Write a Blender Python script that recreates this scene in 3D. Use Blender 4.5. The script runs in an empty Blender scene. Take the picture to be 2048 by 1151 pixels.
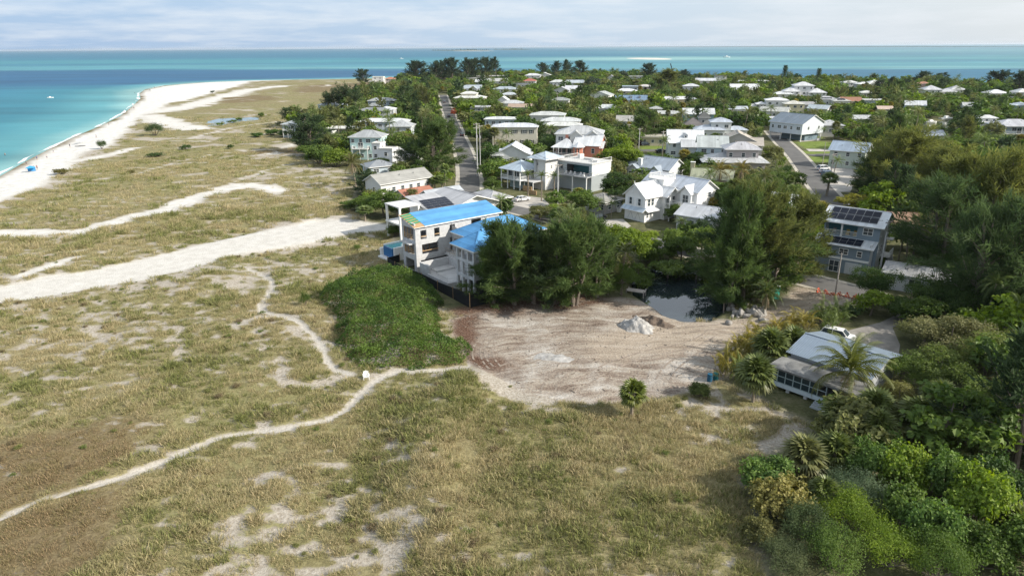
import bpy, bmesh, math, random
import numpy as np
from mathutils import Vector, Matrix, Euler

R = math.radians
C = bpy.context.scene.collection
SC = bpy.context.scene
rng = np.random.default_rng(7)
random.seed(7)

# ------------------------------------------------------------------ camera, sky, sun, exposure
F_PX, CX, CY, CAM_H = 1365.0, 1024.0, 575.5, 40.0          # focal length in photograph pixels (2048 wide), eye height in metres
PITCH, ROLL = math.atan(481.5 / F_PX), R(0.39)
cam_data = bpy.data.cameras.new('camera')
cam = bpy.data.objects.new('camera', cam_data)
C.objects.link(cam)
cam_data.sensor_width = 36.0
cam_data.lens = 36.0 * F_PX / 2048.0
cam_data.clip_start = 0.5
cam_data.clip_end = 60000.0
cam.matrix_world = (Matrix.Translation((0, 0, CAM_H)) @ Euler((math.pi / 2 - PITCH, 0, 0)).to_matrix().to_4x4()
     @ Matrix.Rotation(-ROLL, 4, 'Z'))
SC.camera = cam

SUN_AZ, SUN_EL = R(-17), R(32)            # direction TO the sun: azimuth measured from +X towards +Y
sun_dir = Vector((math.cos(SUN_AZ) * math.cos(SUN_EL), math.sin(SUN_AZ) * math.cos(SUN_EL), math.sin(SUN_EL)))
sun_data = bpy.data.lights.new('sun', 'SUN')
sun_data.energy = 4.9
sun_data.angle = R(0.6)
sun_data.color = (1.0, 0.93, 0.82)
sun = bpy.data.objects.new('sun', sun_data)
C.objects.link(sun)
sun.location = sun_dir * 300
sun.rotation_euler = sun_dir.to_track_quat('Z', 'Y').to_euler()

world = bpy.data.worlds.new('World')
SC.world = world
world.use_nodes = True
wn, wl = world.node_tree.nodes, world.node_tree.links
wn.clear()
w_out = wn.new('ShaderNodeOutputWorld')
w_bg = wn.new('ShaderNodeBackground')
w_bg.inputs['Strength'].default_value = 0.092
w_sky = wn.new('ShaderNodeTexSky')
w_sky.sky_type = 'NISHITA'
w_sky.sun_disc = False
w_sky.sun_elevation = SUN_EL
w_sky.sun_rotation = math.pi / 2 - SUN_AZ
w_sky.altitude = 40
w_sky.air_density = 1.0
w_sky.dust_density = 1.6
w_sky.ozone_density = 1.5
# thin broken cloud, laid on a horizontal deck: direction / height
w_tc = wn.new('ShaderNodeTexCoord')
w_sep = wn.new('ShaderNodeSeparateXYZ')
wl.new(w_tc.outputs['Generated'], w_sep.inputs[0])
w_add = wn.new('ShaderNodeMath'); w_add.operation = 'ADD'; w_add.inputs[1].default_value = 0.10
wl.new(w_sep.outputs['Z'], w_add.inputs[0])
w_max = wn.new('ShaderNodeMath'); w_max.operation = 'MAXIMUM'; w_max.inputs[1].default_value = 0.03
wl.new(w_add.outputs[0], w_max.inputs[0])
w_div = wn.new('ShaderNodeVectorMath'); w_div.operation = 'DIVIDE'
w_cmb = wn.new('ShaderNodeCombineXYZ')
for k in range(3):
 wl.new(w_max.outputs[0], w_cmb.inputs[k])
wl.new(w_tc.outputs['Generated'], w_div.inputs[0]); wl.new(w_cmb.outputs[0], w_div.inputs[1])
w_n = wn.new('ShaderNodeTexNoise'); w_n.inputs['Scale'].default_value = 0.9; w_n.inputs['Detail'].default_value = 7
w_n.inputs['Roughness'].default_value = 0.58
wl.new(w_div.outputs[0], w_n.inputs['Vector'])
w_r = wn.new('ShaderNodeValToRGB')
w_r.color_ramp.elements[0].position = 0.43; w_r.color_ramp.elements[0].color = (0, 0, 0, 1)
w_r.color_ramp.elements[1].position = 0.64; w_r.color_ramp.elements[1].color = (1, 1, 1, 1)
wl.new(w_n.outputs['Fac'], w_r.inputs[0])
w_f = wn.new('ShaderNodeMath'); w_f.operation = 'MULTIPLY_ADD'; w_f.inputs[1].default_value = 0.55; w_f.inputs[2].default_value = 0.0
wl.new(w_r.outputs['Color'], w_f.inputs[0])
# the veil is brighter on the sun's side of the sky
w_dot = wn.new('ShaderNodeVectorMath'); w_dot.operation = 'DOT_PRODUCT'; w_dot.inputs[1].default_value = sun_dir
wl.new(w_tc.outputs['Generated'], w_dot.inputs[0])
w_cr = wn.new('ShaderNodeValToRGB')
while len(w_cr.color_ramp.elements) < 3:
 w_cr.color_ramp.elements.new(0.5)
for e, (p, c) in zip(w_cr.color_ramp.elements, [(0.12, (3.0, 4.5, 6.8)), (0.42, (4.9, 6.1, 7.5)), (0.66, (6.6, 7.0, 7.3))]):
 e.position = p; e.color = (*c, 1)
w_mr = wn.new('ShaderNodeMath'); w_mr.operation = 'MULTIPLY_ADD'; w_mr.inputs[1].default_value = 0.5; w_mr.inputs[2].default_value = 0.5
wl.new(w_dot.outputs['Value'], w_mr.inputs[0]); wl.new(w_mr.outputs[0], w_cr.inputs[0])
w_mix = wn.new('ShaderNodeMix'); w_mix.data_type = 'RGBA'
w_cl = wn.new('ShaderNodeMix'); w_cl.data_type = 'RGBA'
wl.new(w_f.outputs[0], w_cl.inputs[0]); wl.new(w_cr.outputs['Color'], w_cl.inputs[6]); w_cl.inputs[7].default_value = (7.4, 7.8, 8.4, 1)
w_mix.inputs[0].default_value = 0.82
wl.new(w_sky.outputs[0], w_mix.inputs[6]); wl.new(w_cl.outputs[2], w_mix.inputs[7])
wl.new(w_mix.outputs[2], w_bg.inputs['Color']); wl.new(w_bg.outputs[0], w_out.inputs['Surface'])

SC.view_settings.view_transform = 'Standard'
SC.view_settings.look = 'None'
SC.view_settings.gamma = 1.0
SC.view_settings.exposure = 0.5
SC.view_settings.use_curve_mapping = False
SC.render.engine = 'CYCLES'
cy = SC.cycles
cy.max_bounces = 5; cy.diffuse_bounces = 3; cy.glossy_bounces = 2; cy.transmission_bounces = 3
cy.transparent_max_bounces = 6; cy.volume_bounces = 0
cy.caustics_reflective = False; cy.caustics_refractive = False
cy.sample_clamp_indirect = 4.0
cy.use_adaptive_sampling = False
cy.use_denoising = True
try:
 cy.denoiser = 'OPENIMAGEDENOISE'
 cy.denoising_input_passes = 'RGB_ALBEDO_NORMAL'
 cy.denoising_prefilter = 'NONE'
except Exception:
 pass

# ------------------------------------------------------------------ survey helper: the ground point seen at a photograph pixel
def at(px, py, z=0.0):
 dx, dy = px - CX, py - CY
 c, s = math.cos(ROLL), math.sin(ROLL)
 ux, uy = dx * c - dy * s, dx * s + dy * c
 cp, sp = math.cos(PITCH), math.sin(PITCH)
 X, Y, Z = ux, F_PX * cp - uy * sp, -F_PX * sp - uy * cp
 t = (z - CAM_H) / Z
 return Vector((X * t, Y * t, z))

def topx(p):
 x, y, z = p[0], p[1], p[2] - CAM_H
 cp, sp = math.cos(PITCH), math.sin(PITCH)
 f = y * cp - z * sp
 d = -y * sp - z * cp
 ux, uy = F_PX * x / f, F_PX * d / f
 c, s = math.cos(ROLL), math.sin(ROLL)
 return CX + ux * c + uy * s, CY - ux * s + uy * c, f

def line(pts, z=0.0):
 return np.array([at(p[0], p[1], z)[:2] for p in pts])

# ------------------------------------------------------------------ numpy noise and plane geometry
def _hash(ix, iy, seed):
 h = (ix.astype(np.int64) * 374761393 + iy.astype(np.int64) * 668265263 + seed * 1442695041) & 0x7fffffff
 h = ((h ^ (h >> 13)) * 1274126177) & 0x7fffffff
 h = h ^ (h >> 16)
 return (h & 0xffff) / 65535.0

def vnoise(x, y, scale, seed=0):
 x = np.asarray(x, float) / scale + 1000.5; y = np.asarray(y, float) / scale + 1000.5
 ix, iy = np.floor(x), np.floor(y)
 fx, fy = x - ix, y - iy
 fx, fy = fx * fx * (3 - 2 * fx), fy * fy * (3 - 2 * fy)
 a, b = _hash(ix, iy, seed), _hash(ix + 1, iy, seed)
 c, d = _hash(ix, iy + 1, seed), _hash(ix + 1, iy + 1, seed)
 return (a + (b - a) * fx) * (1 - fy) + (c + (d - c) * fx) * fy

def fbm(x, y, scale, octs=4, seed=0, gain=0.55):
 s, a, t = 0.0, 1.0, 0.0
 for k in range(octs):
  s = s + a * vnoise(x, y, scale / 2 ** k, seed + 17 * k)
  t += a
  a *= gain
 return s / t

def sstep(a, b, v):
 t = np.clip((v - a) / (b - a), 0, 1)
 return t * t * (3 - 2 * t)

def pdist(X, Y, pts):
 """distance to a polyline"""
 best = np.full(X.shape, 1e9)
 for k in range(len(pts) - 1):
  ax, ay = pts[k]; bx, by = pts[k + 1]
  dx, dy = bx - ax, by - ay
  L = dx * dx + dy * dy + 1e-9
  t = np.clip(((X - ax) * dx + (Y - ay) * dy) / L, 0, 1)
  best = np.minimum(best, (X - ax - t * dx) ** 2 + (Y - ay - t * dy) ** 2)
 return np.sqrt(best)

def inpoly(X, Y, poly):
 r = np.zeros(X.shape, bool)
 n = len(poly)
 for k in range(n):
  ax, ay = poly[k]; bx, by = poly[(k + 1) % n]
  if ay == by:
   continue
  c = (ay > Y) != (by > Y)
  r ^= c & (X < (bx - ax) * (Y - ay) / (by - ay) + ax)
 return r

def sdist(X, Y, poly):
 """signed distance, positive inside"""
 d = pdist(X, Y, list(poly) + [poly[0]])
 return np.where(inpoly(X, Y, poly), d, -d)

# ------------------------------------------------------------------ materials
MATS = {}

def mat(name, rough=0.8, col=None, var=0.12, nscale=3.0, metal=0.0, spec=0.3, bump=0.0, bscale=20.0, objcol=False, alpha=None):
 """procedural paint / stone / metal: base colour with broad and fine mottling, roughness variation, small relief"""
 m = bpy.data.materials.new(name)
 m.use_nodes = True
 n, l = m.node_tree.nodes, m.node_tree.links
 b = n['Principled BSDF']
 tc = n.new('ShaderNodeTexCoord')
 no = n.new('ShaderNodeTexNoise'); no.inputs['Scale'].default_value = nscale; no.inputs['Detail'].default_value = 6
 no.inputs['Roughness'].default_value = 0.65
 l.new(tc.outputs['Object'], no.inputs['Vector'])
 mr = n.new('ShaderNodeMapRange'); mr.inputs['From Min'].default_value = 0.3; mr.inputs['From Max'].default_value = 0.7
 mr.inputs['To Min'].default_value = 1 - var; mr.inputs['To Max'].default_value = 1 + var * 0.6
 l.new(no.outputs['Fac'], mr.inputs['Value'])
 mx = n.new('ShaderNodeVectorMath'); mx.operation = 'SCALE'
 if objcol:
  oi = n.new('ShaderNodeObjectInfo')
  l.new(oi.outputs['Color'], mx.inputs[0])
 else:
  mx.inputs[0].default_value = col
 l.new(mr.outputs[0], mx.inputs['Scale'])
 l.new(mx.outputs[0], b.inputs['Base Color'])
 b.inputs['Roughness'].default_value = rough
 b.inputs['Metallic'].default_value = metal
 b.inputs['Specular IOR Level'].default_value = spec
 if bump:
  n2 = n.new('ShaderNodeTexNoise'); n2.inputs['Scale'].default_value = bscale; n2.inputs['Detail'].default_value = 4
  l.new(tc.outputs['Object'], n2.inputs['Vector'])
  bp = n.new('ShaderNodeBump'); bp.inputs['Strength'].default_value = bump; bp.inputs['Distance'].default_value = 0.1
  l.new(n2.outputs['Fac'], bp.inputs['Height']); l.new(bp.outputs[0], b.inputs['Normal'])
 MATS[name] = m
 return m

def leaf_mat(name, trans=0.30, rough=0.55, spec=0.25):
 """leaf: the thing's own colour, each leaf a little different, some light passing through"""
 m = bpy.data.materials.new(name)
 m.use_nodes = True
 n, l = m.node_tree.nodes, m.node_tree.links
 b = n['Principled BSDF']; out = n['Material Output']
 oi = n.new('ShaderNodeObjectInfo')
 at_ = n.new('ShaderNodeAttribute'); at_.attribute_name = 'tint'
 hs = n.new('ShaderNodeHueSaturation')
 l.new(oi.outputs['Color'], hs.inputs['Color'])
 m1 = n.new('ShaderNodeMapRange'); m1.inputs['To Min'].default_value = 0.62; m1.inputs['To Max'].default_value = 1.42
 l.new(at_.outputs['Fac'], m1.inputs['Value']); l.new(m1.outputs[0], hs.inputs['Value'])
 m2 = n.new('ShaderNodeMapRange'); m2.inputs['To Min'].default_value = 0.515; m2.inputs['To Max'].default_value = 0.482
 l.new(at_.outputs['Fac'], m2.inputs['Value']); l.new(m2.outputs[0], hs.inputs['Hue'])
 l.new(hs.outputs[0], b.inputs['Base Color'])
 b.inputs['Roughness'].default_value = rough
 b.inputs['Specular IOR Level'].default_value = spec
 tr = n.new('ShaderNodeBsdfTranslucent')
 hs2 = n.new('ShaderNodeHueSaturation'); hs2.inputs['Saturation'].default_value = 1.15; hs2.inputs['Value'].default_value = 1.35
 l.new(hs.outputs[0], hs2.inputs['Color']); l.new(hs2.outputs[0], tr.inputs['Color'])
 mix = n.new('ShaderNodeMixShader'); mix.inputs[0].default_value = trans
 l.new(b.outputs[0], mix.inputs[1]); l.new(tr.outputs[0], mix.inputs[2]); l.new(mix.outputs[0], out.inputs['Surface'])
 MATS[name] = m
 return m

M_PAINT = mat('painted_wall', 0.75, var=0.07, nscale=0.7, objcol=True, bump=0.04, bscale=6)
M_TRIM = mat('white_trim', 0.6, (0.78, 0.78, 0.76), var=0.05)
M_TINT = mat('plain_coat', 0.6, var=0.12, nscale=2.5, objcol=True)
M_GLOSS = mat('car_paint', 0.28, var=0.03, objcol=True, spec=0.5)
M_CONC = mat('concrete_block', 0.9, (0.49, 0.495, 0.50), var=0.22, nscale=1.6, bump=0.10, bscale=9)
M_CONCD = mat('poured_concrete', 0.88, (0.51, 0.515, 0.515), var=0.2, nscale=0.7, bump=0.08, bscale=7)
M_DARK = mat('dark_interior', 0.9, (0.045, 0.042, 0.04), var=0.25)
M_WOOD = mat('raw_timber', 0.8, (0.42, 0.28, 0.15), var=0.25, nscale=4)
M_BARK = mat('grey_bark', 0.95, (0.20, 0.165, 0.135), var=0.4, nscale=3, bump=0.3, bscale=12)
M_PALMBARK = mat('palm_bark', 0.95, (0.26, 0.22, 0.17), var=0.4, nscale=6, bump=0.3, bscale=12)
M_POLE = mat('weathered_pole', 0.9, (0.36, 0.33, 0.30), var=0.25, nscale=2)
M_TIRE = mat('rubber', 0.85, (0.02, 0.02, 0.02))
M_STEEL = mat('grey_steel', 0.45, (0.35, 0.36, 0.37), metal=0.6)
M_ROCK = mat('lime_rock', 0.95, (0.30, 0.285, 0.265), var=0.4, nscale=2.2, bump=0.5, bscale=5)
M_ASPH = mat('asphalt', 0.92, (0.125, 0.122, 0.118), var=0.28, nscale=0.25, bump=0.1, bscale=15)
M_DRIVE = mat('pale_drive', 0.9, (0.42, 0.395, 0.36), var=0.25, nscale=0.35, bump=0.1, bscale=9)
M_LEAF = leaf_mat('leaf', 0.36)
M_NEEDLE = leaf_mat('needle_spray', 0.42, 0.7, 0.12)
M_FROND = leaf_mat('palm_frond', 0.25, 0.45, 0.35)

def mass_mat(name, trans, rough, spec):
 """the same leaf, its colour stored on the mesh (for masses and scattered tufts)"""
 m = leaf_mat(name, trans, rough, spec)
 n, l = m.node_tree.nodes, m.node_tree.links
 an = n.new('ShaderNodeAttribute'); an.attribute_name = 'leafcol'
 for nd in list(n):
  if nd.type == 'HUE_SAT' and nd.inputs['Color'].is_linked and nd.inputs['Color'].links[0].from_node.type == 'OBJECT_INFO':
   l.new(an.outputs['Color'], nd.inputs['Color'])
   if name == 'canopy_leaf':
    for s_ in ('Value', 'Hue'):
     for lk in list(nd.inputs[s_].links): l.remove(lk)
    nd.inputs['Value'].default_value = 1.0; nd.inputs['Hue'].default_value = .5
 return m

M_GRASS = mass_mat('grass_blade', 0.25, 0.8, 0.1)
M_CREEP = mass_mat('creeping_leaf', 0.25, 0.6, 0.2)
M_MASS = mass_mat('canopy_leaf', 0.32, 0.55, 0.2)

def glass_mat():
 m = bpy.data.materials.new('window_glass')
 m.use_nodes = True
 n, l = m.node_tree.nodes, m.node_tree.links
 b = n['Principled BSDF']
 oi = n.new('ShaderNodeTexNoise'); oi.inputs['Scale'].default_value = 0.6
 tc = n.new('ShaderNodeTexCoord'); l.new(tc.outputs['Object'], oi.inputs['Vector'])
 r = n.new('ShaderNodeValToRGB')
 r.color_ramp.elements[0].color = (0.03, 0.04, 0.05, 1); r.color_ramp.elements[1].color = (0.07, 0.09, 0.10, 1)
 l.new(oi.outputs['Fac'], r.inputs[0]); l.new(r.outputs[0], b.inputs['Base Color'])
 b.inputs['Roughness'].default_value = 0.08
 b.inputs['Specular IOR Level'].default_value = 0.6
 MATS['glass'] = m
 return m

M_GLASS = glass_mat()

def seam_mat(name, pitch, rough, metal, depth=0.6, cross=False, objcol=True, col=None):
 """standing seam / shingle roof relief following the roof's own UV (u along the eave)"""
 m = mat(name, rough, col=col, var=0.2, nscale=0.35, metal=metal, spec=0.4, objcol=objcol)
 n, l = m.node_tree.nodes, m.node_tree.links
 b = n['Principled BSDF']
 uv = n.new('ShaderNodeUVMap')
 sp = n.new('ShaderNodeSeparateXYZ'); l.new(uv.outputs[0], sp.inputs[0])
 mu = n.new('ShaderNodeMath'); mu.operation = 'MULTIPLY'; mu.inputs[1].default_value = 1.0 / pitch
 l.new(sp.outputs['Y' if cross else 'X'], mu.inputs[0])
 fr = n.new('ShaderNodeMath'); fr.operation = 'FRACT'; l.new(mu.outputs[0], fr.inputs[0])
 pp = n.new('ShaderNodeMath'); pp.operation = 'PINGPONG'; pp.inputs[1].default_value = 0.5; l.new(fr.outputs[0], pp.inputs[0])
 mr = n.new('ShaderNodeMapRange'); mr.inputs['From Min'].default_value = 0.0; mr.inputs['From Max'].default_value = 0.14
 mr.inputs['To Min'].default_value = 1.0; mr.inputs['To Max'].default_value = 0.0
 l.new(pp.outputs[0], mr.inputs['Value'])
 # every course or sheet weathers a little differently
 fl = n.new('ShaderNodeMath'); fl.operation = 'FLOOR'; l.new(mu.outputs[0], fl.inputs[0])
 wn_ = n.new('ShaderNodeTexWhiteNoise'); wn_.noise_dimensions = '1D'; l.new(fl.outputs[0], wn_.inputs['W'])
 m3 = n.new('ShaderNodeMapRange'); m3.inputs['To Min'].default_value = .88; m3.inputs['To Max'].default_value = 1.1; l.new(wn_.outputs['Value'], m3.inputs['Value'])
 sc = n.new('ShaderNodeVectorMath'); sc.operation = 'SCALE'; l.new(b.inputs['Base Color'].links[0].from_socket, sc.inputs[0]); l.new(m3.outputs[0], sc.inputs['Scale']); l.new(sc.outputs[0], b.inputs['Base Color'])
 bp = n.new('ShaderNodeBump'); bp.inputs['Strength'].default_value = depth; bp.inputs['Distance'].default_value = 0.05
 l.new(mr.outputs[0], bp.inputs['Height']); l.new(bp.outputs[0], b.inputs['Normal'])
 return m

M_SEAM = seam_mat('standing_seam_metal', 0.5, 0.42, 0.15)
M_SHINGLE = seam_mat('roof_shingle', 0.25, 0.92, 0.0, depth=0.4, cross=True)

# ------------------------------------------------------------------ objects: properties, parents, meshes
def tag(o, label=None, cat=None, group=None, kind=None):
 if label: o['label'] = label
 if cat: o['category'] = cat
 if group: o['group'] = group
 if kind: o['kind'] = kind
 return o

def thing(name, label, cat, loc=(0, 0, 0), rz=0.0, group=None):
 o = bpy.data.objects.new(name, None)
 o.empty_display_size = 0.5
 C.objects.link(o)
 o.location = loc
 o.rotation_euler = (0, 0, rz)
 return tag(o, label, cat, group)

class MB:
 """collects faces in numpy-free lists and links them as one mesh"""

 def __init__(s):
  s.v, s.f, s.m, s.uv, s.mats = [], [], [], [], []

 def mi(s, m):
  if m not in s.mats:
   s.mats.append(m)
  return s.mats.index(m)

 def face(s, pts, m, uv=None):
  b = len(s.v)
  s.v += [tuple(p) for p in pts]
  s.f.append(tuple(range(b, b + len(pts))))
  s.m.append(s.mi(m))
  s.uv += uv if uv else [(0, 0)] * len(pts)
  return s

 def box(s, x0, x1, y0, y1, z0, z1, m, skip=''):
  p = [(x0, y0, z0), (x1, y0, z0), (x1, y1, z0), (x0, y1, z0), (x0, y0, z1), (x1, y0, z1), (x1, y1, z1), (x0, y1, z1)]
  for k, q in dict(b=(0, 3, 2, 1), t=(4, 5, 6, 7), f=(0, 1, 5, 4), r=(1, 2, 6, 5), k=(2, 3, 7, 6), l=(3, 0, 4, 7)).items():
   if k not in skip:
    s.face([p[i] for i in q], m)
  return s

 def hexa(s, lo, hi, m):
  """prism between two rings of equal count"""
  n = len(lo)
  s.face(list(reversed(lo)), m); s.face(hi, m)
  for k in range(n):
   s.face([lo[k], lo[(k + 1) % n], hi[(k + 1) % n], hi[k]], m)
  return s

 def bar(s, a, b, w, m, h=None):
  """square bar from a to b"""
  a, b = Vector(a), Vector(b)
  d = (b - a).normalized()
  up = Vector((0, 0, 1)) if abs(d.z) < 0.95 else Vector((1, 0, 0))
  x = d.cross(up).normalized(); y = x.cross(d).normalized()
  h = h or w
  q = [(-1, -1), (1, -1), (1, 1), (-1, 1)]
  s.hexa([a + x * w / 2 * i + y * h / 2 * j for i, j in q], [b + x * w / 2 * i + y * h / 2 * j for i, j in q], m)
  return s

 def tube(s, pts, rad, m, n=6):
  rings = []
  for k, p in enumerate(pts):
   p = Vector(p)
   d = (Vector(pts[min(k + 1, len(pts) - 1)]) - Vector(pts[max(k - 1, 0)])).normalized()
   up = Vector((0, 0, 1)) if abs(d.z) < 0.9 else Vector((1, 0, 0))
   x = d.cross(up).normalized(); y = x.cross(d).normalized()
   r = rad[k] if hasattr(rad, '__len__') else rad
   rings.append([p + (x * math.cos(2 * math.pi * i / n) + y * math.sin(2 * math.pi * i / n)) * r for i in range(n)])
  for a, b in zip(rings[:-1], rings[1:]):
   for i in range(n):
    s.face([a[i], a[(i + 1) % n], b[(i + 1) % n], b[i]], m)
  s.face(list(reversed(rings[0])), m); s.face(rings[-1], m)
  return s

 def mesh(s, name):
  me = bpy.data.meshes.new(name)
  me.from_pydata(s.v, [], s.f)
  for m in s.mats:
   me.materials.append(m)
  me.polygons.foreach_set('material_index', s.m)
  u = me.uv_layers.new(name='UVMap')
  u.data.foreach_set('uv', np.array(s.uv, 'f').ravel())
  me.update()
  return me

 def build(s, name, parent=None, loc=(0, 0, 0), rz=0.0, color=None):
  return link(name, s.mesh(name), parent, loc, rz, color)

def link(name, me, parent=None, loc=(0, 0, 0), rz=0.0, color=None, scale=None, rot=None):
 o = bpy.data.objects.new(name, me)
 C.objects.link(o)
 if parent: o.parent = parent
 o.location = loc
 o.rotation_euler = rot if rot is not None else (0, 0, rz)
 if scale is not None:
  o.scale = (scale,) * 3 if not hasattr(scale, '__len__') else scale
 if color is not None:
  o.color = (color[0], color[1], color[2], 1)
 return o

def np_mesh(name, V, Fq, mats, attrs=None, mat_idx=None, smooth=False, nside=None):
 """numpy mesh: V (n,3), Fq (m,k) faces of k corners"""
 me = bpy.data.meshes.new(name)
 V = np.ascontiguousarray(V, 'f'); Fq = np.ascontiguousarray(Fq, 'i')
 k = Fq.shape[1]
 me.vertices.add(len(V)); me.vertices.foreach_set('co', V.ravel())
 me.loops.add(Fq.size); me.loops.foreach_set('vertex_index', Fq.ravel())
 me.polygons.add(len(Fq))
 me.polygons.foreach_set('loop_start', np.arange(0, Fq.size, k, dtype='i'))
 me.polygons.foreach_set('loop_total', np.full(len(Fq), k, 'i'))
 for m in mats:
  me.materials.append(m)
 if mat_idx is not None:
  me.polygons.foreach_set('material_index', np.asarray(mat_idx, 'i'))
 me.polygons.foreach_set('use_smooth', np.full(len(Fq), smooth, bool))
 me.update(calc_edges=True)
 for nm, (dom, a) in (attrs or {}).items():
  at_ = me.attributes.new(nm, 'FLOAT', dom)
  at_.data.foreach_set('value', np.ascontiguousarray(a, 'f'))
 return me

def copy_thing(src, loc, rz=0.0, scale=1.0, colors=None, label=None, group=None, cat=None):
 """a copy of a thing with copies of its parts and sub-parts; mesh data shared"""
 r = src.copy(); C.objects.link(r)
 r.location = loc; r.rotation_euler = (0, 0, rz); r.scale = (scale,) * 3 if not hasattr(scale, '__len__') else scale
 if label: r['label'] = label
 if group: r['group'] = group
 if cat: r['category'] = cat
 for ch in src.children:
  c = ch.copy(); C.objects.link(c); c.parent = r
  if colors and ch.name.split('.')[0] in colors:
   c.color = (*colors[ch.name.split('.')[0]], 1)
  for g in ch.children:
   d = g.copy(); C.objects.link(d); d.parent = c
   if colors and g.name.split('.')[0] in colors:
    d.color = (*colors[g.name.split('.')[0]], 1)
 return r

# ------------------------------------------------------------------ the lie of the land (plan shapes, surveyed to ground coordinates)
SEA_Z = -1.0
COAST = [(-700, 640), (-300, 470), (-80, 383), (0, 352), (60, 318), (100, 297), (150, 273), (200, 252), (240, 232), (265, 212), (281, 197), (279, 187), (290, 179),
   (330, 171), (400, 165.5), (500, 161.5), (600, 159.5), (720, 158), (800, 155), (1000, 151.5), (1200, 150), (1400, 156), (1560, 163),
   (1700, 164), (1850, 169), (1960, 178), (2100, 178), (2500, 181), (3200, 186)]
coast_poly = list(map(tuple, line(COAST, SEA_Z))) + [(900, 60), (700, -60), (0, -40), (-120, -30)]
BEACH_IN = [(-300, 560), (-80, 436), (0, 403), (60, 375), (115, 345), (150, 318), (168, 302), (205, 296), (250, 264), (270, 243), (300, 226), (335, 207),
   (370, 201), (425, 186), (470, 173), (500, 163)]
beach_in = line(BEACH_IN)
beach_poly = list(map(tuple, line([(-700, 680)] + BEACH_IN + list(reversed(COAST[:17])), 0)))
land_town = line([(900, 154), (800, 158), (795, 172), (720, 190), (700, 205), (640, 235), (575, 250), (590, 290), (610, 312), (650, 330), (700, 345), (715, 380),
      (685, 415), (735, 442), (790, 450), (800, 480), (775, 520), (860, 600), (915, 632), (1050, 612), (1240, 596), (1450, 640), (1500, 640), (1440, 760), (1530, 800),
      (1640, 850), (1590, 900), (1470, 955), (1500, 1030), (1530, 1151), (1540, 1400), (3000, 1500), (3600, 700), (2600, 181), (1850, 170), (1560, 164), (1200, 151)])
TRACK_U = [(-400, 640), (0, 577), (100, 552), (200, 538), (300, 515), (400, 490), (480, 470), (560, 455), (640, 441), (700, 441), (780, 446), (812, 452)]
TRACK_L = [(800, 462), (770, 459), (700, 466), (640, 480), (560, 495), (480, 506), (400, 531), (300, 556), (200, 575), (100, 592), (0, 608), (-400, 690)]
track_poly = line(TRACK_U + TRACK_L)
LOT = [(905, 640), (960, 622), (1050, 612), (1150, 602), (1240, 594), (1290, 603), (1340, 630), (1400, 644), (1440, 640), (1500, 640), (1550, 612), (1590, 572),
    (1640, 578), (1700, 592), (1700, 604), (1600, 632), (1530, 652), (1490, 680), (1452, 720), (1440, 750), (1400, 776), (1330, 790), (1290, 800), (1230, 806),
    (1170, 800), (1100, 796), (1060, 790), (1010, 762), (960, 736), (936, 722), (930, 690), (905, 665)]
lot_poly = line(LOT)
POND = [(1318, 612), (1335, 626), (1370, 637), (1408, 639), (1445, 612), (1448, 575), (1425, 548), (1375, 532), (1312, 530), (1272, 552), (1274, 585), (1295, 598)]
pond_poly = line(POND, -0.3)
LAGOON = [(408, 244), (440, 237), (500, 233), (528, 232), (520, 238), (490, 242), (455, 248), (425, 252), (402, 251)]
lagoon_poly = line(LAGOON)
CANAL = [(1846, 243), (1905, 238), (1945, 244), (1930, 254), (1870, 256), (1842, 254)]
canal_poly = line(CANAL)
DRIVE = [(1690, 690), (1672, 672), (1700, 660), (1760, 645), (1800, 626), (1825, 640), (1785, 655), (1800, 690), (1795, 722), (1745, 715)]
PATHS = [  # (polyline, width at each end in metres)
 ([(495, 538), (520, 548), (541, 562), (545, 578), (538, 594), (522, 610), (527, 626), (560, 636), (600, 650), (630, 676), (646, 700), (656, 725), (676, 741), (708, 748)], 1.05),
 ([(950, 724), (930, 732), (900, 736), (850, 741), (800, 741), (762, 754), (718, 786), (690, 815), (655, 835), (600, 849), (550, 858), (500, 863), (440, 871), (400, 888),
   (350, 912), (290, 936), (240, 956), (180, 976), (130, 989), (80, 1001), (40, 1016), (0, 1034), (-80, 1066)], 0.95),
 ([(60, 359), (120, 362), (200, 359), (280, 346), (350, 326), (430, 309), (520, 300)], 1.1),
 ([(300, 281), (360, 282), (420, 283)], 1.6),
 ([(376, 278), (410, 270), (440, 262), (500, 251), (565, 244), (640, 238)], 3.4),
 ([(340, 420), (365, 404), (420, 386), (500, 352), (550, 335), (620, 318)], 1.4),
 ([(490, 480), (560, 462), (620, 448), (700, 431)], 1.2),
 ([(655, 170), (663, 176), (700, 174), (760, 182)], 3.0),
 ([(560, 860), (600, 848)], 0.9),
]
SWATHS = [  # bare, irregular blown-sand strips: polyline, half width in metres
 ([(-60, 468), (40, 466), (150, 464), (205, 452), (250, 438), (340, 419), (400, 394), (450, 377), (500, 371), (560, 379)], 3.2),
 ([(300, 225), (380, 212), (440, 196), (500, 180), (560, 172)], 11.0),
 ([(300, 232), (350, 250), (390, 258)], 8.0),
 ([(150, 322), (200, 314), (270, 296)], 2.6),
 ([(545, 306), (590, 294), (640, 292)], 4.0),
 ([(860, 175), (780, 184), (740, 180)], 9.0),
 ([(40, 555), (120, 530), (150, 520)], 1.3),
 ([(0, 468), (60, 465)], 2.2),
 ([(600, 640), (560, 636), (520, 640), (470, 655)], 0.8),
 ([(560, 740), (570, 770), (620, 770), (690, 752)], 0.7),
 ([(930, 738), (985, 765), (1040, 795), (1100, 806)], 1.1),
]
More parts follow.
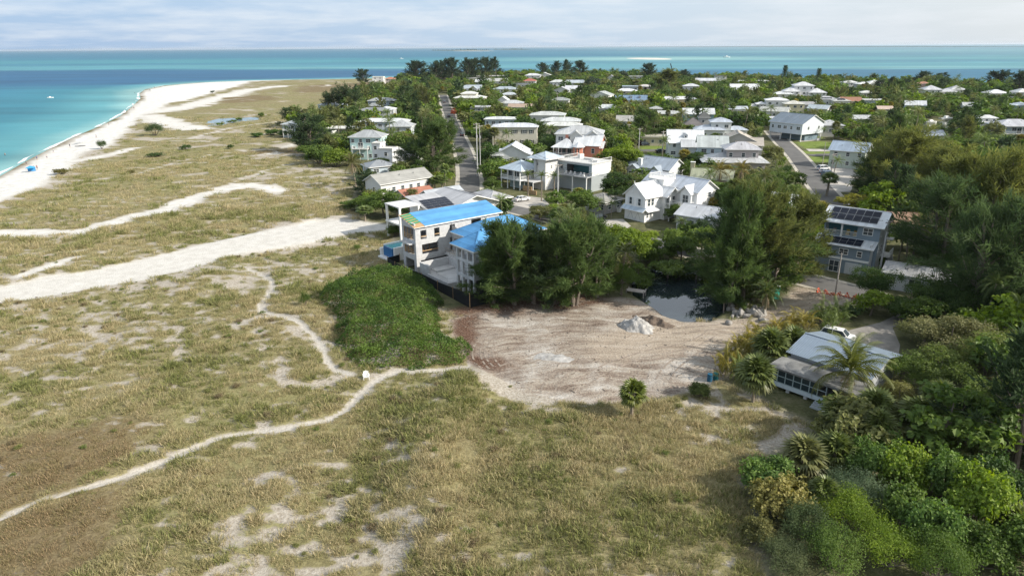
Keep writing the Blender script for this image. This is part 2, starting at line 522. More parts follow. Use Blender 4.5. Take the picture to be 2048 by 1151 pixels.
ZONES = [  # (px, py, radius m, more bare sand)
 (230, 690, 16, .20), (120, 770, 12, .18), (420, 620, 14, .14), (300, 640, 12, .10), (90, 620, 10, .10), (330, 560, 10, .12), (440, 560, 8, .18),
 (700, 960, 7, .22), (620, 1060, 7, .22), (800, 1030, 5, .12), (500, 1000, 6, .24), (520, 1110, 4.5, .26), (760, 1090, 4, .2), (620, 900, 5, .1),
 (1560, 850, 6, .42), (1500, 880, 5, .28), (1400, 805, 6, .2), (1560, 900, 3.5, .3), (1010, 800, 4, .1), (640, 460, 14, .18), (560, 540, 8, .12), (640, 545, 6, .12),
 (460, 250, 40, .12), (180, 430, 30, .06), (60, 520, 14, .10), (480, 330, 30, .08), (400, 350, 30, .04), (380, 210, 60, .2), (1480, 1080, 4, .12), (540, 330, 22, .1),
 (950, 900, 9, -.16), (1150, 950, 10, -.16), (1300, 920, 10, -.18), (1400, 1020, 8, -.18), (80, 900, 12, -.25), (200, 1050, 8, -.3), (300, 470, 20, -.06), (900, 830, 7, -.12),
 (150, 350, 60, -.05), (560, 200, 120, -.22), (640, 190, 120, -.22)]
BROWN = [[(-80, 880), (0, 890), (120, 855), (230, 835), (275, 870), (285, 915), (150, 975), (0, 1022), (-80, 1050)],
   [(-80, 1062), (0, 1040), (130, 1000), (250, 962), (300, 930), (270, 1010), (235, 1060), (180, 1151), (170, 1300), (-80, 1300)],
   [(600, 172), (720, 166), (800, 165), (800, 176), (600, 186)], [(430, 196), (520, 190), (560, 200), (460, 206)], [(600, 294), (660, 300), (560, 310), (500, 306)]]
brown_polys = [line(b) for b in BROWN]
path_lines = [(line(p), w) for p, w in PATHS]
swath_lines = [(line(p), w) for p, w in SWATHS]
zone_pts = [(at(a, b)[0], at(a, b)[1], r, s) for a, b, r, s in ZONES]
duff_line = line([(968, 728), (942, 712), (930, 680), (912, 655), (880, 650), (905, 632), (960, 616), (1040, 612), (1110, 606), (1165, 600)])
haul_line = line([(1230, 690), (1330, 670), (1420, 662), (1500, 655), (1560, 625), (1620, 595)])
lawns = [line(p) for p in [[(1588, 284), (1640, 282), (1700, 290), (1700, 297), (1610, 297)], [(1600, 302), (1680, 300), (1690, 307), (1615, 309)],
         [(1600, 314), (1680, 312), (1690, 324), (1612, 326)], [(1275, 308), (1420, 304), (1420, 316), (1290, 318)],
         [(1280, 292), (1430, 288), (1430, 297), (1280, 300)], [(1560, 272), (1640, 270), (1640, 279), (1575, 280)]]]

def land(X, Y):
 """height and ground cover anywhere on the island"""
 X = np.asarray(X, float); Y = np.asarray(Y, float)
 dc = sdist(X, Y, coast_poly)
 db = sdist(X, Y, beach_poly)
 dt = sdist(X, Y, track_poly)
 dl = sdist(X, Y, lot_poly)
 dtown = sdist(X, Y, land_town)
 dp = sdist(X, Y, pond_poly)
 dg = sdist(X, Y, lagoon_poly)
 dk = sdist(X, Y, canal_poly)
 far = np.hypot(X, Y)
 wob = (fbm(X, Y, 5, 3, 3) - .5)
 wob2 = (fbm(X, Y, 22, 3, 5) - .5)
 patch = np.maximum.reduce([np.full(X.shape, -9.0)] + [-pdist(X, Y, p) + w * .42 + wob * .7 for p, w in path_lines])
 swath = np.full(X.shape, 0.0)
 for p, w in swath_lines:
  d = pdist(X, Y, p)
  swath = np.maximum(swath, sstep(w * 1.9, w * 0.3, d + wob * w * 1.6))
 bare = 0.20 + 0.0 * X
 for zx, zy, zr, zs in zone_pts:
  bare += (zs * (.36 if zs > 0 else 1)) * np.exp(-((X - zx) ** 2 + (Y - zy) ** 2) / (zr * zr))
 bare += 0.42 * sstep(-9, 0, dt + wob2 * 7) * (dt < 0) * 0.55 + 0.3 * sstep(-10, 0, db + wob2 * 14)
 bare = np.clip(bare + swath * 0.3, 0, 1.3)
 clump = 0.62 * fbm(X, Y * 1.3, 1.7, 3, 11) + 0.26 * fbm(X, Y * 1.5, 4.2, 3, 12) + 0.12 * fbm(X, Y, 17, 3, 13)
 clump = np.where(far > 230, .5 * fbm(X, Y * 1.6, 6, 3, 11) + .5 * fbm(X, Y * 1.5, 22, 4, 12), clump)
 lo = 0.425 + np.clip(bare - 0.22, -.2, .30) * 0.42
 grass = sstep(lo - 0.12, lo + 0.10, clump) * (1 - .95 * sstep(.3, .7, swath))
 path = sstep(-0.25, 0.12, patch)
 track = sstep(-0.9, 0.5, dt + wob * 2.2)
 beach = sstep(-3, 3, db + wob2 * 9)
 lot = sstep(-0.8, 0.4, dl + wob * 2.0)
 town = sstep(-1.5, 1.0, dtown + wob * 2.5)
 sandm = np.maximum.reduce([path, track, beach])
 grass = grass * (1 - sandm) * (1 - lot) * (1 - town)
 brown = np.maximum.reduce([sstep(-5, 4, sdist(X, Y, b) + wob2 * 16 + wob * 3) for b in brown_polys]) * (1 - sandm) * (1 - lot)
 grass = np.maximum(grass, brown * sstep(0.3, 0.42, clump))
 lawn = np.maximum.reduce([sstep(-0.5, 0.5, sdist(X, Y, b)) for b in lawns])
 dune = (1 - town) * (1 - lot) * (1 - track) * (1 - beach) * sstep(40, 60, dc)
 z = dune * ((fbm(X, Y, 26, 3, 31) - .5) * 1.8 + (fbm(X, Y, 5, 2, 33) - .5) * 0.5 + grass * 0.10) - path * 0.12
 ridge = pdist(X, Y, line([(930, 770), (870, 850), (840, 960), (880, 1060)]))
 z += dune * 1.1 * np.exp(-(ridge / 4.0) ** 2)
 z += lot * (1 - town) * ((fbm(X, Y, 3, 3, 41) - .5) * 0.22) + lot * (fbm(X, Y, 9, 2, 43) - .5) * 0.35
 zb = SEA_Z + np.clip((dc) * 0.045, -2.5, 1.0)
 k = sstep(26, 10, dc)
 z = z * (1 - k) + zb * k
 z = z - sstep(-2.2, 1.2, dp) * 1.9 - sstep(-3, 2, dg) * 0.7 - sstep(-3, 2, dk) * 1.6
 wet = sstep(5, 1.0, dc + wob2 * 3)
 duff = sstep(4.6, .3, pdist(X, Y, duff_line) + wob * 9) * np.maximum(lot, town)
 packed = sstep(7.5, 3.0, pdist(X, Y, haul_line) + wob * 4) * lot
 return dict(swath=swath, duff=duff, packed=packed, z=z, grass=grass, beach=beach, lot=lot, town=town, brown=brown, lawn=lawn, wet=wet, track=track, path=path, dc=dc, dl=dl, dtown=dtown, db=db, dt=dt, patch=patch, clump=clump)

# ------------------------------------------------------------------ ground material
def ground_mat():
 m = bpy.data.materials.new('dune_ground')
 m.use_nodes = True
 n, l = m.node_tree.nodes, m.node_tree.links
 b = n['Principled BSDF']
 geo = n.new('ShaderNodeNewGeometry')

 def noise(scale, detail=5, rough=.6, vec=None, dist=0.0):
  q = n.new('ShaderNodeTexNoise'); q.inputs['Scale'].default_value = scale; q.inputs['Detail'].default_value = detail
  q.inputs['Roughness'].default_value = rough; q.inputs['Distortion'].default_value = dist
  l.new(vec or geo.outputs['Position'], q.inputs['Vector'])
  return q.outputs['Fac']

 def attr(name):
  q = n.new('ShaderNodeAttribute'); q.attribute_name = name
  return q.outputs['Fac']

 def ramp(fac, stops):
  q = n.new('ShaderNodeValToRGB')
  e = q.color_ramp.elements
  while len(e) < len(stops):
   e.new(0.5)
  for k, (p, c) in enumerate(stops):
   e[k].position = p; e[k].color = (*c, 1)
  l.new(fac, q.inputs[0])
  return q.outputs[0]

 def mixc(fac, a, c):
  q = n.new('ShaderNodeMix'); q.data_type = 'RGBA'
  l.new(fac, q.inputs[0]); l.new(a, q.inputs[6]); l.new(c, q.inputs[7])
  return q.outputs[2]

 def math_(op, a, b_=None, c=None):
  q = n.new('ShaderNodeMath'); q.operation = op
  for k, v in enumerate((a, b_, c)):
   if v is None: continue
   if isinstance(v, (int, float)): q.inputs[k].default_value = v
   else: l.new(v, q.inputs[k])
  return q.outputs[0]

 fine = noise(3.2, 5, .7)
 mid = noise(0.45, 6, .62)
 broad = noise(0.05, 4, .5)
 sand = ramp(mid, [(.30, (.50, .485, .455)), (.52, (.61, .60, .57)), (.75, (.69, .68, .66))])
 dune_sand = ramp(fine, [(.30, (.21, .18, .14)), (.48, (.33, .295, .245)), (.70, (.48, .45, .40))])
 grass = ramp(math_('ADD', math_('MULTIPLY', fine, .6), math_('MULTIPLY', mid, .4)),
     [(.34, (.11, .095, .05)), (.48, (.20, .172, .092)), (.58, (.27, .235, .13)), (.72, (.36, .315, .19))])  # litter tone, darkened to stand in for shadow between tufts
 green = ramp(broad, [(.40, (1, 1, 1)), (.62, (.93, 1.0, .88))])
 gm = n.new('ShaderNodeMix'); gm.data_type = 'RGBA'; gm.blend_type = 'MULTIPLY'; gm.inputs[0].default_value = 1
 l.new(grass, gm.inputs[6]); l.new(green, gm.inputs[7])
 brown = ramp(fine, [(.3, (.09, .068, .038)), (.5, (.17, .132, .073)), (.72, (.26, .215, .12))])
 g2 = mixc(attr('brown'), gm.outputs[2], brown)
 # dirt of the cleared lot: dragged, streaky, pale where the sand shows
 def drag(rot, sc, d, scl):
  mp = n.new('ShaderNodeMapping'); mp.inputs['Rotation'].default_value = (0, 0, R(rot)); mp.inputs['Scale'].default_value = (scl, 1, 1)
  wob = n.new('ShaderNodeTexNoise'); wob.inputs['Scale'].default_value = .07; wob.inputs['Detail'].default_value = 2
  l.new(geo.outputs['Position'], wob.inputs['Vector'])
  vs = n.new('ShaderNodeVectorMath'); vs.operation = 'MULTIPLY_ADD'; vs.inputs[1].default_value = (9, 9, 0)
  l.new(wob.outputs['Color'], vs.inputs[0]); l.new(geo.outputs['Position'], vs.inputs[2])
  l.new(vs.outputs[0], mp.inputs[0])
  return noise(sc, 6, .66, mp.outputs[0], d)
 s1, s2 = drag(-25, .9, .15, .16), drag(32, .6, .2, .25)
 streak = math_('ADD', math_('MULTIPLY', s1, .42), math_('ADD', math_('MULTIPLY', s2, .30), math_('MULTIPLY', fine, .28)))
 streak = math_('ADD', math_('MULTIPLY_ADD', streak, 1.15, -.135), math_('MULTIPLY', mid, .15))
 blot = noise(0.16, 5, .62)
 dirt_a = ramp(streak, [(.38, (.10, .074, .058)), (.47, (.215, .17, .137)), (.55, (.325, .28, .23)), (.66, (.43, .40, .355))])
 dirt_b = ramp(streak, [(.36, (.235, .195, .16)), (.48, (.36, .325, .285)), (.60, (.47, .445, .41)), (.68, (.56, .545, .515))])
 dirt = mixc(ramp(blot, [(.47, (0, 0, 0)), (.64, (1, 1, 1))]), dirt_a, dirt_b)
 tan_ = ramp(streak, [(.36, (.21, .168, .13)), (.52, (.35, .295, .235)), (.68, (.46, .405, .345))])
 dirt = mixc(attr('packed'), dirt, tan_)
 duff = ramp(fine, [(.3, (.05, .026, .018)), (.5, (.115, .066, .046)), (.68, (.23, .165, .125))])
 town = ramp(math_('ADD', math_('MULTIPLY', mid, .6), math_('MULTIPLY', fine, .4)), [(.35, (.05, .052, .026)), (.5, (.105, .11, .052)), (.62, (.18, .165, .10)), (.74, (.30, .27, .20))])
 lawn = ramp(mid, [(.3, (.10, .15, .03)), (.7, (.19, .235, .06))])
 # grass against sand: the surveyed cover sharpened by fine noise
 gf = math_('SMOOTH_MIN', 1.0, math_('MULTIPLY', math_('SUBTRACT', math_('ADD', attr('grass'), math_('MULTIPLY', math_('SUBTRACT', fine, .5), 1.9)), .30), 2.2), 0.05)
 gfm = n.new('ShaderNodeClamp'); l.new(gf, gfm.inputs[0])
 base = mixc(attr('open'), dune_sand, sand)
 c = mixc(gfm.outputs[0], base, g2)
 c = mixc(attr('town'), c, town)
 c = mixc(attr('lot'), c, dirt)
 c = mixc(attr('lawn'), c, lawn)
 c = mixc(attr('duff'), c, duff)
 wm = n.new('ShaderNodeMix'); wm.data_type = 'RGBA'; wm.blend_type = 'MULTIPLY'
 l.new(attr('wet'), wm.inputs[0]); l.new(c, wm.inputs[6]); wm.inputs[7].default_value = (.66, .63, .58, 1)
 l.new(wm.outputs[2], b.inputs['Base Color'])
 b.inputs['Roughness'].default_value = 0.95
 b.inputs['Specular IOR Level'].default_value = 0.1
 bp = n.new('ShaderNodeBump'); bp.inputs['Strength'].default_value = 0.9; bp.inputs['Distance'].default_value = 0.22
 hgt = math_('ADD', math_('MULTIPLY', fine, .6), math_('ADD', math_('MULTIPLY', mid, .5), math_('MULTIPLY', streak, math_('MULTIPLY', attr('lot'), 1.2))))
 l.new(hgt, bp.inputs['Height']); l.new(bp.outputs[0], b.inputs['Normal'])
 return m

M_GROUND = ground_mat()

def polar_grid(r0, r1, ratio, a0, a1, da):
 nr = int(math.log(r1 / r0) / math.log(ratio)) + 1
 na = int((a1 - a0) / da) + 1
 r = r0 * ratio ** np.arange(nr)
 a = np.radians(np.linspace(a0, a1, na))
 RR, AA = np.meshgrid(r, a, indexing='ij')
 X, Y = (RR * np.sin(AA)).ravel(), (RR * np.cos(AA)).ravel()
 i = np.arange(nr * na).reshape(nr, na)
 Q = np.stack([i[:-1, :-1], i[:-1, 1:], i[1:, 1:], i[1:, :-1]], -1).reshape(-1, 4)[:, ::-1]
 return X, Y, Q

gx, gy, gq = polar_grid(16, 1700, 1.0072, -62, 62, 0.4)
G = land(gx, gy)
GV = np.stack([gx, gy, G['z']], 1)
g_open = np.maximum.reduce([G['beach'], G['track'] * .72, G['path'] * .35, G['swath'] * .85 * sstep(95, 150, np.hypot(gx, gy))])
fc = GV[gq].mean(1)
in_beach = inpoly(fc[:, 0], fc[:, 1], beach_poly)
in_track = inpoly(fc[:, 0], fc[:, 1], list(map(tuple, track_poly)))
in_lot = inpoly(fc[:, 0], fc[:, 1], list(map(tuple, lot_poly))) & ~inpoly(fc[:, 0], fc[:, 1], list(map(tuple, pond_poly)))
in_path = (np.maximum.reduce([-pdist(fc[:, 0], fc[:, 1], p) + w / 2 for p, w in path_lines]) > 0)
region = np.zeros(len(gq), int)
region[in_path] = 4; region[in_beach] = 1; region[in_track] = 2; region[in_lot] = 3
deep = fc[:, 2] < SEA_Z - 1.5
for rid, nm in enumerate(['ground', 'beach', 'sand_track', 'dirt_lot', 'footpath']):
 sel = gq[(region == rid) & ~deep]
 used, inv = np.unique(sel, return_inverse=True)
 me = np_mesh(nm, GV[used], inv.reshape(-1, 4), [M_GROUND],
     {k: ('POINT', v[used]) for k, v in dict(grass=G['grass'], open=g_open, brown=G['brown'], town=G['town'], lot=G['lot'], lawn=G['lawn'], wet=G['wet'], duff=G['duff'], packed=G['packed']).items()}, smooth=True)
 tag(link(nm, me), kind='structure')

def ground_z(x, y):
 return float(land(np.array([x]), np.array([y]))['z'][0])

# ------------------------------------------------------------------ the sea: bottom colour by depth and sand bars, haze painted in far right, wind-rippled surface
def sea():
 X, Y, Q = polar_grid(40, 55000, 1.022, -66, 66, 0.6)
 D = np.hypot(X, Y)
 dc = -sdist(X, Y, coast_poly)
 wob = fbm(X, Y, 260, 4, 51) - .5
 wl_ = fbm(X * 0.35, Y * 1.4, 420, 4, 52) - .5
 pale, aqua, teal, blue, deep, grey = [np.array(c) for c in ((.25, .43, .41), (.085, .275, .305), (.028, .175, .23), (.017, .122, .205), (.014, .092, .185), (.08, .17, .22))]
 col = np.ones((len(X), 3)) * teal

 def mixin(c, w):
  nonlocal col
  col = col * (1 - w[:, None]) + c * w[:, None]
 near = dc + wob * 60
 mixin(blue, sstep(40, 230, near) * 0.9)
 yy = Y + wl_ * 620 + (fbm(X, Y, 900, 4, 57) - .5) * 700 * sstep(1200, 2600, Y) + X * 0.12
 west = sstep(500, -100, X)
 mixin(deep, sstep(640, 960, yy) * sstep(1620, 1220, yy) * (0.35 + .65 * west))
 mixin(blue, sstep(640, 960, yy) * sstep(1620, 1220, yy) * (1 - west) * 0.9)
 mixin(aqua, sstep(1330, 1560, yy) * sstep(2000, 1560, yy) * 0.75)
 mixin(pale, np.exp(-((yy - 1600) / 110) ** 2) * sstep(.0, .2, wl_ + .02) * 0.5)
 mixin(teal, sstep(1650, 2300, yy))
 mixin(aqua, np.exp(-((yy - 2350) / 260) ** 2) * (0.3 + 0.5 * sstep(-400, 900, X)))
 mixin(blue, sstep(2700, 3600, yy) * 0.85)
 mixin(aqua, np.exp(-((yy - 5200) / 900) ** 2) * sstep(-500, 2500, X) * 0.7)
 mixin(blue, sstep(6000, 14000, Y) * 0.5)
 mixin(np.array((.13, .27, .31)), sstep(-300, 3200, X) * sstep(900, 2600, Y) * .6)  # paler towards far right: air haze painted into the water colour
 mixin(aqua, sstep(75, 20, near) * 0.85)
 mixin(pale, sstep(22, 2, near) * 0.75)
 bx, by = at(1297, 117, SEA_Z)[:2]
 mixin(pale, np.exp(-(((X - bx) / 420) ** 2 + ((Y - by) / 380) ** 2)) * 0.8)
 me = np_mesh('sea', np.stack([X, Y, np.full(len(X), SEA_Z)], 1), Q, [], smooth=True)
 a = me.color_attributes.new('bottom', 'FLOAT_COLOR', 'POINT')  # bottom colour with the painted haze mixed in
 a.data.foreach_set('color', np.concatenate([col, np.ones((len(X), 1))], 1).astype('f').ravel())
 m = bpy.data.materials.new('sea_water')
 m.use_nodes = True
 n, l = m.node_tree.nodes, m.node_tree.links
 b = n['Principled BSDF']
 va = n.new('ShaderNodeVertexColor'); va.layer_name = 'bottom'
 geo = n.new('ShaderNodeNewGeometry')
 mp = n.new('ShaderNodeMapping'); mp.inputs['Scale'].default_value = (.004, .016, 1); mp.inputs['Rotation'].default_value = (0, 0, R(6))
 l.new(geo.outputs['Position'], mp.inputs[0])
 no = n.new('ShaderNodeTexNoise'); no.inputs['Scale'].default_value = 1.0; no.inputs['Detail'].default_value = 7; no.inputs['Roughness'].default_value = .6
 l.new(mp.outputs[0], no.inputs['Vector'])
 mr = n.new('ShaderNodeMapRange'); mr.inputs['From Min'].default_value = .3; mr.inputs['From Max'].default_value = .7; mr.inputs['To Min'].default_value = .74; mr.inputs['To Max'].default_value = 1.22
 l.new(no.outputs['Fac'], mr.inputs['Value'])
 sc = n.new('ShaderNodeVectorMath'); sc.operation = 'SCALE'
 l.new(va.outputs[0], sc.inputs[0]); l.new(mr.outputs[0], sc.inputs['Scale']); l.new(sc.outputs[0], b.inputs['Base Color'])
 b.inputs['Roughness'].default_value = .45
 b.inputs['Specular IOR Level'].default_value = .09
 wv = n.new('ShaderNodeTexNoise'); wv.inputs['Scale'].default_value = .28; wv.inputs['Detail'].default_value = 5
 mp2 = n.new('ShaderNodeMapping'); mp2.inputs['Scale'].default_value = (.6, 1.3, 1); mp2.inputs['Rotation'].default_value = (0, 0, R(25))
 l.new(geo.outputs['Position'], mp2.inputs[0]); l.new(mp2.outputs[0], wv.inputs['Vector'])
 bp = n.new('ShaderNodeBump'); bp.inputs['Strength'].default_value = .55; bp.inputs['Distance'].default_value = .5
 l.new(wv.outputs['Fac'], bp.inputs['Height']); l.new(bp.outputs[0], b.inputs['Normal'])
 me.materials.append(m)
 tag(link('sea', me), kind='structure')

sea()

def still_water(name, poly, z, col, rough=.04, spec=.5):
 m = bpy.data.materials.new(name)
 m.use_nodes = True
 n, l = m.node_tree.nodes, m.node_tree.links
 b = n['Principled BSDF']
 no = n.new('ShaderNodeTexNoise'); no.inputs['Scale'].default_value = .25; no.inputs['Detail'].default_value = 3
 geo = n.new('ShaderNodeNewGeometry'); l.new(geo.outputs['Position'], no.inputs['Vector'])
 r = n.new('ShaderNodeValToRGB')
 r.color_ramp.elements[0].color = (*[c * .7 for c in col], 1); r.color_ramp.elements[1].color = (*[c * 1.3 for c in col], 1)
 l.new(no.outputs['Fac'], r.inputs[0]); l.new(r.outputs[0], b.inputs['Base Color'])
 b.inputs['Roughness'].default_value = rough
 b.inputs['Specular IOR Level'].default_value = spec
 b.inputs['IOR'].default_value = 1.6
 bp = n.new('ShaderNodeBump'); bp.inputs['Strength'].default_value = .05; bp.inputs['Distance'].default_value = .05
 n2 = n.new('ShaderNodeTexNoise'); n2.inputs['Scale'].default_value = 1.2
 l.new(geo.outputs['Position'], n2.inputs['Vector']); l.new(n2.outputs['Fac'], bp.inputs['Height']); l.new(bp.outputs[0], b.inputs['Normal'])
 c = np.mean(np.array(poly), 0)
 b_ = MB()
 b_.face([(*(c + (np.array(p) - c) * 1.12), z) for p in poly], m)
 o = b_.build(name)
 if sum(poly[i][0] * poly[(i + 1) % len(poly)][1] - poly[(i + 1) % len(poly)][0] * poly[i][1] for i in range(len(poly))) < 0:
  o.data.flip_normals()
 tag(o, kind='structure')

def foam():
 g = np.random.default_rng(9); m = mat('sea_foam', .9, (.72, .74, .74), var=.2, nscale=.5)
 P = line(COAST[1:17], SEA_Z); b = MB(); Q = []
 for a, c in zip(P[:-1], P[1:]):
  n = max(2, int(np.hypot(*(c - a)) / 3))
  Q += [a + (c - a) * k / n for k in range(n)]
 Q = np.array(Q)
 for _ in range(4): Q[1:-1] = (Q[:-2] + 2 * Q[1:-1] + Q[2:]) / 4
 d = np.gradient(Q, axis=0); d /= np.linalg.norm(d, axis=1, keepdims=True); N = np.stack([d[:, 1], -d[:, 0]], 1)
 for off, w in ((-.2, .9), (-4.2, .5), (-8.5, .35)):
  w_ = w * np.clip(fbm(Q[:, 0], Q[:, 1], 14, 3, 77 + int(off)) * 3 - 1.0, 0, 1.6); o_ = off + fbm(Q[:, 0], Q[:, 1], 25, 3, 78) * 3
  A, B = Q - N * (o_ - w_)[:, None], Q - N * (o_ + w_)[:, None]
  for k in range(len(Q) - 1):
   if w_[k] + w_[k + 1] > .05:
    b.face([(*A[k], SEA_Z + .04), (*A[k + 1], SEA_Z + .04), (*B[k + 1], SEA_Z + .04), (*B[k], SEA_Z + .04)], m)
 tag(b.build('surf_foam'), kind='structure')

foam()
still_water('pond_water', pond_poly, -0.75, (.02, .03, .034), .02, 1.0)
still_water('lagoon_water', lagoon_poly, -0.34, (.13, .20, .23), .15)
still_water('canal_water', canal_poly, -0.7, (.05, .065, .04), .1)

# ------------------------------------------------------------------ roads and drives: sheets just above the flat ground of the town
def strip(name, pts, w, z, m, px=True):
 P = [Vector((*q, 0)) for q in (line(pts) if px else pts)]
 # resample and smooth
 Q = []
 for a, b in zip(P[:-1], P[1:]):
  for k in range(8):
   Q.append(a.lerp(b, k / 8))
 Q.append(P[-1])
 for _ in range(6):
  Q = [Q[0]] + [(Q[k - 1] + Q[k] * 2 + Q[k + 1]) / 4 for k in range(1, len(Q) - 1)] + [Q[-1]]
 b = MB()
 ed = []
 for k, q in enumerate(Q):
  d = (Q[min(k + 1, len(Q) - 1)] - Q[max(k - 1, 0)]).normalized()
  nrm = Vector((-d.y, d.x, 0))
  ed.append((q + nrm * w / 2, q - nrm * w / 2))
 for (a0, a1), (b0, b1) in zip(ed[:-1], ed[1:]):
  b.face([(a0.x, a0.y, z), (a1.x, a1.y, z), (b1.x, b1.y, z), (b0.x, b0.y, z)], m)
 return tag(b.build(name), kind='structure'), Q

def sheet(name, pts, z, m):
 P = line(pts)
 b = MB(); b.face([(p[0], p[1], z) for p in P], m)
 o = b.build(name)
 if sum(P[i][0] * P[(i + 1) % len(P)][1] - P[(i + 1) % len(P)][0] * P[i][1] for i in range(len(P))) < 0:
  o.data.flip_normals()
 return tag(o, kind='structure')

M_SHOULDER = mat('sandy_shoulder', 0.95, (0.44, 0.41, 0.35), var=0.3, nscale=.5, bump=.2)
ROADS = []
road_a_pts = [(886, 190), (893, 215), (903, 240), (914, 270), (927, 300), (936, 330), (940, 360), (937, 395), (925, 430)]
road_b_pts = [(930, 405), (1000, 412), (1070, 428), (1130, 444), (1210, 464), (1330, 492), (1480, 528), (1620, 560), (1700, 582), (1752, 598)]
road_c_pts = [(1545, 262), (1560, 279), (1592, 310), (1617, 342), (1642, 375), (1672, 410), (1700, 440)]
road_d_pts = [(1620, 311), (1660, 309), (1760, 309), (1900, 306)]
road_e_pts = [(1180, 300), (1280, 301), (1420, 300), (1560, 296)]
for nm, pts, w, z in (('road_shoulder', road_a_pts, 9.0, .03), ('road_shoulder', road_b_pts, 8.5, .035), ('road_shoulder', road_c_pts, 8.5, .03)):
 strip(nm, pts, w, z, M_SHOULDER)
for nm, pts, w, z in (('road', road_a_pts, 6.2, .06), ('road', road_b_pts, 6.4, .064), ('road', road_c_pts, 6.2, .06), ('side_road', road_d_pts, 5.0, .068), ('side_road', road_e_pts, 5.5, .06)):
 o, Q = strip(nm, pts, w, z, M_ASPH)
 ROADS.append((np.array([q[:2] for q in Q]), w))
sheet('driveway', DRIVE, .05, mat('worn_concrete', .95, (.25, .235, .215), var=.35, nscale=.6, bump=.2, bscale=6))
sheet('driveway', [(1612, 334), (1650, 330), (1700, 332), (1720, 352), (1700, 384), (1650, 384), (1632, 366)], .05, M_DRIVE)
sheet('driveway', [(1018, 400), (1050, 392), (1085, 396), (1100, 410), (1080, 424), (1045, 418)], .05, M_DRIVE)
sheet('driveway', [(1590, 274), (1640, 276), (1640, 281), (1600, 284)], .05, M_DRIVE)
sheet('driveway', [(1612, 298), (1690, 299), (1690, 303), (1618, 303)], .05, M_DRIVE)
sheet('driveway', [(1186, 440), (1246, 438), (1262, 452), (1235, 468), (1190, 456)], .05, M_DRIVE)
sheet('driveway', [(1890, 900), (1945, 930), (1960, 960), (1935, 955), (1885, 915)], .05, M_DRIVE)

# ------------------------------------------------------------------ building kit
WHITE = (.74, .74, .72); CREAM = (.70, .64, .50); RWHITE = (.66, .68, .70); RGREY = (.40, .42, .44); RBLUE = (.47, .55, .62); RDARK = (.12, .125, .13)
RTILE = (.46, .20, .13); RTAN = (.42, .36, .29); GREYB = (.30, .36, .40); TEALW = (.45, .62, .62); BLUEW = (.50, .60, .66); YEL = (.72, .62, .36)
BOXES = []          # (x0, x1, y top, y keep-clear bottom, distance) of every house in the photograph, used when planting
FOOT = []           # footprints: centre, half diagonal
SHORT = []          # (point, short description) for telling neighbours apart
_win = {}

def window_mesh(w, h, style, pane=True):
 key = (round(w, 2), round(h, 2), style, pane)
 if key in _win:
  return _win[key]
 b = MB(); g = MB()
 t = 0.09 if style != 'far' else 0.11
 fm = {'dark': M_STEEL, 'wood': M_WOOD}.get(style, M_TRIM)
 y0, y1 = -0.07, 0.0
 b.box(-w / 2, w / 2, y0, y1, h / 2 - t, h / 2, fm); b.box(-w / 2, w / 2, y0 - .02, y1, -h / 2, -h / 2 + t, fm)
 b.box(-w / 2, -w / 2 + t, y0 + .002, y1, -h / 2 + t, h / 2 - t, fm); b.box(w / 2 - t, w / 2, y0 + .002, y1, -h / 2 + t, h / 2 - t, fm)
 n = max(1, round(w / 0.9)) if style != 'far' else (2 if w > 1.5 else 1)
 for k in range(1, n):
  x = -w / 2 + w * k / n
  b.box(x - .03, x + .03, y0 + .006, y1, -h / 2 + t, h / 2 - t, fm)
 if style not in ('far', 'dark'):
  b.box(-w / 2 + t, w / 2 - t, y0 + .012, y1, -.025, .025, fm)
 tgt = g if pane else b
 tgt.face([(-w / 2 + t, -.025, -h / 2 + t), (w / 2 - t, -.025, -h / 2 + t), (w / 2 - t, -.025, h / 2 - t), (-w / 2 + t, -.025, h / 2 - t)], M_GLASS)
 _win[key] = (b.mesh('window'), g.mesh('pane') if pane else None)
 return _win[key]

FACE_RZ = dict(f=0.0, r=math.pi / 2, k=math.pi, l=-math.pi / 2)

def put_window(parent, x, y, z, face, w=1.1, h=1.4, style='std', pane=True, name='window', shutter=None):
 me, pm = window_mesh(w, h, style, pane)
 o = link(name, me, parent, (x, y, z), FACE_RZ[face])
 if pm:
  link('pane', pm, o)
 if shutter:
  for s in (-1, 1):
   key = ('shut', round(h, 2))
   if key not in _win:
    b = MB(); b.box(-.2, .2, -.05, 0, -h / 2, h / 2, M_TINT)
    for k in range(5):
     zz = -h / 2 + h * (k + .5) / 5
     b.box(-.15, .15, -.065, -.05, zz - h * .07, zz + h * .03, M_TINT)
    _win[key] = b.mesh('shutter')
   link('shutter', _win[key], o, (s * (w / 2 + .24), 0, 0), color=shutter)
 return o

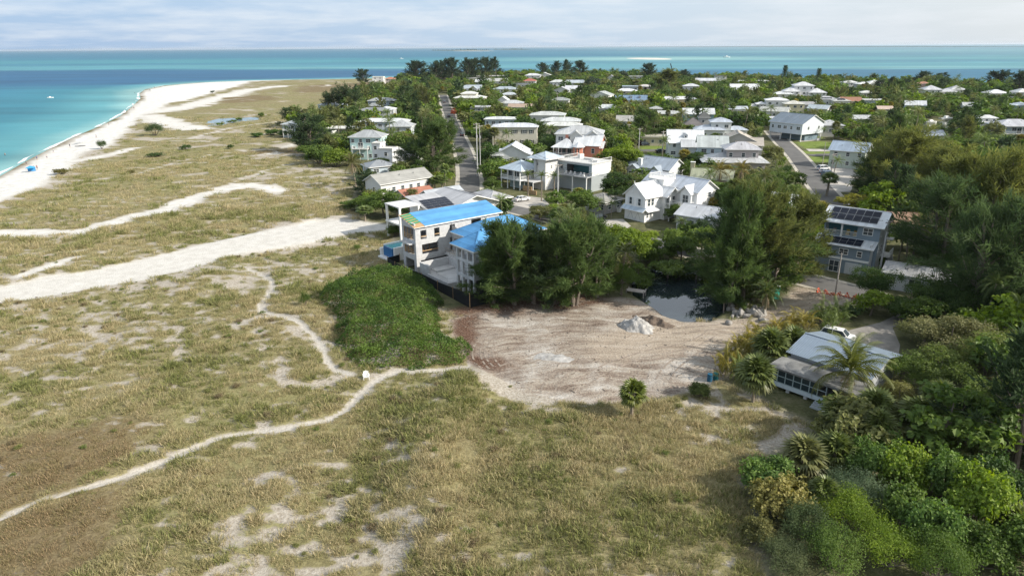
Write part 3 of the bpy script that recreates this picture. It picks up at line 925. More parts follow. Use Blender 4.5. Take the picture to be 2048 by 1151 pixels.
def roof_hip(parent, cx, cy, w, d, z, rise, over, col, m=None, name='roof', ridge=None, th=.18):
 m = m or M_SEAM
 W, D = w / 2 + over, d / 2 + over
 b = MB()
 e = [(cx - W, cy - D), (cx + W, cy - D), (cx + W, cy + D), (cx - W, cy + D)]
 z0, z1, z2 = z - .02, z - .02 + th, z - .02 + th + rise
 if ridge is None:
  ridge = max(W, D) - min(W, D)
 if W >= D:
  r = [(cx - ridge, cy), (cx + ridge, cy)]
  b.face([(*e[0], z1), (*e[1], z1), (*r[1], z2), (*r[0], z2)], m, [(-W, 0), (W, 0), (ridge, D), (-ridge, D)])
  b.face([(*e[2], z1), (*e[3], z1), (*r[0], z2), (*r[1], z2)], m, [(-W, 0), (W, 0), (ridge, D), (-ridge, D)])
  b.face([(*e[1], z1), (*e[2], z1), (*r[1], z2)], m, [(-D, 0), (D, 0), (0, W)])
  b.face([(*e[3], z1), (*e[0], z1), (*r[0], z2)], m, [(-D, 0), (D, 0), (0, W)])
 else:
  r = [(cx, cy - ridge), (cx, cy + ridge)]
  b.face([(*e[1], z1), (*e[2], z1), (*r[1], z2), (*r[0], z2)], m, [(-D, 0), (D, 0), (ridge, W), (-ridge, W)])
  b.face([(*e[3], z1), (*e[0], z1), (*r[0], z2), (*r[1], z2)], m, [(-D, 0), (D, 0), (ridge, W), (-ridge, W)])
  b.face([(*e[0], z1), (*e[1], z1), (*r[0], z2)], m, [(-W, 0), (W, 0), (0, D)])
  b.face([(*e[2], z1), (*e[3], z1), (*r[1], z2)], m, [(-W, 0), (W, 0), (0, D)])
 for k in range(4):
  p, q = e[k], e[(k + 1) % 4]
  b.face([(*p, z0), (*q, z0), (*q, z1), (*p, z1)], M_TRIM)
 b.face([(*p, z0) for p in reversed(e)], M_TRIM)
 # raised ridge and hip caps
 cap = .06
 pts = [(*r[0], z2 + .02), (*r[1], z2 + .02)]
 if ridge > .05:
  b.bar(pts[0], pts[1], .22, m, cap)
 near = [0, 3, 1, 2] if W >= D else [0, 1, 3, 2]
 for i, k in enumerate(near):
  b.bar((*e[k], z1 + .01), pts[0 if i < 2 else 1], .16, m, cap)
 return b.build(name, parent, color=col)

def roof_gable(parent, cx, cy, w, d, z, rise, over, col, axis='x', m=None, name='roof', th=.16, rake=None):
 """ridge along local axis; w, d measured in local x, y"""
 m = m or M_SEAM
 b = MB()
 rake = over if rake is None else rake
 if axis == 'x':
  L, S = w / 2 + rake, d / 2 + over
  P = lambda a, s, zz: (cx + a, cy + s, zz)
 else:
  L, S = d / 2 + rake, w / 2 + over
  P = lambda a, s, zz: (cx - s, cy + a, zz)
 k = rise / (S - over)
 ze = z - over * k
 zr = z + rise
 for sg in (-1, 1):
  lo = [P(-L, sg * S, ze), P(L, sg * S, ze), P(L, 0, zr), P(-L, 0, zr)]
  hi = [P(-L, sg * S, ze + th), P(L, sg * S, ze + th), P(L, 0, zr + th), P(-L, 0, zr + th)]
  if sg > 0:
   lo, hi = [lo[1], lo[0], lo[3], lo[2]], [hi[1], hi[0], hi[3], hi[2]]
  sl = math.hypot(S, zr - ze)
  b.face(hi, m, [(-L, 0), (L, 0), (L, sl), (-L, sl)])
  b.face(list(reversed(lo)), M_TRIM)
  for i in (0, 1, 3):
   j = (i + 1) % 4
   b.face([lo[i], lo[j], hi[j], hi[i]], M_TRIM)
 b.bar(P(-L, 0, zr + th + .02), P(L, 0, zr + th + .02), .24, m, .07)
 return b.build(name, parent, color=col)

def roof_flat(parent, cx, cy, w, d, z, th, over, col, name='roof', parapet=.0):
 b = MB()
 W, D = w / 2 + over, d / 2 + over
 b.box(cx - W, cx + W, cy - D, cy + D, z, z + th, M_TINT)
 if parapet:
  for (x0, x1, y0, y1) in ((cx - W, cx + W, cy - D, cy - D + .2), (cx - W, cx + W, cy + D - .2, cy + D), (cx - W, cx - W + .2, cy - D + .2, cy + D - .2), (cx + W - .2, cx + W, cy - D + .2, cy + D - .2)):
   b.box(x0, x1, y0, y1, z + th + .001, z + th + parapet, M_TINT)
 return b.build(name, parent, color=col)

def roof_mono(parent, x0, x1, y0, y1, z0, z1, over, col, m=None, name='roof', th=.2):
 """single slope rising from y0 to y1"""
 m = m or M_SEAM
 b = MB()
 k = (z1 - z0) / (y1 - y0)
 y0, y1, z0, z1 = y0 - over, y1 + over, z0 - over * k, z1 + over * k
 x0, x1 = x0 - over, x1 + over
 lo = [(x0, y0, z0), (x1, y0, z0), (x1, y1, z1), (x0, y1, z1)]
 hi = [(p[0], p[1], p[2] + th) for p in lo]
 L = math.hypot(y1 - y0, z1 - z0)
 b.face(hi, m, [(x0, 0), (x1, 0), (x1, L), (x0, L)])
 b.face(list(reversed(lo)), M_TRIM)
 for i in range(4):
  j = (i + 1) % 4
  b.face([lo[i], lo[j], hi[j], hi[i]], M_TRIM)
 return b.build(name, parent, color=col)

def walls(parent, cx, cy, w, d, z0, z1, col, gable=None, rise=0, name='wall', m=None):
 b = MB(); m = m or M_PAINT
 x0, x1, y0, y1 = cx - w / 2, cx + w / 2, cy - d / 2, cy + d / 2
 b.box(x0, x1, y0, y1, z0, z1, m)
 if gable == 'x':
  for x, fl in ((x0, 1), (x1, 0)):
   t = [(x, y0, z1), (x, y1, z1), (x, cy, z1 + rise)]
   b.face(list(reversed(t)) if fl else t, m)
 elif gable == 'y':
  for y, fl in ((y0, 0), (y1, 1)):
   t = [(x0, y, z1), (x1, y, z1), (cx, y, z1 + rise)]
   b.face(list(reversed(t)) if fl else t, m)
 return b.build(name, parent, color=col)

def railing(parent, pts, z, h=1.0, m=None, name='railing', gap=.35, closed=False):
 b = MB(); m = m or M_TRIM
 pts = [Vector((*p, z)) for p in pts]
 up = Vector((0, 0, 1))
 for a, c in zip(pts[:-1], pts[1:]):
  L = (c - a).length; d = (c - a) / L
  b.bar(a + up * h, c + up * h, .09, m, .07)
  b.bar(a + up * .12 + d * .05, c + up * .12 - d * .05, .06, m)
  n = max(1, int(L / gap))
  for k in range(1, n):
   q = a + d * L * k / n
   b.bar(q + up * .15, q + up * (h - .035), .045, m)
 for p in pts:
  b.bar(p, p + up * (h + .05), .12, m)
 return b.build(name, parent)

def deck(parent, x0, x1, y0, y1, z, col=(.62, .62, .60), th=.22, name='balcony'):
 b = MB(); b.box(x0, x1, y0, y1, z - th, z, M_TINT)
 return b.build(name, parent, color=col)

def column(parent, x, y, z0, z1, w=.25, name='column', col=(.74, .74, .72)):
 b = MB()
 b.box(x - w / 2, x + w / 2, y - w / 2, y + w / 2, z0, z1, M_TINT)
 b.box(x - w * .7, x + w * .7, y - w * .7, y + w * .7, z1 - .16, z1 - .003, M_TINT); b.box(x - w * .65, x + w * .65, y - w * .65, y + w * .65, z0 + .001, z0 + .2, M_TINT)
 return b.build(name, parent, color=col)

def wall_holes(b, L, z0, z1, holes, th, m, T):
 """wall along local s (0..L) with rectangular openings; T maps (s, depth, z) to xyz"""
 ss = sorted({0, L} | {h[0] for h in holes} | {h[1] for h in holes})
 for a, c in zip(ss[:-1], ss[1:]):
  mid = (a + c) / 2
  cuts = sorted([(h[2], h[3]) for h in holes if h[0] <= mid <= h[1]])
  z = z0
  for lo, hi in cuts + [(z1, z1)]:
   if lo > z + .01:
    p = [T(a, 0, z), T(c, 0, z), T(c, th, z), T(a, th, z)]
    q = [T(a, 0, lo), T(c, 0, lo), T(c, th, lo), T(a, th, lo)]
    b.face([p[0], p[1], q[1], q[0]], m); b.face([p[2], p[3], q[3], q[2]], m); b.face(q, m); b.face(list(reversed(p)), m)
    b.face([p[1], p[2], q[2], q[1]], m); b.face([p[3], p[0], q[0], q[3]], m)
   z = max(z, hi)
 return b

def register(root, corners, short=None, keep=.5):
 """remember where a house shows so that the planting leaves its windows and roof in view"""
 M = Matrix.Translation(root.location) @ Matrix.Rotation(root.rotation_euler.z, 4, 'Z')
 P = [topx(M @ Vector(c)) for c in corners]
 xs, ys = [p[0] for p in P], [p[1] for p in P]
 yb = [p[1] for p, c in zip(P, corners) if c[2] < .1]
 y0, y1 = min(ys), max(yb)
 dist = min(p[2] for p in P)
 BOXES.append((min(xs), max(xs), y0, y0 + (y1 - y0) * keep, dist, keep))
 FOOT.append((root.location.x, root.location.y, max(math.hypot(c[0], c[1]) for c in corners)))
 if short:
  SHORT.append((root.location.copy(), short, (min(xs) + max(xs)) / 2, dist))

def house(short, label, ex, ey, w, d, h, rot=-10, roof='hip', rise=1.8, rc=RWHITE, wc=WHITE, over=.6, nf=3, ns=2, floors=2, parts=(), name='house', m=None,
    cat='house', group=None, chimney=None, solar=None, shutter=None, stilts=0.0, balcony=False, porch=False, dormers=0, keep=.5, ww=1.25, rail=None):
 """a house whose eave-level middle is seen at photograph pixel (ex, ey)"""
 c = at(ex, ey, h)
 j_ = random.uniform(.66, 1.04); rc0 = rc; rc = tuple(v * j_ * q for v, q in zip(rc, (1, 1, random.uniform(.93, 1.05)))); j_ = random.uniform(.85, 1.04); wc = tuple(v * j_ for v in wc)
 root = thing(name, label, cat, (c.x, c.y, 0), R(rot), group)
 far = math.hypot(c.x, c.y) > 420
 m = m or (M_SHINGLE if rc0 in (RTILE, RTAN) else M_SEAM)
 blocks = [dict(cx=0, cy=0, w=w, d=d, h=h, roof=roof, rise=rise, over=over, nf=nf, ns=ns, floors=floors, rc=rc, wc=wc)]
 for p in parts:
  q = dict(blocks[0]); q.update(cx=0, cy=0, nf=2, ns=1); q.update(p); blocks.append(q)
 corners = []
 for i, B in enumerate(blocks):
  cx, cy_, w_, d_, h_ = B['cx'], B['cy'], B['w'], B['d'], B['h']
  z0 = B.get('z0', stilts if i == 0 else 0.0)
  ga = B['roof'][-1] if B['roof'].startswith('gable') else None
  walls(root, cx, cy_, w_, d_, z0 + .002 * i, h_, B['wc'], ga, B['rise'])
  if B['roof'] == 'hip':
   roof_hip(root, cx, cy_, w_, d_, h_, B['rise'], B['over'], B['rc'], m)
  elif ga:
   roof_gable(root, cx, cy_, w_, d_, h_, B['rise'], B['over'], B['rc'], ga, m)
  elif B['roof'] == 'mono':
   roof_mono(root, cx - w_ / 2, cx + w_ / 2, cy_ - d_ / 2, cy_ + d_ / 2, h_ + .02, h_ + B['rise'], B['over'], B['rc'], m)
  else:
   roof_flat(root, cx, cy_, w_, d_, h_ + .002, .3, B['over'], B['rc'], parapet=B.get('parapet', .25))
  fl = B['floors']
  zf = z0
  fh = (h_ - zf) / fl
  wh = min(1.45, fh * .5)
  for f in range(fl):
   zc = zf + fh * (f + .56)
   if B['nf']:
    for k in range(B['nf']):
     x = cx - w_ / 2 + w_ * (k + .5 + (random.random() - .5) * .25) / B['nf']
     put_window(root, x, cy_ - d_ / 2 - .004, zc, 'f', ww * (1.0 if random.random() < .7 else 1.5), wh, 'far' if far else 'std', not far, shutter=shutter)
   for k in range(B['ns']):
    y = cy_ - d_ / 2 + d_ * (k + .5 + (random.random() - .5) * .2) / B['ns']
    for fc_, xx in (('r', cx + w_ / 2 + .004), ('l', cx - w_ / 2 - .004)):
     put_window(root, xx, y, zc, fc_, ww, wh, 'far' if far else 'std', not far, shutter=shutter)
  for sx in (-1, 1):
   for sy in (-1, 1):
    for zz in (0, h_ + B['rise']):
     corners.append((cx + sx * w_ / 2, cy_ + sy * d_ / 2, zz))
 if stilts:
  for kx in range(4):
   for sy in (-1, 1):
    column(root, (-.47 + kx * .94 / 3) * w, sy * d * .46, 0, stilts + .002, .3, 'stilt')
  b = MB(); b.box(-w * .3, w * .42, -d * .2, d * .4, 0, stilts - .002, M_PAINT)
  b.build('garage', root, color=(.16, .22, .26))
 if balcony or porch:
  zb = (stilts or 0) + (h - stilts) * (.5 if floors > 1 else .0) + .1
  x0, x1, yb = -w * .42, w * (.1 if not porch else .42), -d / 2 - 1.8
  deck(root, x0, x1, yb, -d / 2 - .006, zb)
  railing(root, [(x0 + .1, -d / 2 - .1), (x0 + .1, yb + .1), (x1 - .1, yb + .1), (x1 - .1, -d / 2 - .1)], zb, gap=.45 if far else .3)
  n = 3
  for k in range(n):
   column(root, x0 + .14 + (x1 - x0 - .28) * k / (n - 1), yb + .14, 0, h - .05 if porch else zb - .225, .22)
  put_window(root, (x0 + x1) / 2, -d / 2 - .006, zb + 1.15, 'f', 2.0, 2.1, 'far' if far else 'std', not far, name='patio_door')
  if porch:
   roof_mono(root, x0, x1, yb, -d / 2, h - .05, h + .55, .3, rc, m, name='porch_roof')
 if chimney:
  x, y, zt = chimney
  b = MB(); b.box(x - .6, x + .6, y - .45, y + .45, h * .4, zt, M_PAINT); b.box(x - .7, x + .7, y - .55, y + .55, zt + .001, zt + .18, M_TRIM)
  b.build('chimney', root, color=wc)
 if dormers:
  for k in range(dormers):
   x = (k - (dormers - 1) / 2) * w / (dormers + .6)
   y = -d * .26
   zb = h + rise * .32
   b = MB(); b.box(x - .8, x + .8, y - .9, y + 1.4, zb, zb + 1.1, M_PAINT)
   b.face([(x - .8, y - .9, zb + 1.1), (x + .8, y - .9, zb + 1.1), (x, y - .9, zb + 1.75)], M_PAINT)
   dm = b.build('dormer', root, color=wc)
   roof_gable(dm, x, y + .25, 1.6, 2.3, zb + 1.1, .65, .2, rc, 'y', m, 'dormer_roof', .1)
   put_window(dm, x, y - .905, zb + .62, 'f', .9, .85, 'far', False)
 if solar:
  # panels laid on the front slope: rows up the slope, columns along the eave
  nx, ny, x0 = solar
  s = rise / (d / 2)
  ang = math.atan(s)
  for i in range(nx):
   for j in range(ny):
    y = -d / 2 + .5 + (j + .5) * 1.05
    z = h + .22 + (y + d / 2) * s * (1.0 if roof != 'hip' else (rise / (d / 2 + over)) / s) + .1
    link('solar_panel', solar_mesh(), root, (x0 + i * 1.72, y, z), rot=(ang, 0, 0))
 if not far and roof != 'flat':
  vm = _win.get('vent')
  if vm is None:
   b = MB(); b.tube([(0, 0, -.5), (0, 0, .45)], .09, M_STEEL, 6); b.tube([(0, 0, .45), (0, 0, .53)], .14, M_STEEL, 6); vm = _win['vent'] = b.mesh('roof_vent')
   b = MB(); b.box(-.45, .45, -.4, .4, 0, .9, M_TRIM); b.box(-.36, .36, -.32, .32, .901, .93, M_STEEL); _win['ac'] = b.mesh('air_conditioner')
  for k in range(2):
   q = random.uniform(.15, .3)
   link('roof_vent', vm, root, (random.uniform(-.25, .25) * w, -d * q, h + rise * (1 - 2 * q) * .95 + .1) if roof != 'gabley' else (w * q, random.uniform(-.3, .3) * d, h + rise * (1 - 2 * q) * .95 + .1))
  link('air_conditioner', _win['ac'], root, (w / 2 + .7, d * .2, 0))
 register(root, corners, short, keep)
 return root

_sol = []

def solar_mesh(w=1.66, l=1.0):
 if not _sol:
  m = mat('solar_cell', .4, (.010, .014, .026), var=.3, nscale=2, spec=.15)
  _sol.append(m)
 key = ('sol', w, l)
 if key not in _win:
  b = MB()
  b.box(-w / 2, w / 2, -l / 2, l / 2, 0, .05, _sol[0])
  t = .022
  for (x0, x1, y0, y1) in ((-w / 2, w / 2, -l / 2, -l / 2 + t), (-w / 2, w / 2, l / 2 - t, l / 2), (-w / 2, -w / 2 + t, -l / 2 + t, l / 2 - t), (w / 2 - t, w / 2, -l / 2 + t, l / 2 - t)):
   b.box(x0, x1, y0, y1, .0505, .06, M_STEEL)
  _win[key] = b.mesh('solar_panel')
 return _win[key]

# ------------------------------------------------------------------ the unfinished block house with blue roof underlay
M_BLUE = seam_mat('blue_roof_underlay', 1.0, .6, 0, depth=.35, cross=True, objcol=False, col=(.085, .275, .53))
n_, l_ = M_BLUE.node_tree.nodes, M_BLUE.node_tree.links

def construction_house():
 root = thing('construction_house', 'unfinished three storey concrete block house with bright blue roof underlay beside the dunes', 'house', (-17.8, 122.2, 0), R(38))
 # --- seaward wing
 b = MB()
 openings = [(1.1, 2.4, 6.3, 8.0), (4.1, 5.3, 6.3, 8.0), (7.6, 8.8, 6.4, 8.1), (12.6, 15.0, 5.9, 8.3),
    (1.3, 4.9, 3.4, 5.3), (7.6, 8.7, 3.05, 5.6), (.9, 7.4, .05, 2.3)]
 wall_holes(b, 19.4, 0, 8.75, openings, .3, M_CONC, lambda s, dp, z: (s, dp, z))
 b.build('front_wall', root)
 b = MB()
 wall_holes(b, 4.4, 0, 9.4, [(.35, 4.05, 6.1, 8.4), (.35, 4.05, 3.3, 5.5), (.6, 3.8, .1, 2.3)], .3, M_CONC, lambda s, dp, z: (dp, .302 + s, z))
 b.build('end_wall', root)
 b = MB(); b.box(0, 19.4, 4.7, 5.0, 0, 9.9, M_CONC); b.box(19.1, 19.39, .302, 4.698, 0, 8.9, M_CONC)
 b.build('back_wall', root)
 for z in (2.7, 5.75):
  b = MB(); b.box(.302, 19.098, .302, 4.698, z, z + .25, M_CONCD); b.build('floor_slab', root)
 for (x0, x1, z0, z1) in openings[:6]:
  b = MB()
  b.bar((x0 + .02, -.02, z0 + (z1 - z0) * .33), (x1 - .02, -.02, z0 + (z1 - z0) * .33), .09, M_WOOD, .14)
  if x1 - x0 > 2:
   for k in range(1, 5):
    xx = x0 + (x1 - x0) * k / 5
    b.bar((xx, 2.2, z0), (xx, 2.2, z1 + .2), .1, M_WOOD)
  b.build('guard_rail', root)
 for z0 in (6.1, 3.3):
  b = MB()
  for k in range(3):
   b.bar((-.03, .7, z0 + .35 + k * .35), (-.03, 4.3, z0 + .35 + k * .35), .06, M_WOOD, .1)
  for k in range(4):
   b.bar((.15, .7 + k * 1.2, z0), (.15, .7 + k * 1.2, z0 + 2.15), .1, M_WOOD)
  b.build('guard_rail', root)
 b = MB(); b.box(-1.1, -.004, .6, 4.2, 5.45, 5.65, M_CONCD); b.build('canopy', root)
 # block courses and control joints
 b = MB()
 for z in (2.72, 5.76, 8.45):
  b.box(-.02, 19.42, -.025, -.002, z, z + .24, M_CONCD)
 b.build('tie_beam', root)
 roof_mono(root, 2.4, 19.6, 0, 4.9, 8.78, 10.0, .45, None, M_BLUE, 'blue_roof')
 b = MB()
 k = (10.0 - 8.78) / 4.9
 b.face([(-.4, -.45, 8.80), (1.94, -.45, 8.80), (1.94, 5.3, 8.80 + 5.75 * k), (-.4, 5.3, 8.80 + 5.75 * k)], M_WOOD)
 b.face([(-.4, 5.3, 8.7 + 5.75 * k), (1.94, 5.3, 8.7 + 5.75 * k), (1.94, -.45, 8.7), (-.4, -.45, 8.7)], M_WOOD)
 b.face([(-.4, -.45, 8.7), (1.94, -.45, 8.7), (1.94, -.45, 8.8), (-.4, -.45, 8.8)], M_TRIM)
 b.face([(-.4, 5.3, 8.7 + 5.75 * k), (-.4, -.45, 8.7), (-.4, -.45, 8.8), (-.4, 5.3, 8.8 + 5.75 * k)], M_TRIM)
 b.build('roof_deck', root)
 for j in range(5):
  y = 1.1 + j * .85
  bb = MB(); bb.bar((-.3, y, 8.9 + (y + .45) * k), (1.9, y + .35, 8.9 + (y + .8) * k), .5, M_TINT, .1)
  bb.build('green_membrane', root, color=(.04, .30, .15))
 # --- middle block with the higher hip roof
 b = MB()
 wall_holes(b, 11, 0, 7.15, [(.9, 3.4, 3.05, 5.6), (5, 6.2, 3.05, 5.4), (7.2, 10.2, 3.05, 5.6)], .3, M_CONC, lambda s, dp, z: (8 + dp, -11 + s, z))
 b.box(8.3, 18, -11.0, -10.7, 0, 7.15, M_CONC)
 b.face([(8.02, -3.6, 7.14), (8.02, -.3, 8.2), (8.02, -.02, 8.3), (8.02, -.02, 7.14)], M_CONC)
 b.face([(8.02, -.02, 7.14), (8.02, -.02, 8.3), (8.02, -.3, 8.2), (8.02, -3.6, 7.14)], M_CONC)
 b.build('middle_wall', root)
 for k in range(9):
  bb = MB(); bb.bar((9.5, -10.2 + k * 1.15, 3), (9.5, -10.2 + k * 1.15, 6.9), .1, M_WOOD); bb.build('stud', root)
 roof_hip(root, 14.2, -6.8, 14, 8.4, 7.2, 2.6, .8, None, M_BLUE, 'blue_roof')
 for j in range(2):
  bb = MB()
  x, y, z = 8.6 + j * .1, -9.6 - j * 1.9, 7.6
  bb.box(x, x + 2.6, y, y + 1.2, z, z + .7, M_WOOD)
  bb.face([(x - .003, y, z + .7), (x - .003, y + .6, z + 1.3), (x - .003, y + 1.2, z + .7)], M_WOOD)
  bb.face([(x - .1, y - .1, z + .68), (x + 2.6, y - .1, z + .68), (x + 2.6, y + .6, z + 1.36), (x - .1, y + .6, z + 1.36)], M_BLUE)
  bb.face([(x - .1, y + .6, z + 1.36), (x + 2.6, y + .6, z + 1.36), (x + 2.6, y + 1.3, z + .68), (x - .1, y + 1.3, z + .68)], M_BLUE)
  bb.build('roof_cricket', root)
 # --- terrace and pool shell in the court between the wings
 b = MB(); b.box(5.9, 7.998, -11.6, -.3, 2.72, 3.0, M_CONCD); b.box(5.9, 6.2, -11.6, -2.2, 0, 2.718, M_CONC)
 b.build('terrace', root)
 b = MB()
 for k in range(8):
  y = -11.4 + k * 1.55
  b.bar((6.0, y, 3), (6.0, y, 4.05), .06, M_STEEL)
 for z in (3.5, 4.0):
  b.bar((6.0, -11.4, z), (6.0, -.5, z), .035, M_WOOD)
 b.build('safety_rail', root)
 b = MB()
 b.box(-.6, 5.898, -2.5, -2.1, 0, 2.75, M_CONC); b.box(-.6, -.2, -5.2, -2.502, 0, 2.75, M_CONC)
 b.box(-.9, -.5, -11.7, -5.202, 0, 1.35, M_CONC); b.box(5.5, 5.897, -11.6, -2.502, 0, 2.7, M_CONC)
 b.box(-.498, 5.498, -11.6, -2.502, 0, .9, M_CONCD); b.box(1.5, 5.49, -4.6, -2.51, .902, 1.25, M_CONCD); b.box(-.8, 5.4, -12.0, -11.702, 0, 1.3, M_CONC)
 b.build('pool_shell', root)
 b = MB()
 for k in range(16):
  y = -11.5 + k * .4
  b.bar((-.7, y, 1.35), (-.7, y, 2.25), .03, M_STEEL)
 b.bar((-.7, -11.5, 2.0), (-.7, -5.4, 2.0), .03, M_STEEL)
 b.build('rebar', root)
 # --- right wing: columns and slabs under the low hip roof
 for z in (2.75, 5.5):
  b = MB(); b.box(.9, 15, -17.4, -12.02, z, z + .5, M_CONCD); b.build('floor_slab', root)
 b = MB(); b.box(.9, 15, -17.4, -12.0, 7.55, 7.98, M_CONCD); b.build('ring_beam', root)
 for kx in range(5):
  for y in (-17.15, -15.45, -13.8, -12.25):
   if 0 < kx and y not in (-17.15, -12.25):
    continue
   x = 1.15 + kx * 3.3
   for z0, z1 in ((0, 2.748), (3.252, 5.498), (6.002, 7.548)):
    b = MB(); b.box(x - .2, x + .2, y - .2, y + .2, z0, z1, M_CONCD); b.build('column', root)
 b = MB(); b.box(3.4, 3.6, -16.9, -12.5, .02, 2.74, M_DARK); b.box(3.4, 3.6, -16.9, -12.5, 3.26, 5.49, M_CONC); b.box(3.4, 3.6, -16.9, -12.5, 6.01, 7.54, M_CONC)  # ground storey panel coloured near black to stand in for interior shade
 b.box(3.6, 14.5, -12.6, -12.4, .02, 7.5, M_CONC)
 b.build('inner_wall', root)
 for k in range(4):
  bb = MB(); z = 3.4 + k * .5
  bb.bar((1.1, -15.2, z), (1.1, -13.9, z), .06, M_STEEL); bb.build('scaffold_rung', root)
 roof_hip(root, 8.4, -14.6, 14.6, 6.0, 8.0, 2.2, .7, None, M_BLUE, 'blue_roof')
 register(root, [(0, 0, 0), (19, 5, 9.5), (0, 5, 9.4), (1, -17, 0), (1, -17, 8), (0, -11, 0)], 'the unfinished blue roofed house', 1.0)
 # gravel pad
 return root

ROOT_CH = construction_house()

def in_frame(root, pts):
 M = Matrix.Translation(root.location) @ Matrix.Rotation(root.rotation_euler.z, 4, 'Z')
 return [M @ Vector(p) for p in pts]

# black silt fence round the works
def silt_fence():
 P = in_frame(ROOT_CH, [(p[0], p[1], 0) for p in [(1.0, 8.4), (-1.9, 8.0), (-2.2, 4.5), (-1.9, 1.0), (-1.6, -4.3), (-2.2, -10.7), (-2.5, -16), (-2.7, -21.2), (1.0, -21.4), (6, -21.2)]])
 hts = [1.5, 1.5, 1.4, 1.3, 1.3, 1.6, 2.0, 2.3, 2.3, 2.0]
 root = thing('silt_fence', 'black fabric silt fence curving round the building works', 'fence', P[2])
 m = mat('black_fabric', .9, (.012, .014, .016), var=.4, nscale=1.2, bump=.4, bscale=2.5)
 O = P[2]
 b = MB()
 for i in range(len(P) - 1):
  for s in range(4):
   a, c = P[i].lerp(P[i + 1], s / 4) - O, P[i].lerp(P[i + 1], (s + 1) / 4) - O
   ha, hc = hts[i] + (hts[i + 1] - hts[i]) * s / 4, hts[i] + (hts[i + 1] - hts[i]) * (s + 1) / 4
   d = (c - a).normalized(); nn = Vector((-d.y, d.x, 0)) * .03
   sag = .08 * (1 if s % 2 else -1) * 0
   b.hexa([a - nn, c - nn, c + nn, a + nn], [a - nn + Vector((0, 0, ha)), c - nn + Vector((0, 0, hc)), c + nn + Vector((0, 0, hc)), a + nn + Vector((0, 0, ha))], m)
 b.build('fabric', root)
 for i, p in enumerate(P):
  b = MB(); b.bar(p - O, p - O + Vector((0, 0, hts[i] + .25)), .1, M_WOOD); b.build('stake', root)

silt_fence()

def raised_pool():
 root = thing('raised_pool', 'raised swimming pool with blue tiled end wall and white surround by the beach track', 'pool', in_frame(ROOT_CH, [(0.3, 9.6, 0)])[0], R(38))
 tile = mat('blue_tile', .3, (.02, .13, .32), var=.2, nscale=6)
 water = mat('pool_water', .05, (.05, .33, .38), var=.2, nscale=1.5, spec=.8)
 b = MB(); b.box(0, 6, 3.6, 4.0, 0, 2.7, M_TINT); b.box(5.6, 6, 0, 3.598, 0, 2.7, M_TINT); b.box(0, 5.598, -.4, 0, 0, 2.7, M_TINT); b.box(-.6, 6.4, 4.002, 4.6, 0, 1.9, M_TINT)
 b.box(-1.4, -.004, -.4, 4.0, 0, .5, M_TINT)
 b.build('surround', root, color=WHITE)
 b = MB(); b.box(-.25, 0, .002, 3.598, .52, 2.5, tile); b.build('tiled_wall', root)
 b = MB(); b.box(5.2, 5.598, .6, 3.0, 2.3, 3.3, tile); b.build('spill_wall', root)
 b = MB(); b.box(.002, 5.19, .002, 3.598, .3, 2.42, water); b.build('water', root)

raised_pool()

# ------------------------------------------------------------------ white house with dark solar arrays behind it
def solar_house():
 o = at(863, 422, 6.5)
 root = thing('solar_house', 'white low roofed house with two dark solar arrays behind the blue roofed works', 'house', (o.x - .3, o.y + .3, 0), R(38))
 walls(root, 3.2, 4.6, 6.4, 8.6, 0, 6.5, WHITE)
 roof_mono(root, 0, 6.6, .3, 9.4, 6.52, 7.9, .5, (.44, .44, .45))
 walls(root, 12, 6.2, 11, 11.8, 0, 6.45, WHITE, 'y', 1.75)
 roof_gable(root, 12, 6.0, 11, 12.2, 6.5, 1.75, .7, (.44, .44, .45), 'y')
 walls(root, 20, 5.2, 5, 7.6, 0, 6.2, WHITE)
 roof_hip(root, 20, 5.2, 5.4, 8, 6.25, 1.3, .8, (.42, .42, .43))
 for x, z, w, h in ((10.2, 6.0, 1.5, .8), (12.3, 6.1, 1.5, .8), (15.6, 5.6, .9, .9)):
  put_window(root, x, .28, z, 'f', w, h, 'dark')
 put_window(root, 20.4, 1.38, 4.8, 'f', .9, 1.2, 'dark')
 put_window(root, 22.52, 4.5, 4.8, 'r', 1.0, 1.3, 'dark')
 for x in (2.0, 4.2):
  put_window(root, x, .28, 4.9, 'f', 1.7, 2.2, 'dark')
 sl = (7.9 - 6.52) / 9.1
 an = math.atan(sl)
 for i in range(4):
  for j in range(4):
   y = 1.1 + j * 1.35
   link('solar_panel', solar_mesh(1.66, 1.28), root, (.75 + i * 1.72 + j * .25, y, 6.84 + (y - .3) * sl), rot=(an, 0, 0))
 sg = 1.75 / 5.5
 for i in range(3):
  for j in range(3):
   x = 14.6 + i * 1.1
   link('solar_panel', solar_mesh(1.0, 1.66), root, (x, 5.6 + j * 1.72, 8.25 + .28 - (x - 12) * sg), rot=(0, math.atan(sg), 0))
 b = MB(); b.box(-6, -.502, 3, 9.5, 7.3, 7.5, M_TINT); b.build('porch_roof', root, color=(.55, .55, .56))
 b = MB(); b.box(-6, -.502, 3, 9.5, 3.4, 3.7, M_TINT); b.build('balcony', root, color=WHITE)
 for x, y in ((-5.7, 3.3), (-1.0, 3.3), (-5.7, 9.1)):
  column(root, x, y, 0, 7.298, .42)
 register(root, [(0, 0, 0), (0, 0, 6.5), (22, 1, 6.2), (12, 12, 8.3), (-6, 3, 7.5)], 'the white house with solar arrays', 1.0)

solar_house()

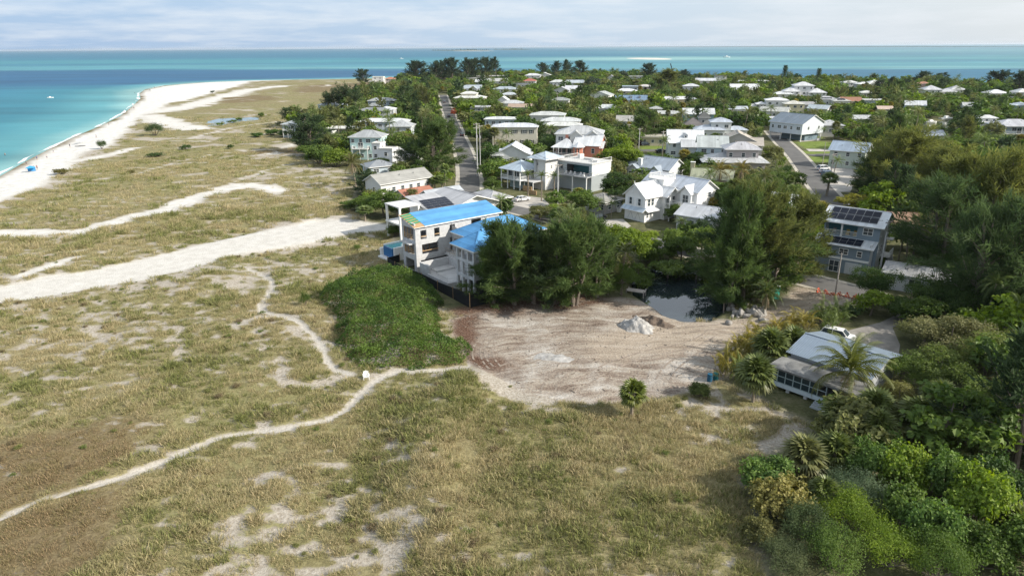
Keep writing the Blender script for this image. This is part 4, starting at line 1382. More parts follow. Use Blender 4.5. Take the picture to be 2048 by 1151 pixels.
# ------------------------------------------------------------------ grey three storey house with solar roof (right)
def grey_house():
 root = thing('solar_roof_house', 'slate blue three storey house with black solar panels on two roof levels', 'house', (59.2, 125.6, 0), R(-39))
 G = (.20, .255, .30)
 b = MB()
 wall_holes(b, 9.6, 0, 8.9, [(.3, 3.0, 6.45, 8.6), (3.3, 5.8, 6.45, 8.6)], .25, M_PAINT, lambda s, dp, z: (s, dp, z))
 b.build('front_wall', root, color=G)
 b = MB()
 b.box(9.35, 9.6, .252, 8, 0, 8.9, M_PAINT); b.box(0, .25, .252, 8, 0, 8.9, M_PAINT); b.box(.252, 9.348, 7.75, 8, 0, 8.9, M_PAINT)
 b.face([(9.598, .0, 8.9), (9.598, 8, 8.9), (9.598, 4, 10.75)], M_PAINT); b.face([(0.002, 8, 8.9), (.002, 0, 8.9), (.002, 4, 10.75)], M_PAINT)
 b.build('side_wall', root, color=(.62, .64, .65))
 b = MB(); b.box(.252, 9.348, .252, 7.74, 6.1, 6.3, M_TINT); b.box(.3, 5.9, 2.2, 2.4, 6.302, 8.85, M_TINT); b.build('loggia', root, color=(.10, .25, .30))
 for x, c in ((3.9, (.55, .38, .08)), (5.2, (.55, .38, .08)), (1.5, (.3, .3, .3))):
  bb = MB(); bb.box(x - .3, x + .3, 1.2, 1.8, 6.305, 6.75, M_TINT); bb.box(x - .3, x + .3, 1.8, 1.92, 6.305, 7.25, M_TINT); bb.build('lounge_chair', root, color=c)
 railing(root, [(.35, .1), (3.0, .1)], 6.32, .95, gap=.18); railing(root, [(3.3, .1), (5.8, .1)], 6.32, .95, gap=.18)
 column(root, 3.15, -.06, 6.2, 8.85, .28)
 put_window(root, 7.6, -.006, 7.75, 'f', 1.7, 1.35)
 roof_gable(root, 4.8, 4.0, 9.6, 8, 8.95, 1.85, .55, (.60, .63, .66), 'x', rake=.7)
 k = 1.85 / 4.0
 an = math.atan(k)
 for i in range(6):
  for j in range(2):
   y = .35 + j * 1.72
   link('solar_panel', solar_mesh(1.36, 1.66), root, (1.1 + i * 1.40, y + .75, 8.95 + .25 + (y + .75) * k), rot=(an, 0, 0))
 # lower projecting storeys
 b = MB()
 wall_holes(b, 9.3, 0, 5.2, [(.3, 2.6, 3.1, 4.95)], .25, M_PAINT, lambda s, dp, z: (s - .3, -2.6 + dp, z))
 b.build('lower_front_wall', root, color=G)
 b = MB(); b.box(8.75, 9.0, -2.348, -.002, 0, 5.9, M_PAINT); b.box(-.3, -.05, -2.348, -.002, 0, 5.9, M_PAINT); b.build('lower_side_wall', root, color=(.62, .64, .65))
 b = MB(); b.box(-.05, 8.75, -2.34, -.01, 2.7, 2.9, M_TINT); b.build('floor_slab', root, color=(.3, .3, .3))
 roof_mono(root, -.5, 9.2, -2.6, -.02, 5.22, 6.0, .4, (.60, .63, .66), th=.16)
 k2 = (6.0 - 5.22) / 2.58
 for i in range(6):
  for j in range(2):
   y = -2.45 + j * 1.1
   link('solar_panel', solar_mesh(1.24, 1.06), root, (.25 + i * 1.28, y + .45, 5.22 + .24 + (y + .45 + 2.6) * k2), rot=(math.atan(k2), 0, 0))
 railing(root, [(.05, -2.5), (2.25, -2.5)], 2.95, .95, gap=.18)
 put_window(root, 4.6, -2.606, 4.1, 'f', 1.6, 1.15); put_window(root, 7.3, -2.606, 4.0, 'f', .9, 1.15)
 b = MB(); b.box(-.4, 9.1, -2.68, -2.603, 2.55, 2.95, M_TRIM); b.build('belt_board', root)
 o = put_window(root, 3.3, -2.61, 1.15, 'f', 1.8, 2.2, name='entry_door')
 b = MB(); b.box(5.2, 8.0, -2.67, -2.604, .02, 2.2, M_TINT)
 for q in range(4):
  b.box(5.3, 7.9, -2.69, -2.671, .1 + q * .52, .52 + q * .52, M_TINT)
 b.build('garage_door', root, color=(.55, .57, .58))
 for z, y, w, h in ((9.1, 4.2, .7, .6), (7.0, 1.5, .4, .4), (4.4, 3.0, 1.1, 1.5), (4.4, 1.0, .7, .8)):
  put_window(root, 9.606, y, z, 'r', w, h)
 b = MB(); b.box(9.61, 11.2, 3.6, 6.6, 2.6, 2.85, M_TINT); b.box(9.61, 11.0, 5.0, 6.6, 5.6, 5.8, M_TINT); b.build('side_landing', root, color=WHITE)
 railing(root, [(11.1, 3.7), (11.1, 6.5)], 2.85)
 b = MB()
 for s in range(9):
  b.box(9.7, 11.1, 6.7 + s * .3, 7.0 + s * .3, 2.4 - s * .28, 2.6 - s * .28, M_TRIM)
 b.build('stair', root)
 register(root, [(-.3, -2.6, 0), (9.6, 0, 0), (0, 4, 10.7), (9.6, 4, 10.7)], 'the slate blue solar house', .98)

grey_house()

# ------------------------------------------------------------------ low house with ribbed metal roof (near right)
M_STAIN = mat('rolled_roofing', .95, var=.45, nscale=.5, objcol=True, bump=.1)

def cottage():
 root = thing('metal_roof_cottage', 'low cottage with ribbed silver metal roof and flat roofed screened porch', 'house', (38.4, 81.9, 0), R(-48))
 walls(root, 5.1, -.3, 9.4, 8.6, .5, 3.35, (.34, .36, .37), 'x', 1.1)
 m = mat('silver_sheet', .38, (.25, .31, .38), var=.16, nscale=.8, metal=.35, spec=.5)
 # roof: separate ribbed sheets, both slopes
 k = 1.15 / 4.9
 key = []
 for sgn, S in ((-1, 4.95), (1, 4.6)):
  b = MB()
  an = math.atan(k)
  L = S / math.cos(an)
  b.box(0, .548, 0, L, 0, .035, m)
  for rx in (.0, .26):
   b.box(rx, rx + .055, 0, L, .036, .085, m)
  me = b.mesh('roof_sheet')
  for i in range(19):
   o = link('roof_sheet', me, root, (-.15 + i * .55 + (0 if sgn < 0 else .55), sgn * S, 4.55 - S * k), rot=(an, 0, 0 if sgn < 0 else math.pi))
 b = MB(); b.bar((-.2, 0, 4.63), (10.4, 0, 4.63), .3, m, .05); b.build('ridge_cap', root)
 # porch with flat rolled roof
 b = MB(); b.box(-.3, 10.6, -9.1, -4.75, 2.72, 2.95, M_STAIN); b.build('porch_roof', root, color=(.21, .21, .205))
 b = MB(); b.box(-.1, 10.3, -8.8, -4.4, .42, .62, M_TINT); b.build('porch_floor', root, color=(.35, .37, .38))
 b = MB(); b.box(-.1, 6.9, -8.86, -8.7, .45, .95, M_TINT); b.build('base_board', root, color=(.55, .62, .66))
 scr = mat('porch_screen', .35, (.015, .035, .045), var=.3, nscale=1.0, spec=.5)
 b = MB()
 for i in range(8):
  x = -.05 + i * 1.0
  b.bar((x, -8.78, .95), (x, -8.78, 2.7), .09, M_TINT)
 for z in (1.0, 1.85, 2.66):
  b.bar((-.05, -8.78, z), (6.95, -8.78, z), .08, M_TINT)
 b.build('porch_frame', root, color=(.34, .42, .44))
 b = MB(); b.box(0, .9, -.02, .02, 0, .76, scr); pm = b.mesh('screen_panel')
 for i in range(6):
  for z in (1.06, 1.89):
   link('screen_panel', pm, root, (i + .0, -8.74, z))
 for j in range(4):
  for z in (1.06, 1.89):
   link('screen_panel', pm, root, (-.02, -8.6 + j * .98, z), math.pi / 2)
 b = MB()
 for x in (.2, 2.4, 4.6, 6.8, 9, 10.2):
  b.box(x - .2, x + .2, -8.75, -8.35, 0, .42, M_CONC)
 b.build('pier', root)
 b = MB()
 for s in range(3):
  b.box(5.9, 8.9, -9.4 - s * .42, -8.98 - s * .42, .0, .42 - s * .14, M_TINT)
 b.box(5.9, 8.9, -8.978, -8.862, 0, .44, M_TINT)
 b.build('steps', root, color=(.36, .39, .41))
 for i in range(4):
  put_window(root, 1.5 + i * 2.1, -4.62, 1.9, 'f', 1.4, 1.3, 'dark')
 put_window(root, 9.82, 0, 2.1, 'r', 1.2, 1.2)
 b = MB(); b.box(4.2, 9.8, 4.9, 6.6, 2.5, 2.62, M_TINT); b.build('back_stoop_roof', root, color=(.45, .43, .40))
 for x in (4.4, 9.6):
  column(root, x, 6.4, 0, 2.498, .16)
 register(root, [(0, -9, 0), (10.5, -9, 0), (0, 0, 4.6), (10.5, 0, 4.6), (0, -9, 2.9)], 'the metal roofed cottage', .7)

cottage()

# ------------------------------------------------------------------ white gabled house with roof walk
def gabled_house():
 root = thing('gabled_house', 'white gabled timber house with railed roof walk, balconies and gable fretwork', 'house', (27.9, 164.8, 0), R(-52))
 W = (.78, .78, .77); RW = (.72, .73, .74)
 walls(root, 3.2, 4.0, 6.4, 8, 0, 6.2, W, 'y', 2.7)
 roof_gable(root, 3.2, 4.0, 6.4, 8, 6.22, 2.7, .55, RW, 'y')
 for x in (1.8, 4.6):
  put_window(root, x, -.006, 4.7, 'f', 1.0, 1.8, shutter=(.66, .68, .69))
 roof_mono(root, -.2, 6.6, -1.0, -.02, 2.75, 3.35, .25, RBLUE, name='pent_roof', th=.12)
 b = MB()
 for k in range(2):
  x = 1.0 + k * 2.3
  b.box(x, x + 2.1, -.06, -.005, .05, 2.3, M_TRIM)
  b.bar((x + .1, -.09, .3), (x + 1.0, -.09, 2.1), .09, M_TINT, .04); b.bar((x + 2.0, -.09, .3), (x + 1.1, -.09, 2.1), .09, M_TINT, .04)
 b.build('garage_door', root, color=(.45, .47, .49))
 b = MB()
 for k in range(-4, 5):
  x = 3.2 + k * .38
  zt = 8.75 - abs(k) * .36
  b.bar((3.2 + k * .16, -.5, 7.0), (x, -.5, zt), .07, M_TRIM, .05)
 b.bar((1.4, -.5, 6.95), (5.0, -.5, 6.95), .12, M_TRIM, .1); b.bar((3.2, -.5, 6.9), (3.2, -.5, 9.7), .12, M_TRIM)
 b.build('fretwork', root)
 # right side: pent roof, windows, porch gable with balcony
 b = MB()
 b.face([(6.41, -.2, 3.3), (7.6, -.2, 2.75), (7.6, 4.2, 2.75), (6.41, 4.2, 3.3)], M_SEAM, [(0, 0), (0, 1.3), (4.4, 1.3), (4.4, 0)])
 b.face([(6.41, 4.2, 3.2), (7.6, 4.2, 2.65), (7.6, -.2, 2.65), (6.41, -.2, 3.2)], M_TRIM); b.face([(7.6, -.2, 2.65), (7.6, 4.2, 2.65), (7.6, 4.2, 2.75), (7.6, -.2, 2.75)], M_TRIM)
 b.build('pent_roof', root, color=RW)
 for y in (1.3, 2.6):
  put_window(root, 6.406, y, 4.7, 'r', 1.0, 1.8)
 for y in (1.0, 2.2):
  put_window(root, 6.406, y, 1.5, 'r', .8, 1.0)
 walls(root, 5.4, 7.9, 4.2, 4.2, 0, 6.0, W, 'x', 1.6, 'porch_wall')
 roof_gable(root, 5.0, 7.9, 6.4, 4.2, 6.02, 1.7, .5, RW, 'x', name='porch_gable_roof')
 deck(root, 7.52, 9.4, 5.4, 10.3, 3.3)
 railing(root, [(7.55, 5.5), (9.3, 5.5), (9.3, 10.2), (7.55, 10.2)], 3.3)
 for y in (5.6, 10.1):
  column(root, 9.2, y, 0, 5.9, .2)
 for y in (6.8, 9.0):
  put_window(root, 7.506, y, 4.5, 'r', 1.1, 2.0, name='balcony_door')
 # roof walk
 walls(root, 3.0, 9.6, 4.6, 4.0, 0, 9.0, W, name='tower_wall')
 deck(root, .5, 5.5, 7.4, 11.8, 9.24, WHITE, .24, 'roof_walk')
 railing(root, [(.6, 7.5), (5.4, 7.5), (5.4, 11.7), (.6, 11.7), (.6, 7.5)], 9.24, 1.05, gap=.22)
 put_window(root, 5.306, 9.6, 7.6, 'r', .5, .5)
 # rear wing
 walls(root, 5.4, 13.4, 17, 7.4, 0, 7.3, W, 'x', 2.3, 'rear_wall')
 roof_gable(root, 5.4, 13.4, 17, 7.4, 7.32, 2.3, .55, (.50, .54, .60), 'x', name='rear_roof')
 walls(root, 11.3, 9.3, 3.2, 1.2, 4.0, 7.0, W, 'y', 1.4, 'bay_wall')
 roof_gable(root, 11.3, 9.9, 3.4, 3.2, 7.02, 1.5, .4, RW, 'y', name='bay_roof')
 deck(root, 7.2, 13.8, 6.6, 8.69, 4.0)
 railing(root, [(7.3, 8.6), (7.3, 6.7), (13.7, 6.7), (13.7, 8.6)], 4.0)
 for x in (7.4, 10.5, 13.6):
  column(root, x, 6.8, 0, 3.775, .22)
 put_window(root, 11.3, 8.694, 5.3, 'f', 1.8, 2.2, name='balcony_door')
 put_window(root, 13.906, 14.4, 6.2, 'r', 1.3, 1.3); put_window(root, 13.906, 13.6, 3.2, 'r', .6, .6)
 put_window(root, 6.3, 9.69, 6.3, 'f', .8, .9)
 register(root, [(0, 0, 0), (6, 0, 0), (0, 0, 6), (3, 8, 9.5), (13.9, 10, 0), (13.9, 17, 9.5)], 'the white house with a roof walk', .93)

gabled_house()

# ------------------------------------------------------------------ pale house with two pyramid roofs, and the flat roofed deck house next to it
def pyramid_house():
 root = thing('pyramid_roof_house', 'pale grey house with two blue white pyramid roofs and veranda on tall posts', 'house', (2.4, 199.6, 0), R(-46))
 W = (.56, .58, .58)
 walls(root, -4.3, 5.6, 6.6, 6.6, 2.9, 5.6, W)
 walls(root, -4.0, 5.6, 5.4, 6.0, 0, 2.65, (.30, .38, .38), name='lower_wall')
 deck(root, -8.3, 0, .2, 9, 2.9, (.60, .62, .63), .25, 'veranda')
 railing(root, [(-8.2, 8.8), (-8.2, .3), (-.1, .3), (-.1, 8)], 2.9)
 for x, y in ((-8.1, .4), (-5.4, .4), (-2.7, .4), (-.2, .4), (-8.1, 4.6), (-8.1, 8.8), (-.2, 4.6)):
  column(root, x, y, 0, 5.55, .24)
 roof_hip(root, -4.1, 4.8, 8.6, 8.8, 5.6, 2.3, .5, RBLUE)
 for x in (-6.2, -4.4, -2.6):
  put_window(root, x, 2.29, 4.25, 'f', 1.5, 1.9, 'dark')
 for y in (4.4, 7):
  put_window(root, -.99, y, 4.25, 'r', 1.3, 1.8, 'dark')
 walls(root, 2.6, 8.4, 4.8, 5.2, 0, 9.0, (.62, .62, .61), name='tower_wall')
 roof_hip(root, 2.6, 8.4, 4.8, 5.2, 9.02, 1.7, 1.5, RBLUE, name='tower_roof')
 put_window(root, 5.006, 8.4, 6.6, 'r', .7, 1.0); put_window(root, 1.6, 5.79, 7.4, 'f', 1.2, .9)
 b = MB(); b.tube([(1.2, 5.5, 5.2), (1.2, 5.5, 8.6)], .55, M_TINT, 10); b.build('round_bay', root, color=(.42, .45, .47))
 b = MB(); b.box(.3, 4.2, 1.4, 5.6, 2.6, 2.8, M_TINT); b.build('entry_canopy', root, color=(.50, .50, .50))
 for x, y in ((.5, 1.6), (4.0, 1.6)):
  column(root, x, y, 0, 2.598, .18)
 b = MB(); b.box(.4, 4, 1.0, 1.2, 0, 1.5, M_WOOD); b.box(4.6, 8.2, -1.4, -1.2, 0, 1.2, M_WOOD); b.build('timber_screen', root)
 register(root, [(-8, 0, 0), (5, 5, 0), (-4, 5, 7.9), (2.6, 8.4, 10.6)], 'the pale house with two pyramid roofs', .95)
 root2 = thing('deck_house', 'flat roofed house with railed roof terrace and open teal upper deck', 'house', (12.2, 203.2, 0), R(-43))
 walls(root2, 6.4, 7.4, 12.4, 9.6, 0, 4.6, (.30, .33, .34))
 b = MB()
 wall_holes(b, 12.4, 4.6, 7.9, [(3.2, 11.4, 4.75, 7.4)], .25, M_PAINT, lambda s, dp, z: (.2 + s, 2.6 + dp, z))
 b.build('upper_wall', root2, color=(.38, .43, .45))
 b = MB(); b.box(12.3, 12.6, 2.852, 12.2, 4.602, 7.9, M_PAINT); b.box(.2, .45, 2.852, 12.2, 4.602, 7.9, M_PAINT); b.box(.452, 12.298, 11.95, 12.2, 4.602, 7.9, M_PAINT)
 b.build('side_wall', root2, color=(.64, .66, .66))
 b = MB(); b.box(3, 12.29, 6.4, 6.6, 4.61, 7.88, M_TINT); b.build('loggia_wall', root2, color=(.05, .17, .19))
 deck(root2, 2.2, 12.8, 0, 2.58, 4.62, (.40, .41, .42))
 railing(root2, [(2.3, 2.5), (2.3, .1), (12.7, .1), (12.7, 2.5)], 4.62, m=M_STEEL, gap=.5)
 b = MB(); b.box(.0, 12.8, 2.4, 12.4, 7.902, 8.15, M_TINT); b.build('roof_terrace', root2, color=(.52, .52, .51))
 railing(root2, [(.2, 12.2), (.2, 2.6), (12.6, 2.6), (12.6, 12.2)], 8.15, 1.0, gap=.6)
 b = MB(); b.box(5.5, 9, 8, 9, 8.152, 8.7, M_TINT); b.box(9.6, 12, 6, 7.2, 8.152, 8.8, M_TINT); b.box(2.4, 3.4, 9, 11, 8.152, 9.3, M_TINT); b.build('terrace_seating', root2, color=(.62, .61, .58))
 for x, y in ((4.2, 1.2), (5.6, 1.6), (7.4, 1.2), (9.4, 1.5), (10.8, 1.1)):
  bb = MB(); bb.box(x - .3, x + .3, y - .3, y + .3, 4.64, 5.05, M_TINT); bb.box(x - .3, x + .3, y + .2, y + .3, 5.06, 5.6, M_TINT); bb.build('deck_chair', root2, color=(.66, .66, .65))
 put_window(root2, 1.6, 2.59, 6.3, 'f', .9, 1.3, 'dark')
 for x in (2.4, 7.5, 12.5):
  column(root2, x, .3, 0, 4.395, .26)
 register(root2, [(0, 0, 0), (12.6, 2, 0), (0, 12, 9), (12.6, 12, 9)], 'the flat roofed deck house', .9)

pyramid_house()

# ------------------------------------------------------------------ coral house with corner turret
def coral_house():
 o = at(1163, 331, 0)
 root = thing('coral_house', 'coral pink gabled house with white verandas and a round roofed corner bay', 'house', (o.x, o.y, 0), R(-20))
 CO = (.64, .26, .18)
 b = MB()
 walls(root, 1.5, 5.5, 9, 9.6, 0, 7.2, CO, 'x', 3.0)
 roof_gable(root, 1.5, 5.5, 9, 9.6, 7.22, 3.0, .6, RWHITE, 'x')
 walls(root, 6.4, 3.4, 1.2, 4.4, 0, 6.4, CO, name='gable_bay')
 roof_gable(root, 5.6, 3.4, 3.0, 4.4, 6.42, 1.8, .4, RWHITE, 'x', name='bay_roof')
 for z in (2.2, 5.2):
  put_window(root, 7.006, 3.4, z, 'r', 1.3, 1.9); put_window(root, 6.006, 8.0, z, 'r', 1.1, 1.6)
  put_window(root, 3.8, .69, z, 'f', 1.2, 1.8)
 # corner bay
 pts = [(math.cos(math.pi / 3 * k + .52) * 1.9 - 1.2, math.sin(math.pi / 3 * k + .52) * 1.9 - .2) for k in range(6)]
 b = MB(); b.hexa([(*p, 0) for p in pts], [(*p, 6.6) for p in pts], M_PAINT); b.build('corner_bay', root, color=CO)
 b = MB()
 big = [((p[0] + 1.2) * 1.4 - 1.2, (p[1] + .2) * 1.4 - .2) for p in pts]
 for k in range(6):
  b.face([(*big[k], 6.6), (*big[(k + 1) % 6], 6.6), (-1.2, -.2, 8.3)], M_SEAM, [(0, 0), (2, 0), (1, 2)])
 b.face([(*p, 6.59) for p in reversed(big)], M_TRIM)
 b.build('bay_cone_roof', root, color=RWHITE)
 for z in (2.0, 5.3):
  put_window(root, -1.2, -1.87, z, 'f', 1.6, 1.9, 'std')
  put_window(root, .47, -.2, z, 'r', .9, 1.7)
 # verandas to the left
 walls(root, -6.6, 6.2, 7.2, 7.8, 0, 6.0, (.60, .44, .40), name='left_wall')
 roof_hip(root, -6.6, 5.2, 8.0, 11, 6.0, 2.8, .6, RWHITE, name='left_roof')
 deck(root, -10.4, -2.6, -1.2, 2.28, 3.3)
 railing(root, [(-10.3, 2.2), (-10.3, -1.1), (-2.7, -1.1)], 3.3); railing(root, [(-10.3, 2.2), (-10.3, -1.1), (-2.7, -1.1)], .25)
 for k in range(5):
  column(root, -10.2 + k * 1.85, -1.0, 0, 6.1 if k < 2 else 3.08, .22)
 for x in (-9, -7.2, -5.2):
  put_window(root, x, 2.29, 4.6, 'f', 1.4, 2.1, 'dark'); put_window(root, x, 2.29, 1.4, 'f', 1.5, 2.2, 'dark')
 b = MB(); b.box(-7.2, -6.2, 4, 5, 6.5, 10.2, M_PAINT); b.box(-7.3, -6.1, 3.9, 5.1, 10.201, 10.4, M_TRIM); b.build('chimney', root, color=CO)
 register(root, [(-10, -1, 0), (7, 1, 0), (-6, 5, 9), (1.5, 5, 10.3)], 'the coral house', .9)

coral_house()

# ------------------------------------------------------------------ the rest of the town, house by house
def H(short, label, ex, ey, wpx, d, h, **k):
 f = topx(at(ex, ey, h))[2]
 k.setdefault('rot', -8)
 w = wpx * f / F_PX / max(.8, math.cos(R(k['rot'])))
 return house(short, label, ex, ey, w, d, h, **k)

# --- beach side of the long road, near to far
H('the long grey gabled house', 'long low house with plain grey gable roof and white wall behind the dune shrubs', 797, 356, 96, 8.0, 4.6, rot=43, roof='gablex', rise=1.9, rc=(.37, .37, .37), m=M_SHINGLE, wc=(.62, .62, .60), floors=1, nf=6, ns=1, keep=.72)
H('the brick red roofed house', 'low house with dull brick red roof between shrubs and the white solar house', 828, 386, 52, 7, 3.4, rot=40, roof='gablex', rise=1.3, rc=(.34, .15, .11), m=M_SHINGLE, wc=(.5, .4, .35), floors=1, nf=3)
H('the pale multi gabled house', 'small pale house with several blue white gables behind the solar arrays', 884, 389, 62, 6, 4.4, rot=40, roof='gablex', rise=1.6, rc=(.56, .60, .64), wc=(.62, .65, .67), floors=1, nf=3,
  parts=[dict(cx=-2.4, cy=-2.2, w=3.4, d=4, h=4.0, roof='gabley', rise=1.4, nf=1), dict(cx=2.2, cy=-2.4, w=3.6, d=4, h=4.1, roof='gabley', rise=1.5, nf=1)])
H('the grey house with outside stairs', 'small bluish grey house with outside stairs half hidden by palms', 757, 330, 44, 7, 5.0, rot=30, rise=1.5, rc=(.40, .43, .46), wc=(.45, .52, .57), nf=2, floors=2)
H('the tall white block house', 'tall narrow white cube house with small dark windows beside the teal house', 757, 287, 17, 4.5, 8.2, rot=-14, roof='flat', rc=WHITE, wc=(.74, .75, .76), nf=1, ns=1, floors=3, over=.15, parts=[dict(cx=8, cy=3, w=13, d=6, h=5.8, nf=3, floors=2), dict(cx=4, cy=-1, w=5, d=5, h=6.6, nf=1, floors=2)], keep=.75)
H('the teal balcony house', 'pale teal three storey house with grey hip roof and white corner balconies', 737, 272, 62, 9, 8.3, rot=-6, rise=2.2, rc=(.44, .46, .48), wc=TEALW, nf=4, floors=3, balcony=True, keep=.75)
H('the pyramid roofed white house', 'white house with small grey pyramid roof in front of a long white roof', 803, 251, 46, 10, 6.0, rot=-4, rise=2.3, rc=(.50, .52, .54), wc=(.55, .60, .63), nf=3)
H('the long white hip roofed house', 'long two storey pale blue house under a wide white hip roof', 770, 242, 94, 9, 7.0, rot=-4, rise=1.2, rc=RWHITE, wc=(.56, .62, .66), nf=8, floors=2)
H('the long flat white house', 'long low house with flat white roof and dark front', 694, 256, 66, 8, 3.4, rot=-4, roof='flat', rc=(.62, .62, .61), wc=(.30, .29, .28), floors=1, nf=4, over=1.0)
H('the little white flat house', 'little white flat roofed pool house beside big feathery pine', 655, 264, 22, 6, 3.2, rot=-4, roof='flat', rc=WHITE, wc=WHITE, floors=1, nf=1)
H('the grey beach house', 'grey two storey beach house partly behind the big lone pine', 590, 247, 38, 9, 6.2, rot=-6, rise=1.6, rc=(.42, .46, .46), wc=(.40, .46, .48), nf=3, balcony=True)
H('the grey roofed white house', 'white house with wide grey roof between garden trees', 752, 220, 66, 9, 6.0, rot=-4, rise=1.3, rc=(.36, .38, .40), wc=(.55, .58, .60), nf=5, parts=[dict(cx=6, cy=2, w=9, d=9, h=6.3, rc=RWHITE, rise=1.5, nf=2)])
H('the blue grey porch house', 'blue grey two storey house with hipped porch roof near the meadow edge', 764, 201, 50, 9, 7.2, rot=-4, rise=1.7, rc=(.46, .49, .52), wc=(.34, .42, .50), nf=5, balcony=True, parts=[dict(cx=-2.5, cy=-6, w=9, d=4, h=4.2, rise=1.8, nf=3, floors=1)])
H('the blue house behind pines', 'low pale blue house showing between pine trunks at the meadow edge', 668, 209, 58, 8, 3.6, rot=-3, rise=1.2, rc=(.48, .53, .58), wc=(.40, .55, .66), nf=5, floors=1)
H('the white meadow tower house', 'white modern house with stacked flat roofs standing alone by the far shore', 757, 154, 22, 8, 8.4, rot=-4, roof='flat', rc=WHITE, wc=(.76, .76, .75), nf=2, over=.2, floors=3, parts=[dict(cx=-6, cy=-2, w=7, d=7, h=4.2, nf=2, floors=1), dict(cx=6, cy=1, w=2.2, d=3, h=7.4, nf=0)], keep=.72)
H('the red tiled house by the far shore', 'small white house with red tile roof next to the stacked white modern house', 781, 158, 18, 8, 5.0, rot=-4, rise=2.0, rc=RTILE, wc=(.70, .62, .56), nf=2)
H('the long pink roofed house', 'long low house with pinkish tile roof under the tall far pines', 888, 158, 58, 9, 4.0, rot=-4, roof='gablex', rise=1.4, rc=(.52, .34, .27), m=M_SHINGLE, wc=(.70, .60, .52), nf=6, floors=1)
H('the small flat white house', 'small flat roofed white house right of the long pink roof', 945, 156, 26, 8, 4.4, rot=-4, roof='flat', rc=WHITE, wc=WHITE, nf=3, floors=1)
H('the big beige flat house', 'big beige flat roofed block near the far water', 984, 152, 60, 12, 6.0, rot=-4, roof='flat', rc=(.60, .58, .55), wc=(.42, .40, .37), nf=8, floors=2)
H('the wide blue white gables', 'wide house with steep blue white gables before the beige block', 938, 176, 50, 9, 5.0, rot=-6, roof='gablex', rise=2.6, rc=(.55, .62, .70), wc=(.62, .64, .66), nf=4, parts=[dict(cx=5, cy=-5, w=7, d=6, h=4.6, roof='gabley', rise=2.6, nf=1), dict(cx=-6, cy=-5, w=6, d=6, h=4.6, roof='gabley', rise=2.3, nf=1)])
H('the sprawling white gabled house', 'sprawling white house with crossing gables left of the dark long roof', 985, 163, 66, 10, 5.2, rot=-8, roof='gablex', rise=2.2, rc=RWHITE, wc=WHITE, nf=6, parts=[dict(cx=8, cy=-6, w=8, d=6, h=4.8, roof='gabley', rise=2.2)])
H('the cream tiered house', 'cream house with two tiers of white hip roof beside the long road', 941, 195, 60, 11, 6.0, rot=-6, rise=1.7, rc=(.62, .63, .64), wc=CREAM, nf=4, parts=[dict(cx=-1, cy=2, w=11, d=7, h=8.6, z0=5, rise=1.5, nf=3, floors=1), dict(cx=-8, cy=1, w=5, d=7, h=4.6, rise=1.4, nf=1)])
H('the flat house with a dark roof panel', 'flat roofed grey house with dark square on its white roof', 960, 214, 36, 9, 5.2, rot=-6, roof='flat', rc=(.60, .61, .62), wc=(.34, .38, .36), nf=3, over=.5)
# --- right of the long road
H('the pale blue flat house', 'pale blue house with white shallow roof behind the cream shutter house', 1002, 237, 60, 9, 7.2, rot=-6, rise=.8, rc=RWHITE, wc=(.50, .58, .62), nf=5, floors=2)
H('the cream shutter house', 'cream two storey house with rows of black shuttered windows', 1031, 252, 88, 10, 8.2, rot=-5, rise=1.2, rc=RWHITE, wc=(.62, .59, .50), nf=5, ns=2, floors=2, shutter=(.03, .035, .035), ww=1.1, keep=.75, stilts=.0)
H('the white butterfly gable house', 'white gabled house with sliding split roof and glazed corner below the cream house', 1028, 305, 68, 10, 4.4, rot=-8, roof='gabley', rise=3.2, rc=RWHITE, wc=(.66, .68, .69), nf=3, floors=1, keep=.65, parts=[dict(cx=-5.4, cy=-.6, w=3.4, d=9, h=4.0, roof='mono', rise=.9, nf=2)])
H('the first white hip roof of the row', 'white hipped house farthest back of the row behind the coral house', 1096, 229, 66, 10, 8.0, rot=-8, rise=1.4, rc=RWHITE, wc=(.66, .66, .62), nf=4)
H('the second white hip roof of the row', 'white hipped house second from the back of the row behind the coral house', 1122, 241, 74, 9, 8.2, rot=-8, rise=1.4, rc=RWHITE, wc=(.66, .66, .60), nf=5)
H('the cream hip roof of the row', 'cream walled house with broad pale grey hip roof in the row behind the coral house', 1124, 250, 76, 8, 7.6, rot=-8, rise=1.2, rc=(.60, .61, .61), wc=(.58, .56, .44), nf=5)
H('the big white house behind the coral one', 'big white three storey house with small roof gables rising behind the coral house', 1160, 265, 88, 12, 10.2, rot=-10, rise=2.4, rc=RWHITE, wc=(.68, .68, .66), nf=5, ns=3, floors=3, keep=.75, parts=[dict(cx=5, cy=-5.2, w=4, d=3, h=10.0, roof='gabley', rise=1.5, nf=1), dict(cx=-1, cy=-5.2, w=4, d=3, h=10.0, roof='gabley', rise=1.5, nf=1)])
H('the low grey hut', 'low hut with hipped grey roof between palms left of the gabled white house', 1206, 397, 44, 7, 3.0, rot=-48, rise=1.4, rc=(.40, .39, .37), m=M_SHINGLE, wc=(.34, .33, .32), nf=3, floors=1, keep=.8)
H('the blue grey cottage with a white chimney', 'blue grey roofed cottage with big white chimney above the gabled white house', 1311, 330, 78, 9, 4.2, rot=-44, roof='gablex', rise=2.6, rc=(.44, .50, .56), wc=(.62, .65, .66), nf=3, floors=1, chimney=(-3, -4.2, 6.4), parts=[dict(cx=-4, cy=-4.5, w=4, d=4, h=3.4, roof='gabley', rise=1.4), dict(cx=4, cy=-4.6, w=4, d=4, h=3.5, roof='gabley', rise=1.5)], keep=.72)
